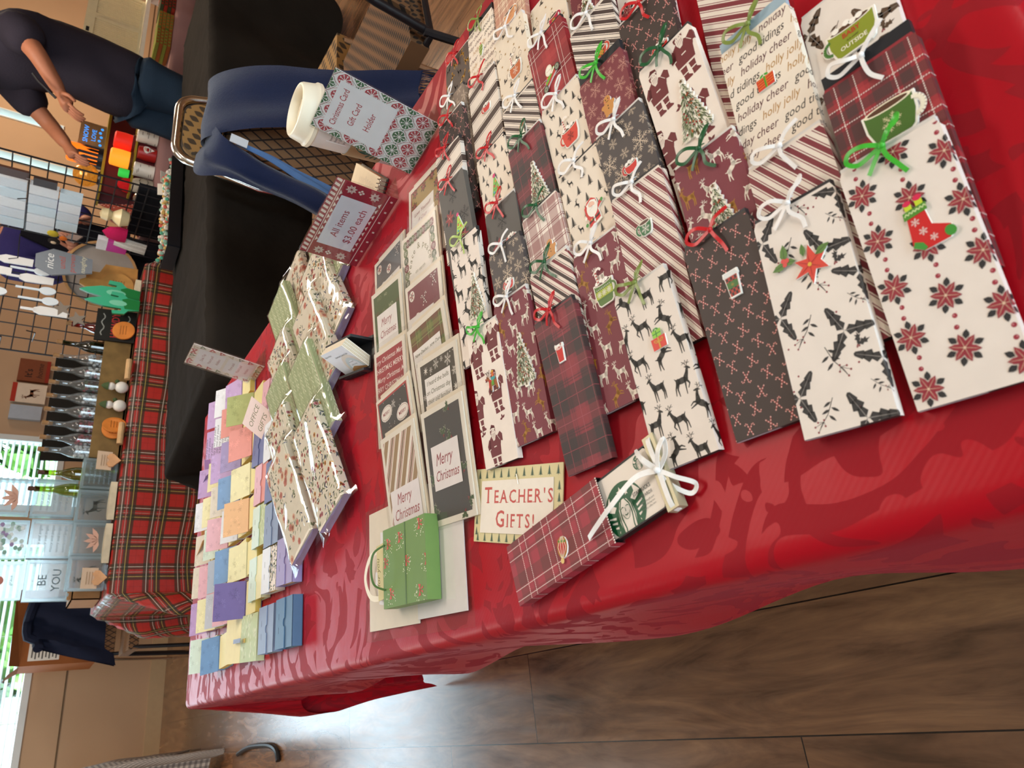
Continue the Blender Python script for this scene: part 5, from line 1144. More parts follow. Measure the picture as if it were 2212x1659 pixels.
s_([(0, .066, .012), (.012, .078, .010), (.022, .088, .004), (.026, .080, .003), (.014, .070, .009), (.002, .066, .012)], .0036); s_([(-.029, .066, .004), (-.026, .066, .0112), (0, .066, .0114), (.028, .066, .0112), (.0325, .066, .004)], .0044); p.ball((0, .066, .0128), .003, '#ece8e4', 8, 5); p.build('ribbon_bow', SATIN, t, True, 1.2)
# ---- acrylic table signs
def sign(label, mid, yaw, lean, W, H, fn, foot=.045):
    a, l = R(yaw), R(lean); r_ = Vector((math.cos(a), math.sin(a), 0)); n = Vector((-r_.y, r_.x, 0)); up = Vector((0, 0, 1))*math.cos(l)+n*math.sin(l)
    M = frame((mid[0], mid[1], TZ+.002), r_, up); t = thing('table_sign', label, 'sign', mat=M)
    q = PM(); base = fn(q, W, H); q.build('printed_sheet', PAPER, t)
    s = PM(); w2 = W/2+.001
    s.box(-w2, w2, 0, H+.001, .0010, .0028, '#ffffff'); s.box(-w2, w2, 0, H+.001, -.0042, -.0024, '#ffffff')
    Mi = M.inverted().to_3x3(); back = (Mi @ n).normalized(); dn = (Mi @ Vector((0, 0, 1))).normalized()*.0006
    P0 = Vector((-w2, 0, -.003)); P1 = Vector((w2, 0, -.003)); P2 = P1+back*foot; P3 = P0+back*foot
    s.poly([P0+dn, P1+dn, P2+dn, P3+dn], '#ffffff'); s.poly([P0-dn, P1-dn, P2-dn, P3-dn], '#ffffff'); s.build('acrylic_stand', ACRYL, t); return t
def sheet(q, W, H, col):
    q.box(-W/2, W/2, .001, H, -.0014, -.0006, col)
def s_one(q, W, H):
    sheet(q, W, H, '#ece7e6'); p = Pat(); G_, R_ = '#3d6a4a', '#b04550'
    def orn(x, y, c_, s):
        p.add([(x, y-s), (x+s*.9, y-s*.3), (x+s*.95, y+.25*s), (x+.3*s, y+.95*s), (x, y+s), (x-.3*s, y+.95*s), (x-.95*s, y+.25*s), (x-s*.9, y-s*.3)], c_, 1)
        for k in range(9):
            a = -1.57+k*.7; p.st((x, y), (x+.8*s*math.cos(a), y+.8*s*math.sin(a)), .09*s, .06*s, '#ece7e6', 2); p.ell(x+.72*s*math.cos(a), y+.72*s*math.sin(a), .11*s, .11*s, '#ece7e6', 2, 7)
    s = .0100; k = 0
    for j in range(11):
        for i in range(-3, 4):
            x = i*.0245+(j % 2)*.01225; y = -.002+j*.0190; c_ = (G_, R_)[(j) % 2]
            orn(x, y+.004, c_, s)
            for sg in (-1, 1): p.pl([(x, y-.0075), (x+sg*.0105, y-.001), (x+sg*.0118, y+.007), (x+sg*.005, y+.017), (x, y+.0205)], .0005, (G_, R_)[j % 2], 0)
            p.ell(x+.01225, y+.004, .0009, .0009, c_, 0, 7)
            for a in range(4): p.ell(x+.01225+.0026*math.cos(a*1.57), y+.004+.0026*math.sin(a*1.57), .0005, .0005, (R_, G_)[j % 2], 0, 5)
    p.rect(-.036, .036, .058, .140, '#ebe8ea', 5)
    for y, t_ in ((.124, 'Christmas Card'), (.102, 'Gift Card'), (.080, 'Holder')): p.text(t_, -.002, y, .0125, '#b0424c', 6, 0, .004, 'c', 0, {0: .058}.get(0 if 'Chr' in t_ else 1, None) if 'Chr' in t_ else (.036 if 'Gift' in t_ else .030))
    q.decal(p, lambda u, v, h: (u, v, -.0006+h), (-W/2, W/2, .001, H))
def s_two(q, W, H):
    sheet(q, W, H, '#9d2c3c'); p = Pat(); C_ = '#e9dcd0'
    for k in range(18): x = -W/2+.004+k*.0095; p.add([(x, H-.009), (x+.005, H-.009), (x+.0075, H-.001), (x+.0025, H-.001)], C_, 0); 
    for y in (H-.012, .013): p.rect(-W/2, W/2, y, y+.0012, C_, 0)
    for k in range(7): p.rect(-W/2+.012+k*.023, -W/2+.0155+k*.023, .005, .0085, C_, 0)
    def flake(x, y, s):
        for k in range(8):
            a = k*.785+.39; c_, d_ = math.cos(a), math.sin(a); p.add([(x, y), (x+s*.55*math.cos(a-.36), y+s*.55*math.sin(a-.36)), (x+s*c_, y+s*d_), (x+s*.55*math.cos(a+.36), y+s*.55*math.sin(a+.36))], C_, 1)
            p.st((x, y), (x+s*c_, y+s*d_), .0008, .0004, '#9d2c3c', 2)
    for x in (-W/2+.0125, W/2-.0125):
        flake(x, H*.34, .0095); flake(x, H*.72, .0095)
        for dx, dy in ((0, 0), (.003, .003), (-.003, .003), (0, .006)): p.add([(x+dx, H*.53+dy-.0022), (x+dx+.0022, H*.53+dy), (x+dx, H*.53+dy+.0022), (x+dx-.0022, H*.53+dy)], C_, 1)
    for k in range(9): x = -W/2+.030+k*.0128; p.add([(x, .0185), (x+.010, .0185), (x+.005, .0225)], C_, 1); p.add([(x, H-.0135), (x+.010, H-.0135), (x+.005, H-.0175)], C_, 1)
    p.rect(-.053, .053, .023, H-.0175, '#e6e3ea', 5)
    p.text('All items', -.002, .055, .0165, '#a8414b', 6, 0, .002, 'c', 0, .058); p.text('$3.00 each', 0, .032, .0165, '#a8414b', 6, 0, .002, 'c', 0, .076)
    q.decal(p, lambda u, v, h: (u, v, -.0006+h), (-W/2, W/2, .001, H))
def s_tall(q, W, H):
    sheet(q, W, H, '#eadfd8'); p = Pat(); rn = random.Random(4)
    for k in range(26):
        t_ = k/26*4; s, f = int(t_), t_-int(t_); x, y = [(-W/2+.008+f*(W-.016), H-.007), (W/2-.007, H-.01-f*(H-.02)), (W/2-.008-f*(W-.016), .008), (-W/2+.007, .01+f*(H-.02))][s]
        a = rn.uniform(0, 3); c_ = ['#b84a55', '#b84a55', '#c9b7a4', '#7d8a72'][k % 4]; p.add([(x+.0085*math.cos(a+b), y+.0085*math.sin(a+b)) for b in (0, 2.1, 4.2)], c_, 1); p.ell(x, y, .002, .002, '#eadfd8', 2, 7)
    for y0, ls in ((.080, ('Desk Top', 'Post-it pad', 'Holders')), (.018, ('Purse pack', 'Post-it pad', 'Holders'))):
        p.rect(-.033, .033, y0, y0+.056, '#e9e4ea', 5)
        for i, t_ in enumerate(ls): p.text(t_, 0, y0+.040-i*.016, .0085, '#a8616c', 6, .1, 0, 'c')
    q.decal(p, lambda u, v, h: (u, v, -.0006+h), (-W/2, W/2, .001, H))
sign('tall clear-framed sign reading Christmas Card Gift Card Holder, in front of the coffee cup', (.719, .675), -80.1, 13.5, .094, .152, s_one)
sign('wide red knit-print sign reading All items $3.00 each in an acrylic stand', (.684, .843), -82.0, 4, .162, .096, s_two)
sign('tall narrow sign about sticky note pads at the far corner of the table', (.720, 1.483), -89.2, 11.5, .094, .152, s_tall)
# small flat sign reading office gifts
r_ = Vector((.43, -.90, 0)); n_ = Vector((-r_.y, r_.x, 0)); M = frame((.545, 1.352, TZ+.014), Vector((.50, -.87, 0)), (n_*.8+Vector((0, 0, .6))))
t = thing('paper_sign', 'small cream card sign reading Office Gifts among the note holders', 'sign', mat=M)
p = PM(); p.box(-.036, .036, 0, .062, 0, .001, '#ecd3cc'); q = Pat(); q.text('OFFICE', 0, .036, .0155, '#7d7a5a', 0, .05, 0, 'c', 0, .056); q.text('GIFTS', 0, .012, .0155, '#7d7a5a', 0, .05, 0, 'c', 0, .046); p.decal(q, lambda u, v, h: (u, v, .001+h)); p.build('lettered_card', CARD, t)
# ---- coffee cup
t = thing('coffee_cup', 'white paper coffee cup with a cream lid and brown cardboard sleeve', 'cup', (.79, .752, TZ+.001))
prof = [(.0, .002), (.029, .002), (.0295, 0), (.031, .002), (.0415, .135), (.043, .137), (.043, .140)]
p = PM(); p.lathe(prof, '#ece6df', 40); q = Pat()
rr_ = lambda z: .0305+(.0415-.0305)*z/.135
def wrap(u, v, h): a = 3.55+u/.037; r0 = rr_(v)+.0003+h; return Vector((r0*math.cos(a), r0*math.sin(a), v))
q.rect(-.014, .014, .088, .118, '#f2eeea', 0)
for i, t_ in enumerate(('Item 1 of 1', 'Items in order', '* Shot', 'Vt Latte')): q.text(t_, -.012, .111-i*.0068, .0052, '#55504c', 1)
lab = Pat()
for pts, c_, l in q.items: lab.items.append((pts, c_, l))
p.decal(lab, wrap); p.build('cup_body', PAPER, t, True)
p = PM(); p.lathe([(rr_(.030)+.0008, .030), (rr_(.030)+.0016, .030), (rr_(.082)+.0018, .082), (rr_(.082)+.0008, .082)], '#a3805a', 40); q = Pat()
q.ell(-.018, .058, .021, .021, '#1f4a3c', 0, 26); q.ell(-.014, .056, .013, .016, '#a3805a', 1, 22); q.ell(-.016, .060, .007, .009, '#1f4a3c', 2, 18)
for k in range(3): q.pl([(-.045, .040+k*.007), (-.036, .036+k*.006), (-.026, .036+k*.004)], .0028, '#1f4a3c', 0); q.pl([(.0, .036+k*.007), (.009, .040+k*.007), (.018, .046+k*.006)], .0028, '#1f4a3c', 0)
def wrap2(u, v, h): a = 4.15+u/.036; r0 = rr_(v)+.0021+h; return Vector((r0*math.cos(a), r0*math.sin(a), v))
p.decal(q, wrap2); o = p.build('cardboard_sleeve', PAPER, t, True); o['label'] = 'brown cardboard sleeve with a dark green round emblem'
p = PM(); p.lathe([(.0435, .134), (.0455, .136), (.0455, .141), (.0435, .143), (.0425, .146), (.0395, .160), (.0375, .163), (.0345, .1635), (.033, .160), (.0325, .151), (.0, .150)], '#efe3cb', 44); p.ball((.026, 0, .152), .0025, '#8a7a62', 8, 5, (1, 1, .3)); p.build('lid', PLASTIC, t, True)
# ---- spiral notebook behind the signs
t = thing('spiral_notebook', 'spiral notebook with cream pages lying beside the coffee cup', 'notebook', mat=place(.775, .878, TZ+.0012, -42))
p = PM(); p.box(-.052, .052, -.070, .072, 0, .0015, '#4a4038'); p.build('cover', CARD, t)
p = PM(); p.box(-.050, .050, -.066, .070, .0017, .012, '#dcc7a4'); q = Pat(); [q.rect(-.047, .047, y*.006-.05, y*.006-.0495, '#c9b496', 0) for y in range(18)]
for k in range(14): q.pl([(.01+rnd.uniform(0, .02), -.05+k*.006), (.02+rnd.uniform(0, .02), -.048+k*.006), (.035, -.05+k*.006)], .0004, '#6d6258', 1)
p.decal(q, lambda u, v, h: (u, v, .012+h), (-.05, .05, -.066, .07)); p.build('pages', CARD, t)
p = PM()
for k in range(15): x = -.046+k*.0066; p.tube([(x, -.070+.010*math.cos(a), .007+.010*math.sin(a)) for a in [6.283*j/12 for j in range(13)]], .0007, '#b9aa90', 5, False)
p.build('spiral_wire', CHROME, t, True)
# ---- business cards in a black holder
t = thing('business_card_holder', 'black desk holder full of white business cards beside the striped words card', 'card holder', mat=frame((.478, .925, TZ+.001), (-.26, -.96, 0), (.96, -.26, 0)))
p = PM(); Ml = Matrix.Translation((0, 0, 0)); p.box(-.050, .050, -.002, .052, 0, .004, '#141414'); p.box(-.050, .050, -.004, 0, 0, .014, '#141414'); p.box(-.052, .052, .042, .046, 0, .040, '#141414')
for k in range(16): p.box(-.036+k*.0045, -.034+k*.0045, -.0052, -.004, .002, .010, '#050505')
p.build('holder', BLACKM, t)
p = PM(); Mc = Matrix.Translation((0, .004, .005)) @ Matrix.Rotation(R(62), 4, 'X')
for k in range(7): p.box(-.0445, .0445, 0, .0505, -k*.0022-.0018, -k*.0022, ['#efe3cf', '#e3d3b6'][k % 2], Mc)
q = Pat(); q.rect(-.0445, .0445, 0, .0505, '#e4e7ef', 0)
for s, c_ in ((.031, '#dcd3c8'), (.024, '#c3d0d6'), (.018, '#e4e7ef')): q.ell(.018, .004, s, s, c_, 1 if s == .031 else (2 if s == .024 else 3), 30)
q.poly([(-.01, .0), (.044, .0), (.044, .003), (.01, .010), (-.004, .006)], '#b98a5a', 4); q.text('Name Here', -.040, .041, .0052, '#55585f', 5, .2); q.text('Handmade Cards & Gifts', -.012, .034, .0046, '#3d4048', 5); q.text('call or email', .008, .018, .0035, '#6a6d75', 5); q.text('cards to order', .008, .012, .0035, '#6a6d75', 5)
q2 = Pat(); q2.items = [i for i in q.items if True]
p.decal(q2, lambda u, v, h: Mc @ Vector((u, v, h+.0001)), (-.0445, .0445, 0, .0505)); p.build('business_cards', CARD, t)
# ---- long notepads wrapped in cellophane
def floral(W, L, kind, seed):
    p = Pat(); rn = random.Random(seed); n = {'rose': 42, 'green': 0, 'small': 95}[kind]
    if kind == 'green':
        y = -.01; k = 0
        while y < L+.01:
            for i in range(int(W/.008)+3):
                x = -.004+i*.008+(k % 2)*.002; a = 1.2 if i % 2 else 1.95
                m_petal(.0085, .003, a, rn.choice(['#dfe3c2', '#d3d9b4', '#b9c49a']), p, 0, x, y)
            y += .0052; k += 1
        return '#a9b58a', p
    for k in range(n):
        x, y = rn.uniform(0, W), rn.uniform(0, L)
        for j in range(4): a = rn.uniform(0, 6.28); m_petal(rn.uniform(.006, .011), .0028, a, rn.choice(['#6d7a55', '#4d5a45', '#8a9068', '#59607a']), p, 0, x+.004*math.cos(a), y+.004*math.sin(a))
    for k in range(n):
        x, y = rn.uniform(0, W), rn.uniform(0, L); s = rn.uniform(.005, .008) if kind == 'rose' else rn.uniform(.002, .0042); c_ = rn.choice(['#e3a08a', '#d98a7a', '#e8b79a', '#efc9a8'] if kind == 'rose' else ['#c9584a', '#b5404a', '#e0a24a', '#c97a8a', '#e8b79a'])
        for j in range(5): p.ell(x+s*.5*math.cos(j*1.256), y+s*.5*math.sin(j*1.256), s*.55, s*.5, c_, 1, 8)
        p.ell(x, y, s*.45, s*.45, '#c9705f' if kind == 'rose' else '#8a3a2a', 2, 8)
    return '#e9dcc9', p
NL, NW, NT = .190, .096, .016
def notepad(M, kind, label, seed):
    t = thing('notepad', label, 'notepad', mat=M, group='long notepads in crinkled cellophane'); w2 = NW/2
    p = PM(); p.box(-w2+.002, w2-.002, -NL+.001, -.001, .001, NT-.001, '#e8dcc0'); p.build('paper_pad', CARD, t)
    base, pt = floral(NW+2*NT, NL, kind, seed); c_ = PM()
    c_.poly([(-w2, -NL, NT), (w2-.004, -NL, NT), (w2-.004, 0, NT), (-w2, 0, NT)], base); c_.poly([(w2-.004, -NL, NT), (w2, -NL, NT-.004), (w2, 0, NT-.004), (w2-.004, 0, NT)], base); c_.poly([(w2, -NL, 0), (w2, 0, 0), (w2, 0, NT-.004), (w2, -NL, NT-.004)], base); c_.poly([(-w2, -NL, 0), (-w2, -NL, NT), (-w2, 0, NT), (-w2, 0, 0)], base)
    c_.box(-w2, w2, -NL, 0, 0, .0008, '#9b8fae'); c_.poly([(-w2, -NL-.0002, .001), (w2, -NL-.0002, .001), (w2, -NL-.0002, NT-.004), (-w2, -NL-.0002, NT)], '#a79ab8')
    c_.decal(pt, lambda u, v, h: (u-w2, v-NL, NT+h), (0, NW-.004, 0, NL)); c_.decal(pt, lambda u, v, h: (w2+h, v-NL, NT-.004-(u-NW)), (NW, NW+NT-.004, 0, NL)); c_.decal(pt, lambda u, v, h: (w2-.004+(u-NW+.004)+h*.7, v-NL, NT-(u-NW+.004)+h*.7), (NW-.004, NW, 0, NL)); c_.build('cover', PAPER, t)
    from mathutils import noise
    s = PM(); rows = []; nx, ny = 15, 25; rn = random.Random(seed)
    for j in range(ny):
        v = -NL-.012+(NL+.028)*j/(ny-1); row = []
        for i in range(nx):
            f = i/(nx-1); a = f*2-1
            if abs(a) < .8: x = a/.8*(w2+.003); z = NT+.0022
            else: x = math.copysign(w2+.004+(abs(a)-.8)*.06*(1.6 if abs(v+NL/2) > NL*.48 else 1), a); z = NT*(1-(abs(a)-.8)/.2*.9)+.001
            e = .0034*noise.noise(Vector((x*34+seed, v*14, 0)))+.0010*noise.noise(Vector((x*100, v*60, seed)))
            if v < -NL or v > .002: z = max(.004, z*.45+.004*noise.noise(Vector((x*60, v*10, seed))))
            row.append((x, v, max(.001, z+(max(-.0012, e) if abs(a) < .8 else e))))
        rows.append(row)
    s.grid(rows, '#ffffff'); s.build('cellophane_wrap', CELLO, t, True, 3)
    return t
NP = [[('green', .865, 1.045, -24, 'green leaf-print notepad right behind the All items sign'), ('small', .735, 1.030, -24, 'orange and red floral notepad in the middle of the right wrapped column'), ('rose', .655, 1.052, -22, 'peach rose-print notepad beneath the business card holder column'), ('green', .560, 1.062, -22, 'wide green leaf notepad with long glossy glare beside the business cards'), ('small', .437, 1.030, -22, 'small red floral notepad at the near end of the right wrapped column')],
 [('rose', .880, 1.190, -22, 'peach floral notepad at the far top of the left wrapped column'), ('green', .765, 1.215, -22, 'green leaf notepad at the black cloth edge of the left wrapped column'), ('small', .655, 1.205, -22, 'floral notepad with one red rose in the left wrapped column'), ('green', .578, 1.195, -22, 'narrow green leaf notepad in the left wrapped column'), ('small', .492, 1.175, -20, 'pale yellow floral notepad overlapped by the big rose notepad'), ('rose', .412, 1.155, -24, 'big peach rose notepad at the near end of the left wrapped column')]]
ns = 3
for colm in NP:
    prev = []
    for kind, x, y, a, lab in colm:
        th, z = stack_pose(prev, x, NL, NT*.8, 8); ns += 1
        notepad(place(min(x*1.025, .845), y*1.025, TZ+.002+z+math.tan(th)*NL, a, th), kind, lab, ns)
# ---- sticky note holders
NOTE = {'lilac': '#b79ac9', 'blue': '#6f95bf', 'mint': '#cfe0d4', 'cream': '#e3dcb0', 'pink': '#d9a9b5', 'grey': '#a9b3c2', 'speck': '#b9bdc6', 'crlil': '#d6cdbf', 'white': '#dde0e6', 'coral': '#d78a80', 'olive': '#a5a86a', 'slate': '#6a6f9a', 'purple': '#6d5f94', 'orange': '#d9a878', 'lav': '#9a8cb8', 'bluegrey': '#8390ab', 'navy': '#4f6f8f', 'green': '#b4bf8e', 'floral': '#e3d3c4'}
NG = 'folded sticky note holders at the far end of the red table'
def emboss(p, w, l, c, kind, seed):
    rn = random.Random(seed); cl = lin(c); lt = tuple(min(1, q*1.25+.03) for q in cl); dk = tuple(q*.72 for q in cl)
    if kind == 'leaf':
        for k in range(34): m_petal(.011, .004, 1.2 if k % 2 else 1.95, '#dfe3c2', p, 0, rn.uniform(0, w), rn.uniform(0, l))
    elif kind == 'floral':
        q = floral(w, l, 'rose', seed)[1]; p.items += q.items[:150]
    elif kind == 'script':
        for k in range(9): p.text('love joy peace'[k % 5:], -.004, .004+k*.009, .010, '#4a4a5a', 0, .4)
    else:
        for k in range(16): p.put(m_snow(lt if k % 2 else dk, 5), rn.uniform(.004, w-.004), rn.uniform(.004, l-.004), rn.uniform(.003, .007), k, 0)
def note_open(x, y, c, label, ang=16, yaw=0, emb='flake', seed=0, z=0.0, pad=True):
    """a note pad in a folded cover, its lid popped up from the far edge"""
    t = thing('sticky_note_holder', label, 'sticky note holder', (x, y, TZ+.0012+z), R(yaw), group=NG); w = .070; h = .012
    p = PM(); p.box(-w/2, w/2, -w/2, w/2, 0, .001, NOTE[c]); p.box(-w/2, w/2, w/2-.001, w/2, 0, h, NOTE[c]); p.build('cover_base', CARD, t)
    if pad: p = PM(); p.box(-w/2+.002, w/2-.002, -w/2+.002, w/2-.003, .0012, h-.0005, '#e6d06a'); p.poly([(-w/2+.002, -w/2+.002, h-.0004), (w/2-.002, -w/2+.002, h-.0004), (w/2-.002, w/2-.003, h-.0004), (-w/2+.002, w/2-.003, h-.0004)], '#e8dda0'); o = p.build('note_pad', CARD, t)
    Ml = Matrix.Translation((0, w/2+.001, h)) @ Matrix.Rotation(R(ang), 4, 'X'); p = PM(); p.box(-w/2-.001, w/2+.001, 0, w*.9, 0, .001, NOTE[c], Ml); q = Pat(); emboss(q, w, w, NOTE[c], emb, seed)
    p.decal(q, lambda u, v, hh: Ml @ Vector((u-w/2, v, .001+hh)), (0, w, 0, w*.9)); p.build('lid', CARD, t); return t
def note_shut(M, c, c2, label, emb='none', seed=0, w=.082, l=.080):
    """a closed cover: body panel, overlapping flap with a half-round thumb notch"""
    t = thing('sticky_note_holder', label, 'sticky note holder', mat=M, group=NG); h = .017
    p = PM(); p.box(-w/2+.002, w/2-.002, -l+.003, -.003, .001, h-.002, '#e6d389'); p.build('note_pad', CARD, t)
    p = PM(); p.box(-w/2, w/2, -l, 0, 0, .0009, NOTE[c]); p.box(w/2-.001, w/2, -l, 0, 0, h, NOTE[c2]); p.box(-w*.06, w/2, -l, 0, h-.001, h, NOTE[c2]); q = Pat()
    if emb != 'none': emboss(q, w*.56, l, NOTE[c2], emb, seed)
    p.decal(q, lambda u, v, hh: (-w*.06+u, v-l, h+hh), (0, w*.56, 0, l)); p.build('cover', CARD, t)
    p = PM(); p.box(-w/2, -w/2+.001, -l, 0, 0, h+.001, NOTE[c]); f1 = w*.06
    O = [(-w/2, -l), (f1, -l)]+[(f1-.007*math.sin(k*.314), -l/2-.007*math.cos(k*.314)) for k in range(11)]+[(f1, 0), (-w/2, 0)]; p.prism(O, h+.0004, h+.0016, NOTE[c])
    for k in (-1, 1): p.box(-.024, -.0235, -l/2+k*.011-.005, -l/2+k*.011+.005, h+.0016, h+.0018, '#4a4a5a')
    p.build('flap', CARD, t); return t
A_ = [(.629, 1.30, 10, 'pink', 'pink', 'none', 'long pink note holder beside the Office Gifts sign'), (.545, 1.355, 8, 'slate', 'slate', 'none', 'slate purple note holder under the Office Gifts sign'), (.532, 1.280, 4, 'white', 'floral', 'floral', 'speckled floral note holder with a half-round notch, next to the wrapped notepads'), (.462, 1.335, 5, 'pink', 'coral', 'none', 'pink note holder with a gold-edged pad below the slate one'), (.447, 1.262, 5, 'slate', 'purple', 'none', 'dark purple note holder touching the cellophane wraps'), (.380, 1.340, 3, 'mint', 'green', 'leaf', 'mint and leaf-print note holder in the closed row'), (.365, 1.262, 3, 'bluegrey', 'bluegrey', 'none', 'blue-grey note holder between the mint one and the wrapped notepads'), (.285, 1.352, 2, 'mint', 'cream', 'none', 'pale yellow-green note holder alone near the closed row front'), (.285, 1.268, 4, 'white', 'floral', 'floral', 'rose-print note holder with white flap in the front closed row'), (.283, 1.182, 4, 'lav', 'lav', 'none', 'lavender note holder beside the big rose notepad'), (.186, 1.278, 2, 'bluegrey', 'bluegrey', 'none', 'grey-blue note holder beside the navy one at the table front'), (.184, 1.182, 2, 'navy', 'navy', 'none', 'navy blue note holder at the near front corner of the group')]
for i, (x, y, a, c1, c2, e, lab) in enumerate(A_): note_shut(place(x*1.03, y*1.03, TZ+.0012, a), c1, c2, lab, e, i)
OPEN = [(.155, 1.735, 'mint', 18, 'mint note holder at the far left corner of the red table'), (.150, 1.640, 'blue', 12, 'blue embossed note holder behind the open leaf-print one'),
 (.241, 1.765, 'lilac', 15, 'lilac embossed note holder at the far edge, second row from the front'), (.239, 1.685, 'cream', 20, 'cream note holder beside the lilac one in the second row'), (.236, 1.607, 'speck', 18, 'grey speckled note holder in the second row'), (.233, 1.529, 'pink', 22, 'pale pink note holder next to the wide-open one'), (.228, 1.450, 'purple', 62, 'wide-open dark purple note holder showing a bright yellow pad'),
 (.322, 1.765, 'crlil', 16, 'cream and lilac note holder at the far edge, third row'), (.318, 1.687, 'pink', 20, 'pink note holder in the third row beside the cream and lilac one'), (.316, 1.609, 'grey', 17, 'grey textured note holder in the third row'), (.319, 1.531, 'blue', 24, 'bright blue note holder in the third row'), (.308, 1.452, 'cream', 8, 'cream note holder in the third row beside the yellow-green one'),
 (.400, 1.770, 'crlil', 12, 'two-tone cream note holder at the far edge under the brown flap'), (.396, 1.690, 'mint', 9, 'mint note holder below the brown flap'), (.400, 1.610, 'pink', 30, 'tall pink note holder standing open in the fourth row'), (.398, 1.530, 'white', 9, 'white-blue note holder in the fourth row'), (.400, 1.450, 'orange', 34, 'orange note holder with a turquoise edge in the fourth row'),
 (.483, 1.770, 'white', 22, 'white-blue embossed note holder at the far edge, fifth row'), (.480, 1.690, 'cream', 22, 'cream note holder in the fifth row beside the white-blue one'), (.478, 1.610, 'crlil', 22, 'cream and lilac embossed note holder in the fifth row'), (.482, 1.530, 'blue', 28, 'blue snow-dotted note holder in the fifth row'), (.478, 1.450, 'cream', 14, 'cream note holder in the fifth row beside the pink closed one'),
 (.563, 1.765, 'lilac', 18, 'lilac note holder below the purple opened flap'), (.561, 1.687, 'cream', 10, 'cream note holder in the sixth row'), (.563, 1.609, 'lilac', 30, 'tall lilac note holder in the sixth row'), (.562, 1.530, 'lav', 24, 'lavender note holder in the sixth row behind the coral one'), (.565, 1.448, 'coral', 30, 'coral note holder with a green edge in the sixth row'),
 (.645, 1.690, 'lilac', 24, 'lilac note holder in the seventh row behind the script one'), (.646, 1.610, 'white', 24, 'white note holder covered in black script'), (.646, 1.530, 'coral', 30, 'coral note holder with an olive cover in the seventh row'), (.640, 1.446, 'olive', 50, 'olive note holder standing open with a yellow pad beside the Office Gifts sign'),
 (.728, 1.700, 'lilac', 22, 'lilac note holder with a cut-out window in the farthest row'), (.727, 1.622, 'white', 24, 'white embossed note holder in the farthest row')]
for i, (x, y, c, ang, lab) in enumerate(OPEN): note_open(x, y-.008, c, lab, 13+ang*.65, rnd.uniform(-4, 4), 'script' if 'script' in lab else ('flake' if ang < 60 else 'none'), i)
note_open(.725, 1.544, 'lilac', 'lilac note holder right behind the tall sign', 20, 3, 'flake', 90)
# two holders with their lids thrown right back, and the wide-open leaf-print one
for x, y, yaw, c, lab in ((.470, 1.862, 24, 'orange', 'brown-lined note holder lying open, its flap crossing the fourth row'), (.640, 1.872, 20, 'lilac', 'purple note holder lying fully open like a box at the far edge')):
    t = thing('sticky_note_holder', lab, 'sticky note holder', (x, y, TZ+.0012), R(yaw), group=NG); w = .076
    p = PM(); p.box(-w/2, w/2, -w/2, w/2, 0, .001, NOTE[c]); p.box(-w/2, w/2, w/2-.001, w/2, 0, .016, NOTE[c]); p.build('cover_base', CARD, t)
    p = PM(); Ml = Matrix.Translation((0, -w/2, .001)) @ Matrix.Rotation(R(28), 4, 'X'); p.box(-w/2, w/2, -.05, 0, 0, .001, NOTE[c], Ml); p.box(-.006, .006, -.03, -.028, .001, .0013, '#4a3a4a', Ml); p.build('lid', CARD, t)
    p = PM(); Ms = Matrix.Translation((-w/2, 0, .001)) @ Matrix.Rotation(R(-50), 4, 'Y'); p.box(-.001, 0, -w/2, w/2, 0, .05, NOTE[c], Ms); p.build('side_flap', CARD, t)
r_ = Vector((.03, -1, 0)); t = thing('sticky_note_holder', 'large flat-opened note holder with green leaf print and cream lining', 'sticky note holder', mat=frame((.196, 1.475, TZ+.0012), (-.06, -1, 0), (1, -.06, 0)), group=NG)
p = PM(); p.box(-.010, .096, -.085, 0, .014, .0152, '#b4bf8e'); q = Pat(); emboss(q, .106, .085, '#b4bf8e', 'leaf', 3); emboss(q, .106, .085, '#b4bf8e', 'leaf', 8); p.decal(q, lambda u, v, hh: (u-.010, v-.085, .0152+hh), (0, .106, 0, .085)); p.box(.096, .0972, -.085, 0, 0, .0152, '#c3cb9c'); p.build('printed_cover', PAPER, t)
p = PM(); Ml = Matrix.Translation((-.010, 0, .0145)) @ Matrix.Rotation(R(7), 4, 'Y'); p.box(-.075, 0, -.085, 0, 0, .001, '#e6d9a6', Ml); o = p.build('lining_flap', CARD, t); o['label'] = 'plain cream inside flap'
p = PM(); p.box(-.008, .094, -.083, -.002, .001, .0135, '#e8dca0'); p.build('note_pad', CARD, t)
p = PM(); p.box(-.034, .016, -.049, -.041, .0225, .0232, '#7a7f96'); p.box(.008, .024, -.050, -.042, .0156, .0166, '#c9a94a'); p.build('tuck_tab', CARD, t)
# ================================================================== furniture and people behind the red table
def simple(name, label, cat, build, mat, part=None, loc=(0, 0, 0), rz=0, group=None, smooth=False):
    """a thing that is one mesh"""
    p = PM(); build(p); o = p.build(name, mat, None, smooth); o.location = loc; o.rotation_euler = (0, 0, rz); return tag(o, label, cat, group)
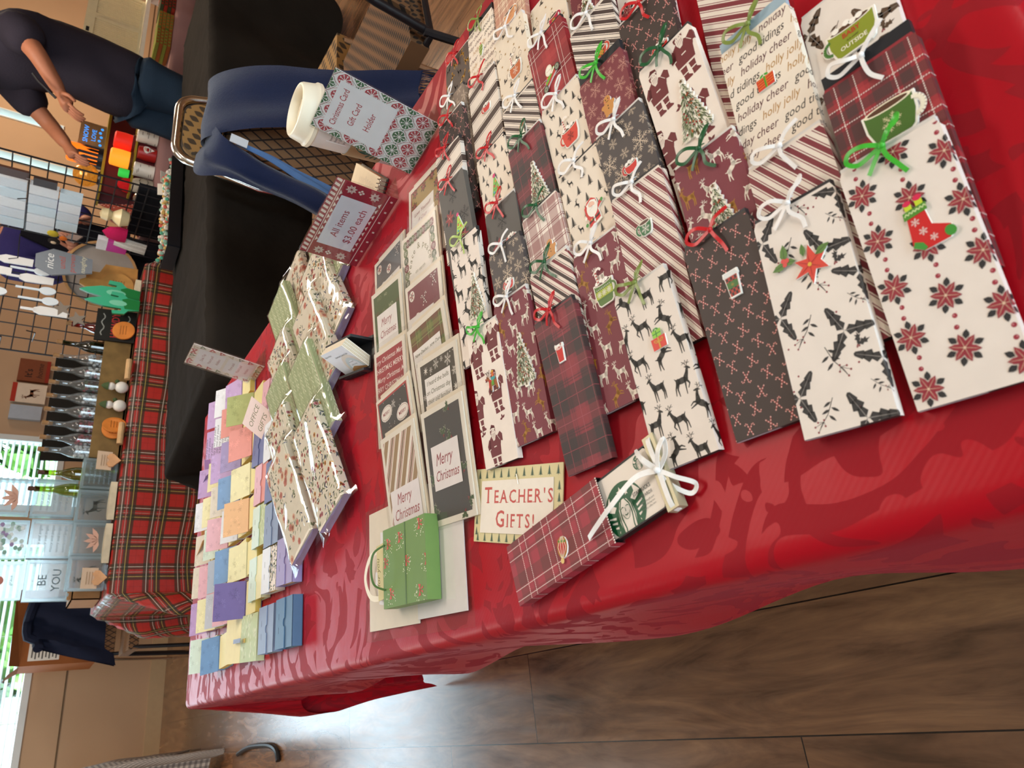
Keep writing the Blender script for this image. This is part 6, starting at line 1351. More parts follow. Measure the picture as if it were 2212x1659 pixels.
# ---- black table
ang = R(13); e_ = Vector((math.cos(ang), math.sin(ang), 0)); n_ = Vector((-math.sin(ang), math.cos(ang), 0)); F0 = Vector((1.0, 2.10, 0))
def bt(a, b, z=0): q = F0+e_*a+n_*b; return (q.x, q.y, z)
t = thing('folding_table', 'folding table under the wrinkled black cloth behind the chairs', 'table', F0, ang)
p = PM(); p.box(.02, 2.88, .02, .58, .70, .728, '#333'[:4]+'333'); p.build('tabletop', PLASTIC, t)
for a in (.25, 2.6):
    for b in (.1, .5): p = PM(); p.tube([(a, b, .70), (a, b, 0)], .014, '#888888'); p.build('leg', BLACKM, t)
o = cloth_mesh('tablecloth', 2.9, .6, .66, .66, .68, .68, BLACKC, F0.x, F0.y, .735, rad=.02, step=.04, wave=.045, bul=.08, top_noise=.006, rot=ang, waves=(7, 1)); tag(o, 'crumpled black tablecloth on the table behind the vendor chairs', 'tablecloth')
t = thing('tray', 'shallow black tray heaped with coloured beads on the black table', 'tray', bt(1.3, .50, .744), ang)
p = PM(); p.box(-.30, .30, -.07, .07, 0, .004, '#1c2028'); [p.box(x0, x1, y0, y1, 0, .05, '#1c2028') for x0, x1, y0, y1 in ((-.3, .3, -.075, -.07), (-.3, .3, .07, .075), (-.305, -.3, -.07, .07), (.3, .305, -.07, .07))]; p.build('tray_box', BLACKM, t)
p = PM(); rn = random.Random(8)
for k in range(260): p.ball((rn.uniform(-.28, .29), rn.uniform(-.06, .065), .035+rn.random()*.03), .009, rn.choice(['#d8c9b8', '#c85a4a', '#5aa88a', '#e3d9cc', '#c9a25a', '#8fae9a']), 6, 4)
o = p.build('beads', PLASTIC, t, True); o['kind'] = 'stuff'
simple('price_card', 'blank white tent card standing on the black table by the bending person', 'card', lambda p: (p.box(-.055, .055, -.001, .001, 0, .075, '#e6ded0', Matrix.Rotation(R(14), 4, 'X')), p.box(-.055, .055, -.001, .001, 0, .075, '#e6ded0', Matrix.Translation((0, .036, 0)) @ Matrix.Rotation(R(-14), 4, 'X'))), CARD, loc=bt(1.60, .58, .745), rz=ang+.2)
# ---- banquet chairs with crown backs
def chair_fabric(name, c0, c1, sx, sz, leaf=False):
    m = bpy.data.materials.new(name); m.use_nodes = True; nt = m.node_tree; b = nt.nodes['Principled BSDF']; b.inputs['Roughness'].default_value = .85
    def N(t, **k):
        n = nt.nodes.new(t); [setattr(n, a, v) for a, v in k.items()]; return n
    def MT(op, a, b_=None):
        n = N('ShaderNodeMath', operation=op)
        for i, q in enumerate((a, b_)):
            if q is None: continue
            if isinstance(q, (int, float)): n.inputs[i].default_value = q
            else: nt.links.new(q, n.inputs[i])
        return n.outputs[0]
    tcx = N('ShaderNodeTexCoord'); s = N('ShaderNodeSeparateXYZ'); nt.links.new(tcx.outputs['Object'], s.inputs[0])
    zz = MT('ADD', s.outputs[2], s.outputs[1]); u = MT('DIVIDE', s.outputs[0], sx); v = MT('DIVIDE', zz, sz)
    if leaf:
        a = MT('SINE', MT('MULTIPLY', u, 6.283)); c = MT('SINE', MT('MULTIPLY', MT('ADD', v, MT('MULTIPLY', u, .5)), 6.283)); f = MT('GREATER_THAN', MT('MULTIPLY', a, c), -.15)
    else:
        fa = MT('FRACT', MT('ADD', u, v)); fb = MT('FRACT', MT('SUBTRACT', u, v)); f = MT('GREATER_THAN', MT('MINIMUM', fa, fb), .17)
    mx = N('ShaderNodeMix', data_type='RGBA'); nt.links.new(f, mx.inputs[0]); mx.inputs[6].default_value = (*lin(c1), 1); mx.inputs[7].default_value = (*lin(c0), 1); nt.links.new(mx.outputs[2], b.inputs['Base Color'])
    bp = N('ShaderNodeBump'); bp.inputs['Strength'].default_value = .5; bp.inputs['Distance'].default_value = .003; nt.links.new(f, bp.inputs['Height']); nt.links.new(bp.outputs[0], b.inputs['Normal']); return m
FAB_D = chair_fabric('brown_diamond_upholstery', '#86603f', '#2e211a', .034, .050); FAB_O = chair_fabric('brown_oval_upholstery', '#6f4e30', '#2a1f17', .03, .034, True); FAB_L = chair_fabric('brown_leaf_upholstery', '#94703f', '#40311f', .05, .05, True)
def crown(zb, zt, wb, wt, n=8):
    O = [(-wb, zb), (-wb-.005, zb+(zt-zb)*.35)]
    for k in range(n+1): a = math.pi-k*math.pi/2/n; O.append((-wt+.06+.06*math.cos(a), zt-.06+.06*math.sin(a)))
    for k in range(n+1): a = math.pi/2-k*math.pi/2/n; O.append((wt-.06+.06*math.cos(a), zt-.06+.06*math.sin(a)))
    return O+[(wb+.005, zb+(zt-zb)*.35), (wb, zb)]
def chair(label, loc, rz, fab, frame_mat, tube=.012, gap=0.0):
    t = thing('banquet_chair', label, 'chair', loc, R(rz), 'banquet chairs behind the red table')
    lean = Matrix.Translation((0, 0, .45)) @ Matrix.Rotation(R(6), 4, 'X') @ Matrix.Translation((0, 0, -.45))
    p = PM(); O = crown(.50, .86, .175-gap, .125-gap*.5); Mx = lean @ Matrix(((1, 0, 0, 0), (0, 0, -1, 0), (0, 1, 0, 0), (0, 0, 0, 1)))
    p.prism(O, -.018, .018, '#8a5f3d', M=Mx); p.build('backrest', fab, t, True, .5)
    p = PM(); p.box(-.21, .21, .03, .44, .42, .475, '#8a5f3d'); p.build('seat', fab, t)
    p = PM(); P = [lean @ Vector((x, 0, z)) for x, z in crown(.44, .878, .185, .137)]; p.tube(P, tube, '#b9b2a8', 10); p.build('back_frame', frame_mat, t, True)
    for s in (-1, 1):
        p = PM(); p.tube([(s*.195, 0, .45), (s*.205, -.07, 0)], tube, '#b9b2a8', 8); p.build('leg', frame_mat, t, True)
        p = PM(); p.tube([(s*.195, .43, .45), (s*.205, .46, 0)], tube, '#b9b2a8', 8); p.build('leg', frame_mat, t, True)
    p = PM(); p.tube([(-.2, 0, .43), (.2, 0, .43), (.2, .43, .43), (-.2, .43, .43), (-.2, 0, .43)], tube*.8, '#b9b2a8', 8); p.build('seat_frame', frame_mat, t, True); return t
chair('brown diamond-patterned chair with a navy shawl over its back, beside the red table', (1.375, 1.45, 0), 0, FAB_D, CHROME)
chair('chair with a thick bright metal frame and leaf-pattern back, against the black table', (1.97, 2.10, 0), 176, FAB_L, CHROME, .016, .035)
chair('black-framed brown patterned chair at the top edge of the photo', (1.80, 1.14, 0), 6, FAB_O, BLACKM)
# ---- navy shawl
SHAWL = material('navy_wool_shawl', .95, .1, '#101c3c', bump=.35, bscale=700, sheen=.35, mottle=.12, mscale=14)
from mathutils import noise as _nz
def drape(pm, A, B, n=14, m=10, amp=.012, seed=0):
    """cloth between two space curves"""
    A = curve_pts(A, 8); B = curve_pts(B, 8); k = min(len(A), len(B)); rows = []
    for i in range(k):
        a, b = A[i], B[i]; row = []
        for j in range(m+1):
            q = a.lerp(b, j/m); w_ = amp*math.sin(j/m*9+i*.12+seed); q = q+Vector((0, w_, w_*.3))+Vector((0, .010*_nz.noise(q*9+Vector((seed, 0, 0))), 0)); row.append(q)
        rows.append(row)
    pm.grid(rows, '#1f3158')
t = thing('shawl', 'navy blue knitted shawl draped over the diamond-pattern chair', 'shawl', (0, 0, 0))
p = PM(); drape(p, [(1.50, 1.52, .55), (1.50, 1.47, .80), (1.485, 1.43, .905), (1.485, 1.34, .84), (1.475, 1.22, .62), (1.47, 1.13, .46)], [(1.30, 1.54, .55), (1.30, 1.49, .80), (1.285, 1.43, .915), (1.30, 1.355, .83), (1.33, 1.26, .62), (1.34, 1.18, .46)], amp=.006); p.build('right_end', SHAWL, t, True, 3)
p = PM(); drape(p, [(1.29, 1.47, .91), (1.20, 1.44, .915), (1.165, 1.39, .85), (1.10, 1.34, .70), (1.00, 1.28, .56), (.93, 1.24, .45)], [(1.30, 1.39, .895), (1.265, 1.375, .87), (1.235, 1.36, .80), (1.195, 1.345, .68), (1.13, 1.32, .55), (1.06, 1.30, .44)], amp=.010, seed=2); p.build('left_end', SHAWL, t, True, 3)
p = PM(); drape(p, [(1.255, 1.365, .85), (1.225, 1.36, .76), (1.17, 1.345, .66), (1.10, 1.33, .55), (1.04, 1.31, .46)], [(1.275, 1.375, .83), (1.255, 1.37, .74), (1.22, 1.36, .64), (1.18, 1.345, .54), (1.13, 1.33, .45)], amp=.004, seed=5); o = p.build('underside', material('pale_blue_shawl_underside', .95, .1, '#5a7aa8', bump=.3, bscale=700, mottle=.1), t, True, 3); o['label'] = 'lighter blue reverse side'
p = PM(); p.box(-.012, .012, -.001, .001, -.04, 0, '#cfd3d8', Matrix.Translation((1.262, 1.352, .862)) @ Matrix.Rotation(.15, 4, 'Y')); p.build('care_label', CARD, t)
p = PM(); rn = random.Random(6)
for k in range(46):
    f = k/45; q = Vector((1.47-.13*f, 1.13+.05*f, .462)); p.tube([q, q+Vector((rn.uniform(-.01, .01), -.012, -.03)), q+Vector((rn.uniform(-.02, .02), -.016, -.058))], .0011, '#16233f', 4, False)
p.build('fringe', FABRIC, t)
# ---- tartan table
tm = bpy.data.materials.new('red_tartan_cloth'); tm.use_nodes = True; nt = tm.node_tree; bs = nt.nodes['Principled BSDF']; L_ = nt.links.new; bs.inputs['Roughness'].default_value = .6
fl = nd('ShaderNodeAttribute', attribute_name='Flat'); sx = nd('ShaderNodeSeparateXYZ'); L_(fl.outputs['Vector'], sx.inputs[0]); REP = .152
def band(src, a, b):
    f = mth('FRACT', mth('DIVIDE', src, REP)); return mth('MULTIPLY', mth('GREATER_THAN', f, a), mth('LESS_THAN', f, b))
def layer(c_in, fac, col, st):
    n = nd('ShaderNodeMix', data_type='RGBA'); L_(mth('MULTIPLY', fac, st), n.inputs[0])
    if isinstance(c_in, str): n.inputs[6].default_value = (*lin(c_in), 1)
    else: L_(c_in, n.inputs[6])
    n.inputs[7].default_value = (*lin(col), 1); return n.outputs[2]
cc = '#b3261d'
for ax in (0, 1):
    s = sx.outputs[ax]
    for a, b, col, st in ((.40, .61, '#1c2a18', .82), (.74, .94, '#1c2a18', .76), (.64, .70, '#7d1c18', .6), (.50, .52, '#c9b25a', .85), (.82, .84, '#ded6c4', .85), (.655, .665, '#d8cdb8', .8), (.19, .20, '#5a1512', .5)): cc = layer(cc, band(s, a, b), col, st)
L_(cc, bs.inputs['Base Color']); cn = nd('ShaderNodeTexNoise'); cn.inputs['Scale'].default_value = 25; L_(fl.outputs['Vector'], cn.inputs['Vector']); bp = nd('ShaderNodeBump'); bp.inputs['Strength'].default_value = .3; bp.inputs['Distance'].default_value = .01; L_(cn.outputs['Fac'], bp.inputs['Height']); L_(bp.outputs[0], bs.inputs['Normal'])
t = thing('folding_table', 'craft table under the red tartan cloth by the window', 'table', (1.66, 4.40, 0))
p = PM(); p.box(-.97, .90, -.33, .33, .70, .728, '#cfc7b8'); p.build('tabletop', PLASTIC, t)
for a in (-.8, .8):
    for b in (-.25, .25): p = PM(); p.tube([(a, b, .70), (a, b, 0)], .014, '#888888'); p.build('leg', BLACKM, t)
o = cloth_mesh('tablecloth', 1.92, .70, .52, .48, .52, .5, tm, .67, 4.05, .735, step=.04, wave=.014, bul=.12, top_noise=.002, waves=(9, 0)); tag(o, 'red and green tartan tablecloth with a bright fold at its window end', 'tablecloth')
def film(p):
    rows = [[(x, y, z+.006*_nz.noise(Vector((x*20, y*20, z*9)))) for y in (4.03, 4.2, 4.4, 4.6, 4.74)] for x, z in ((1.0, .742), (.85, .744), (.72, .746), (.66, .735), (.63, .68), (.60, .60))]
    p.grid(rows, '#ffffff')
simple('plastic_cover', 'crinkled clear plastic sheet over the window end of the tartan table', 'plastic sheet', film, CELLO, smooth=True)
# wooden crate with bottles
def crate(p):
    c_ = '#7d6236'; x0, x1 = 1.38, 2.26
    p.box(x0, x1, 4.10, 4.115, .74, .885, c_); p.box(x0, x1, 4.285, 4.30, .74, .885, c_); p.box(x0, x0+.015, 4.115, 4.285, .74, .885, c_); p.box(x1-.015, x1, 4.115, 4.285, .74, .885, c_); p.box(x0, x1, 4.10, 4.30, .742, .752, c_)
simple('wooden_crate', 'long brown wooden crate holding the bottles on the tartan cloth', 'crate', crate, material('brown_crate_wood', .6, .3, '#80653a', mottle=.3, mscale=14))
simple('backing_board', 'black backing board standing behind the row of bottles', 'board', lambda p: p.box(-.31, .31, 0, .012, 0, .30, '#12151c', Matrix.Rotation(R(-8), 4, 'X')), BLACKC, loc=(1.74, 4.315, .80))
def bottle(label, x, y, z, h, glassm, fill, tint, corkc='#a37a4f', group='decorated bottles in the wooden crate'):
    t = thing('bottle', label, 'bottle', (x, y, z), group=group); r_ = .036
    p = PM(); p.lathe([(0, .002), (r_, .004), (r_, h*.55), (r_*.85, h*.63), (r_*.42, h*.74), (r_*.36, h*.93), (r_*.42, h*.94), (r_*.42, h*.96)], tint, 18); p.build('glass', glassm, t, True)
    p = PM(); p.lathe([(0, h*.9), (r_*.30, h*.9), (r_*.36, h*1.04), (0, h*1.045)], corkc, 10); p.build('cork', WOOD, t, True)
    if fill:
        p = PM(); rn = random.Random(int(x*1000))
        for k in range(90): a = rn.uniform(0, 6.28); q = r_*.85*math.sqrt(rn.random()); p.ball((q*math.cos(a), q*math.sin(a), .012+rn.random()*h*.52), .0095, rn.choice(fill), 5, 3)
        o = p.build('beads', PLASTIC, t); o['kind'] = 'stuff'
W_ = ['#dfe3e6', '#b9c0c6', '#f0f0ee']; Rr_ = ['#8a2030', '#b03a4a', '#4a1a24', '#d0c8c4']; K_ = ['#3a3f3a', '#5a6a4a', '#8a2a2a']
for i, (x, lab, f) in enumerate(((1.985, 'clear bottle of pale beads at the sign end of the crate', W_), (1.905, 'clear bottle with pink-white beads, second from the sign end', W_+['#c88a90']), (1.825, 'bottle of dark green and red beads in the crate', K_), (1.745, 'silvery beaded bottle in the middle of the crate', W_), (1.665, 'bottle with red flower beads right of the silvery one', W_+['#b03a4a']), (1.585, 'bottle filled with dark red beads and netted neck', Rr_), (1.505, 'deep crimson bead bottle near the green bottles', Rr_), (1.438, 'silver beaded bottle at the window end of the crate', W_))):
    bottle(lab, x, 4.20, .755, .345, BOTTLE, f, '#c0d0d8')
for x, y, h, lab in ((1.325, 4.238, .34, 'yellow-green bottle nearest the wooden crate'), (1.235, 4.238, .37, 'taller yellow-green bottle in front of the window')): bottle(lab, x, y, .742, h, GREENB, None, '#9aa832', '#5a3a2a', 'green bottles by the window')
bottle('dark green wine bottle beside the black lettered sign', 2.07, 4.20, .755, .34, clear_film('dark_bottle_glass', (.16, .22, .08), .14, .05), None, '#3a4a22')
bottle('red glass bottle between the green cactus and the black sign', 2.195, 4.20, .755, .31, REDB, None, '#a01a24')
def howdy(p):
    Mh = frame((2.17, 4.075, .742), (1, 0, 0), (0, .12, 1)); p.box(-.10, .10, 0, .20, -.012, 0, '#15130f', Mh); q = Pat(); q.text('HOWDY', 0, .085, .055, '#a02a2a', 0, 0, .02, 'c', 0, .16)
    for y in (.04, .165): q.pl([(-.07+k*.014, y+.008*math.sin(k*1.3)) for k in range(11)], .006, '#8a8a84', 0)
    p.decal(q, lambda u, v, h: Mh @ Vector((u, v, .001+h*4)))
simple('lettered_sign', 'small black sign with red letters leaning on the crate', 'sign', howdy, PAPER)
for i, (x, z, lab) in enumerate(((2.14, .80, 'orange round wood slice leaning on the sign end of the crate'), (1.54, .79, 'pair of orange wood slices leaning on the window end of the crate'))):
    t = thing('wood_slice', lab, 'wood slice', (x, 4.075, z))
    for j in range(1+i): p = PM(); Mx = Matrix.Translation((j*.018, -.012*j, 0)) @ Matrix.Rotation(R(78+8*j), 4, 'X') @ Matrix.Rotation(.5*j, 4, 'Y'); p.lathe([(0, -.006), (.056, -.006), (.058, 0), (.056, .006), (0, .006)], '#d98236', 24, Mx); [p.box(-.028, .028, -.014+k*.014, -.010+k*.014, .0062, .0066, '#a05a20', Mx) for k in range(3)]; p.build('disc', WOOD, t, True, .5)
for i, (x, lab) in enumerate(((1.78, 'small white snow figure in front of the crate, nearer the sign'), (1.67, 'small white snow figure in front of the crate, nearer the window'))):
    t = thing('figurine', lab, 'figurine', (x, 4.06, .742)); p = PM(); p.ball((0, 0, .035), .034, '#e9e3da', 12, 8, (1, .8, 1)); p.ball((0, 0, .085), .022, '#e9e3da'); p.build('body', PLASTIC, t, True); p = PM(); p.lathe([(.024, .10), (.012, .125), (0, .135)], '#4a5a3a', 10); p.ball((.03, -.005, .06), .012, '#4a5a3a'); p.build('hat', FABRIC, t, True)
for i, (x0, lab) in enumerate(((1.98, 'pale round log slice lying along the crate front, sign side'), (1.60, 'pale log piece lying along the crate front, window side'))): simple('log_piece', lab, 'log', lambda p: p.tube([(0, 0, 0), (.12, .0, 0)], .016, '#d0a878', 10), WOOD, loc=(x0-.16, 4.03, .758))
# glass blocks
def block(label, x, y, z, s, deco, words=None):
    t = thing('glass_block', label, 'glass block', (x, y, z), R(-6), 'glass craft blocks by the window'); h = s/2
    p = PM(); p.box(-h, h, -.04, .04, 0, s, '#dfeef2'); p.build('block', FROST, t)
    p = PM()
    for a, b, c_, d in ((-h, h, 0, .012), (-h, h, s-.012, s), (-h, -h+.012, .012, s-.012), (h-.012, h, .012, s-.012)): p.box(a, b, -.036, .036, c_, d, '#cfe2e8')
    p.build('thick_edge', clear_film('thick_glass_edge', (.80, .92, .95), .16, .1, milky=.4), t)
    p = PM(); q = Pat(); rn = random.Random(int(x*100+z*1000))
    for k, w_ in enumerate(words or ()):
        q2 = Pat(); q2.text(w_, 0, s*.55-k*s*.3, s*.26, '#5a6a70', 0, 0, 0, 'c'); p2 = PM(); p2.decal(q2, lambda u, v, hh: (u, -.041-hh*3, v)); p2.build('lettering', PAPER, t)
    if deco == 'leaf':
        for k in range(5): m_petal(s*.4, s*.16, .5+k*.6, '#d9a892', q, 0, -s*.02, s*.3)
    if deco == 'text': [q.text('merry and bright', 0, s*.75-k*s*.14, s*.10, '#8a9aa0', 0, .3, 0, 'c', 0, s*.7) for k in range(5)]
    if deco == 'berries':
        for k in range(40): q.ell(rn.uniform(-h*.8, h*.8), rn.uniform(s*.1, s*.9), s*.06, s*.05, rn.choice(['#e6efef', '#c9dfd8', '#8fb5a5', '#a08ab0']), k % 4, 9)
    if deco == 'dot': q.ell(0, s*.55, s*.12, s*.12, '#c87a6a', 0, 16); [q.text('grace', 0, s*.25, s*.12, '#8a9aa0', 0, .3, 0, 'c')]
    if deco == 'deer': q.put(deer('#4a4a42', 1), 0, s*.5, s*.6, 0, 0)
    p.decal(q, lambda u, v, hh: (u, -.041-hh*3, v)); 
    if q.items: p.build('decoration', PAPER, t)
BLK = [(1.235, 4.42, .90, .20, 'text', None, 'glass block with white verse nearest the green bottles'), (1.24, 4.44, 1.105, .19, 'leaf', None, 'glass block with a peach leaf on top of the verse block'), (1.015, 4.42, .885, .20, 'text', None, 'glass block of faint verse in the middle of the lower row'), (1.015, 4.44, 1.09, .195, 'berries', None, 'glass block full of white and mint berries'), (.80, 4.42, .87, .205, None, ('BE', 'YOU'), 'glass block lettered BE YOU'), (.805, 4.44, 1.08, .19, 'dot', None, 'glass block with a red dot on top of the BE YOU block'), (.995, 4.46, 1.29, .19, 'text', None, 'topmost glass block at the left edge of the photo'),
 (1.30, 4.15, .745, .16, 'text', None, 'lower glass block behind the heart price tag by the crate'), (1.125, 4.15, .745, .165, 'deer', None, 'lower glass block with dark sprigs beside the round board'), (.955, 4.15, .745, .165, 'leaf', None, 'lower glass block with two peach leaves'), (.785, 4.15, .745, .165, 'deer', None, 'lower glass block with a dark trumpet shape near the table end')]
for x, y, z, s, d, w_, lab in BLK: block(lab, x, y, z, s, d, w_)
def kraft(p):
    x0, x1, y0, y1, z0, z1 = .68, 1.36, 4.28, 4.56, .742, .868; c_ = '#a37a4f'
    p.box(x0, x1, y0, y0+.006, z0, z1+.01, c_); p.box(x0, x1, y1-.006, y1, z0, z1, c_); p.box(x0, x0+.006, y0, y1, z0, z1, c_); p.box(x1-.006, x1, y0, y1, z0, z1, c_); p.box(x0, x1, y0, y1, z1-.006, z1, c_)
    for k in range(40): x = x0+k*.017; p.box(x, x+.017, y0-.002, y0+.008, z1+.006, z1+.012+.008*random.Random(k).random(), '#e3d6c0')
simple('cardboard_tray', 'torn-edged cardboard tray under the stacked glass blocks', 'box', kraft, material('kraft_cardboard', .8, .2, '#a5794f', mottle=.15, mscale=8))
for i, (x, lab) in enumerate(((1.35, 'cream price tag with a wooden heart beside the crate'), (.745, 'cream price tag with a wooden heart at the window end of the table'), (2.34, 'cream price tag with a wooden heart under the green cacti'))):
    t = thing('price_tag', lab, 'price tag', (x, 4.06, .742), group='heart price tags on the tartan table'); p = PM(); p.box(-.05, .05, -.002, .002, .04, .11, '#e3c6a8', Matrix.Rotation(.12, 4, 'X')); q = Pat(); [q.rect(-.03, .03, .05+k*.012, .054+k*.012, '#b89878') for k in range(4)]; p.decal(q, lambda u, v, h: (u, -.004-v*.12-h*2, v)); p.build('card', CARD, t)
    p = PM(); H = [(0, -.035), (.035, 0), (.034, .02), (.018, .03), (0, .018), (-.018, .03), (-.034, .02), (-.035, 0)]; p.prism(H, -.006, .006, '#e0a878', M=Matrix.Translation((0, -.02, .034)) @ Matrix.Rotation(R(80), 4, 'X')); p.build('heart', WOOD, t)
for i, (x, lab) in enumerate(((1.14, 'cream half-round serving board at the table edge, nearer the crate'), (.92, 'cream half-round serving board at the table edge, nearer the window'), (2.36, 'cream wooden arch block standing by the grid panel'))):
    def arc(p):
        O = [(.10*math.cos(k*math.pi/14), .075*math.sin(k*math.pi/14)) for k in range(15)]; p.prism(O, 0, .03, '#e3d3b4')
    simple('serving_board', lab, 'board', arc, WOOD, loc=(x, 4.055, .742) if i < 2 else (x, 4.02, .745))
# upright round tray, cutting boards, cacti, coffin sign
t = thing('round_tray', 'large round tray with a grey face and tan rim standing beside the tartan table', 'tray', (2.60, 4.27, .742)); Mx = Matrix.Translation((0, 0, .20)) @ Matrix.Rotation(R(80), 4, 'X') @ Matrix.Rotation(R(-25), 4, 'Y')
p = PM(); p.lathe([(.185, -.012), (.20, -.012), (.20, .02), (.185, .02)], '#b98a55', 36, Mx); p.build('rim', WOOD, t, True, .6); p = PM(); p.lathe([(0, -.008), (.186, -.008), (.186, 0), (0, 0)], '#9a9088', 36, Mx); p.build('face', MATTE, t)
def board(p, O, z0=-.007, z1=.007, M=None, c_='#c9924f'): p.prism(O, z0, z1, c_, M=M)
Mb = lambda x, y, z, rx=82, ry=0: Matrix.Translation((x, y, z)) @ Matrix.Rotation(R(rx), 4, 'X') @ Matrix.Rotation(R(ry), 4, 'Z')
def rb(p):
    O = [(.085*math.cos(a), .085*math.sin(a)) for a in [math.pi/2+.35+k*(6.283-.7)/24 for k in range(25)]]+[(.025, .13), (.03, .16), (.012, .19), (-.012, .19), (-.03, .16), (-.025, .13)]
    board(p, O, M=Mb(2.43, 4.09, .86)); q = Pat(); [q.text('bless this home', -.035, .02-k*.014, .013, '#5a3a1c', 0, 0, 0, 'l', 0, .07) for k in range(5)]; M_ = Mb(2.43, 4.09, .86); p.decal(q, lambda u, v, h: M_ @ Vector((u, v, .0075+h)))
simple('cutting_board', 'round tan cutting board with a short handle and lettering on the grid', 'cutting board', rb, WOOD)
simple('cutting_board', 'square tan cutting board behind the round lettered one', 'cutting board', lambda p: (board(p, [(-.085, -.11), (.085, -.11), (.09, .06), (.03, .085), (.03, .15), (-.03, .15), (-.03, .085), (-.09, .06)], M=Mb(2.50, 4.13, .87), c_='#c58d4b')), WOOD)
for i, (x, s, lab) in enumerate(((2.345, 1.0, 'taller mint and green cactus-shaped board beside the grid'), (2.255, .9, 'shorter mint and green cactus-shaped board beside the red bottle'))):
    def cact(p):
        O = [(-.035, 0), (.035, 0), (.045, .07), (.075, .10), (.078, .16), (.055, .165), (.05, .12), (.038, .125), (.034, .20), (.012, .27), (-.004, .30), (-.02, .26), (-.034, .19), (-.036, .10), (-.05, .10), (-.055, .15), (-.078, .145), (-.072, .08), (-.045, .06)]
        M_ = Matrix.Translation((x, 4.03-.05*i, .745)) @ Matrix.Rotation(R(86), 4, 'X') @ Matrix.Scale(s, 4); tri = geometry.tessellate_polygon([[Vector((a, b, 0)) for a, b in O]])
        p.prism(O, 0, .016, '#3fae84', '#2a7a4a', M_)
        q = Pat(); q.poly([(-.034, 0), (.034, 0), (.043, .07), (.03, .10), (-.036, .08)], '#1f7a3c'); q.ell(0, .12, .02, .05, '#7dcba8', 1); p.decal(q, lambda u, v, h: M_ @ Vector((u, v, .016+h)))
    simple('cactus_board', lab, 'decoration', cact, PLASTIC)
def coffin(p):
    O = [(-.045, -.13), (.045, -.13), (.085, .06), (.04, .14), (-.04, .14), (-.085, .06)]; M_ = Mb(2.47, 4.02, 1.13, 86, 4); p.prism(O, -.006, .006, '#7d8288', M=M_); q = Pat(); q.text('nice', -.0, .055, .06, '#e3e3e0', 0, .3, 0, 'c'); q.text('until', 0, .0, .045, '#b0584f', 0, .2, 0, 'c'); q.text('proven', 0, -.045, .040, '#b0584f', 0, .2, 0, 'c'); q.text('naughty', 0, -.095, .035, '#d8d0b0', 0, .3, 0, 'c'); p.decal(q, lambda u, v, h: M_ @ Vector((u, v, .007+h)))
simple('hanging_sign', 'grey coffin-shaped sign with white and red lettering hung on the grid', 'sign', coffin, PAPER)
# ---- grid panels
def gridwall(label, P0, ax, wd, z0, z1, feet=True):
    t = thing('grid_panel', label, 'grid panel', P0); p = PM(); n = int(round(wd/.075)); m = int(round((z1-z0)/.075)); V = lambda a, z: Vector((ax[0]*a, ax[1]*a, z-P0[2]))
    for i in range(n+1): p.tube([V(i*wd/n, z0), V(i*wd/n, z1)], .0035 if 0 < i < n else .005, '#1a1a1e', 5)
    for j in range(m+1): z = z0+(z1-z0)*j/m; p.tube([V(0, z), V(wd, z)], .0035, '#1a1a1e', 5)
    p.build('wire_grid', BLACKM, t, True)
    if feet:
        for a in (.06, wd-.06):
            p = PM(); o_ = Vector((-ax[1], ax[0], 0))*.22; p.tube([V(a, .012)-o_, V(a, .012)+o_], .010, '#1a1a1e', 6); p.tube([V(a, .012), V(a, z0+.02)], .008, '#1a1a1e', 6); p.build('foot', BLACKM, t, True)
    return t
gridwall('black wire grid panel hung with white packages in front of the standing person', (2.67, 3.42, 0), (0, 1), .66, .52, 1.72)
gridwall('black wire grid panel of white spatulas behind the tartan table', (1.98, 4.20, .745), (1, 0), .56, .76, 1.62, False)
def hook(label, x, y, z, d): simple('display_hook', label, 'hook', lambda p: p.tube([(0, 0, 0), (d[0]*.9, d[1]*.9, -.01), (d[0], d[1], .03)], .003, '#1a1a1e', 5), BLACKM, loc=(x, y, z), group='empty hooks on the grid panels')
for x, y, z, d, lab in ((2.05, 4.20, 1.22, (-.05, -.22), 'empty black hook low on the spatula grid'), (2.00, 4.20, 1.36, (-.04, -.2), 'empty black hook high on the spatula grid'), (2.62, 4.05, 1.36, (-.16, .02), 'empty black hook on the package grid beside the purple sleeve'), (2.62, 3.50, 1.34, (-.16, .0), 'empty black hook on the package grid below the bending person')): hook(lab, x, y, z, d)
rn = random.Random(21)
def pack(label, x, y, z, w_, h, c_, d=.012, ax='Y', cat='package', name='package', extra=None, group=None, mat=None):
    def b(p):
        for k in range(3): p.box(-.5*d-.002*k if ax == 'Y' else -w_/2, .5*d if ax == 'Y' else w_/2, -w_/2 if ax == 'Y' else -.5*d, w_/2 if ax == 'Y' else .5*d, -h+.02*k, -.005*k, c_) if k == 0 else None
        p.tube([(0, 0, -.005), (0, 0, .03)], .002, '#888888', 4)
        if extra: extra(p)
    return simple(name, label, cat, b, mat or PAPER, loc=(x, y, z), group=group)
WG = 'white packages hanging on the wire grid'
k = 0
for r_i, (z, h) in enumerate(((1.47, .125), (1.335, .125), (1.205, .10))):
    for j in range(5 if r_i < 2 else 4):
        y = 3.56+j*.085+r_i*.008; k += 1
        place_w = ['nearest the bending person', 'second from the bending person', 'third from the bending person', 'fourth from the bending person', 'nearest the purple sleeve'][j]
        pack('white packet in the %s row of the wire grid, %s' % (('top', 'middle', 'lower')[r_i], place_w), 2.60, y, z, .072, h, ['#e2e6ea', '#d3dbe3', '#cfe0ea'][k % 3], .03, group=WG, mat=CARD)
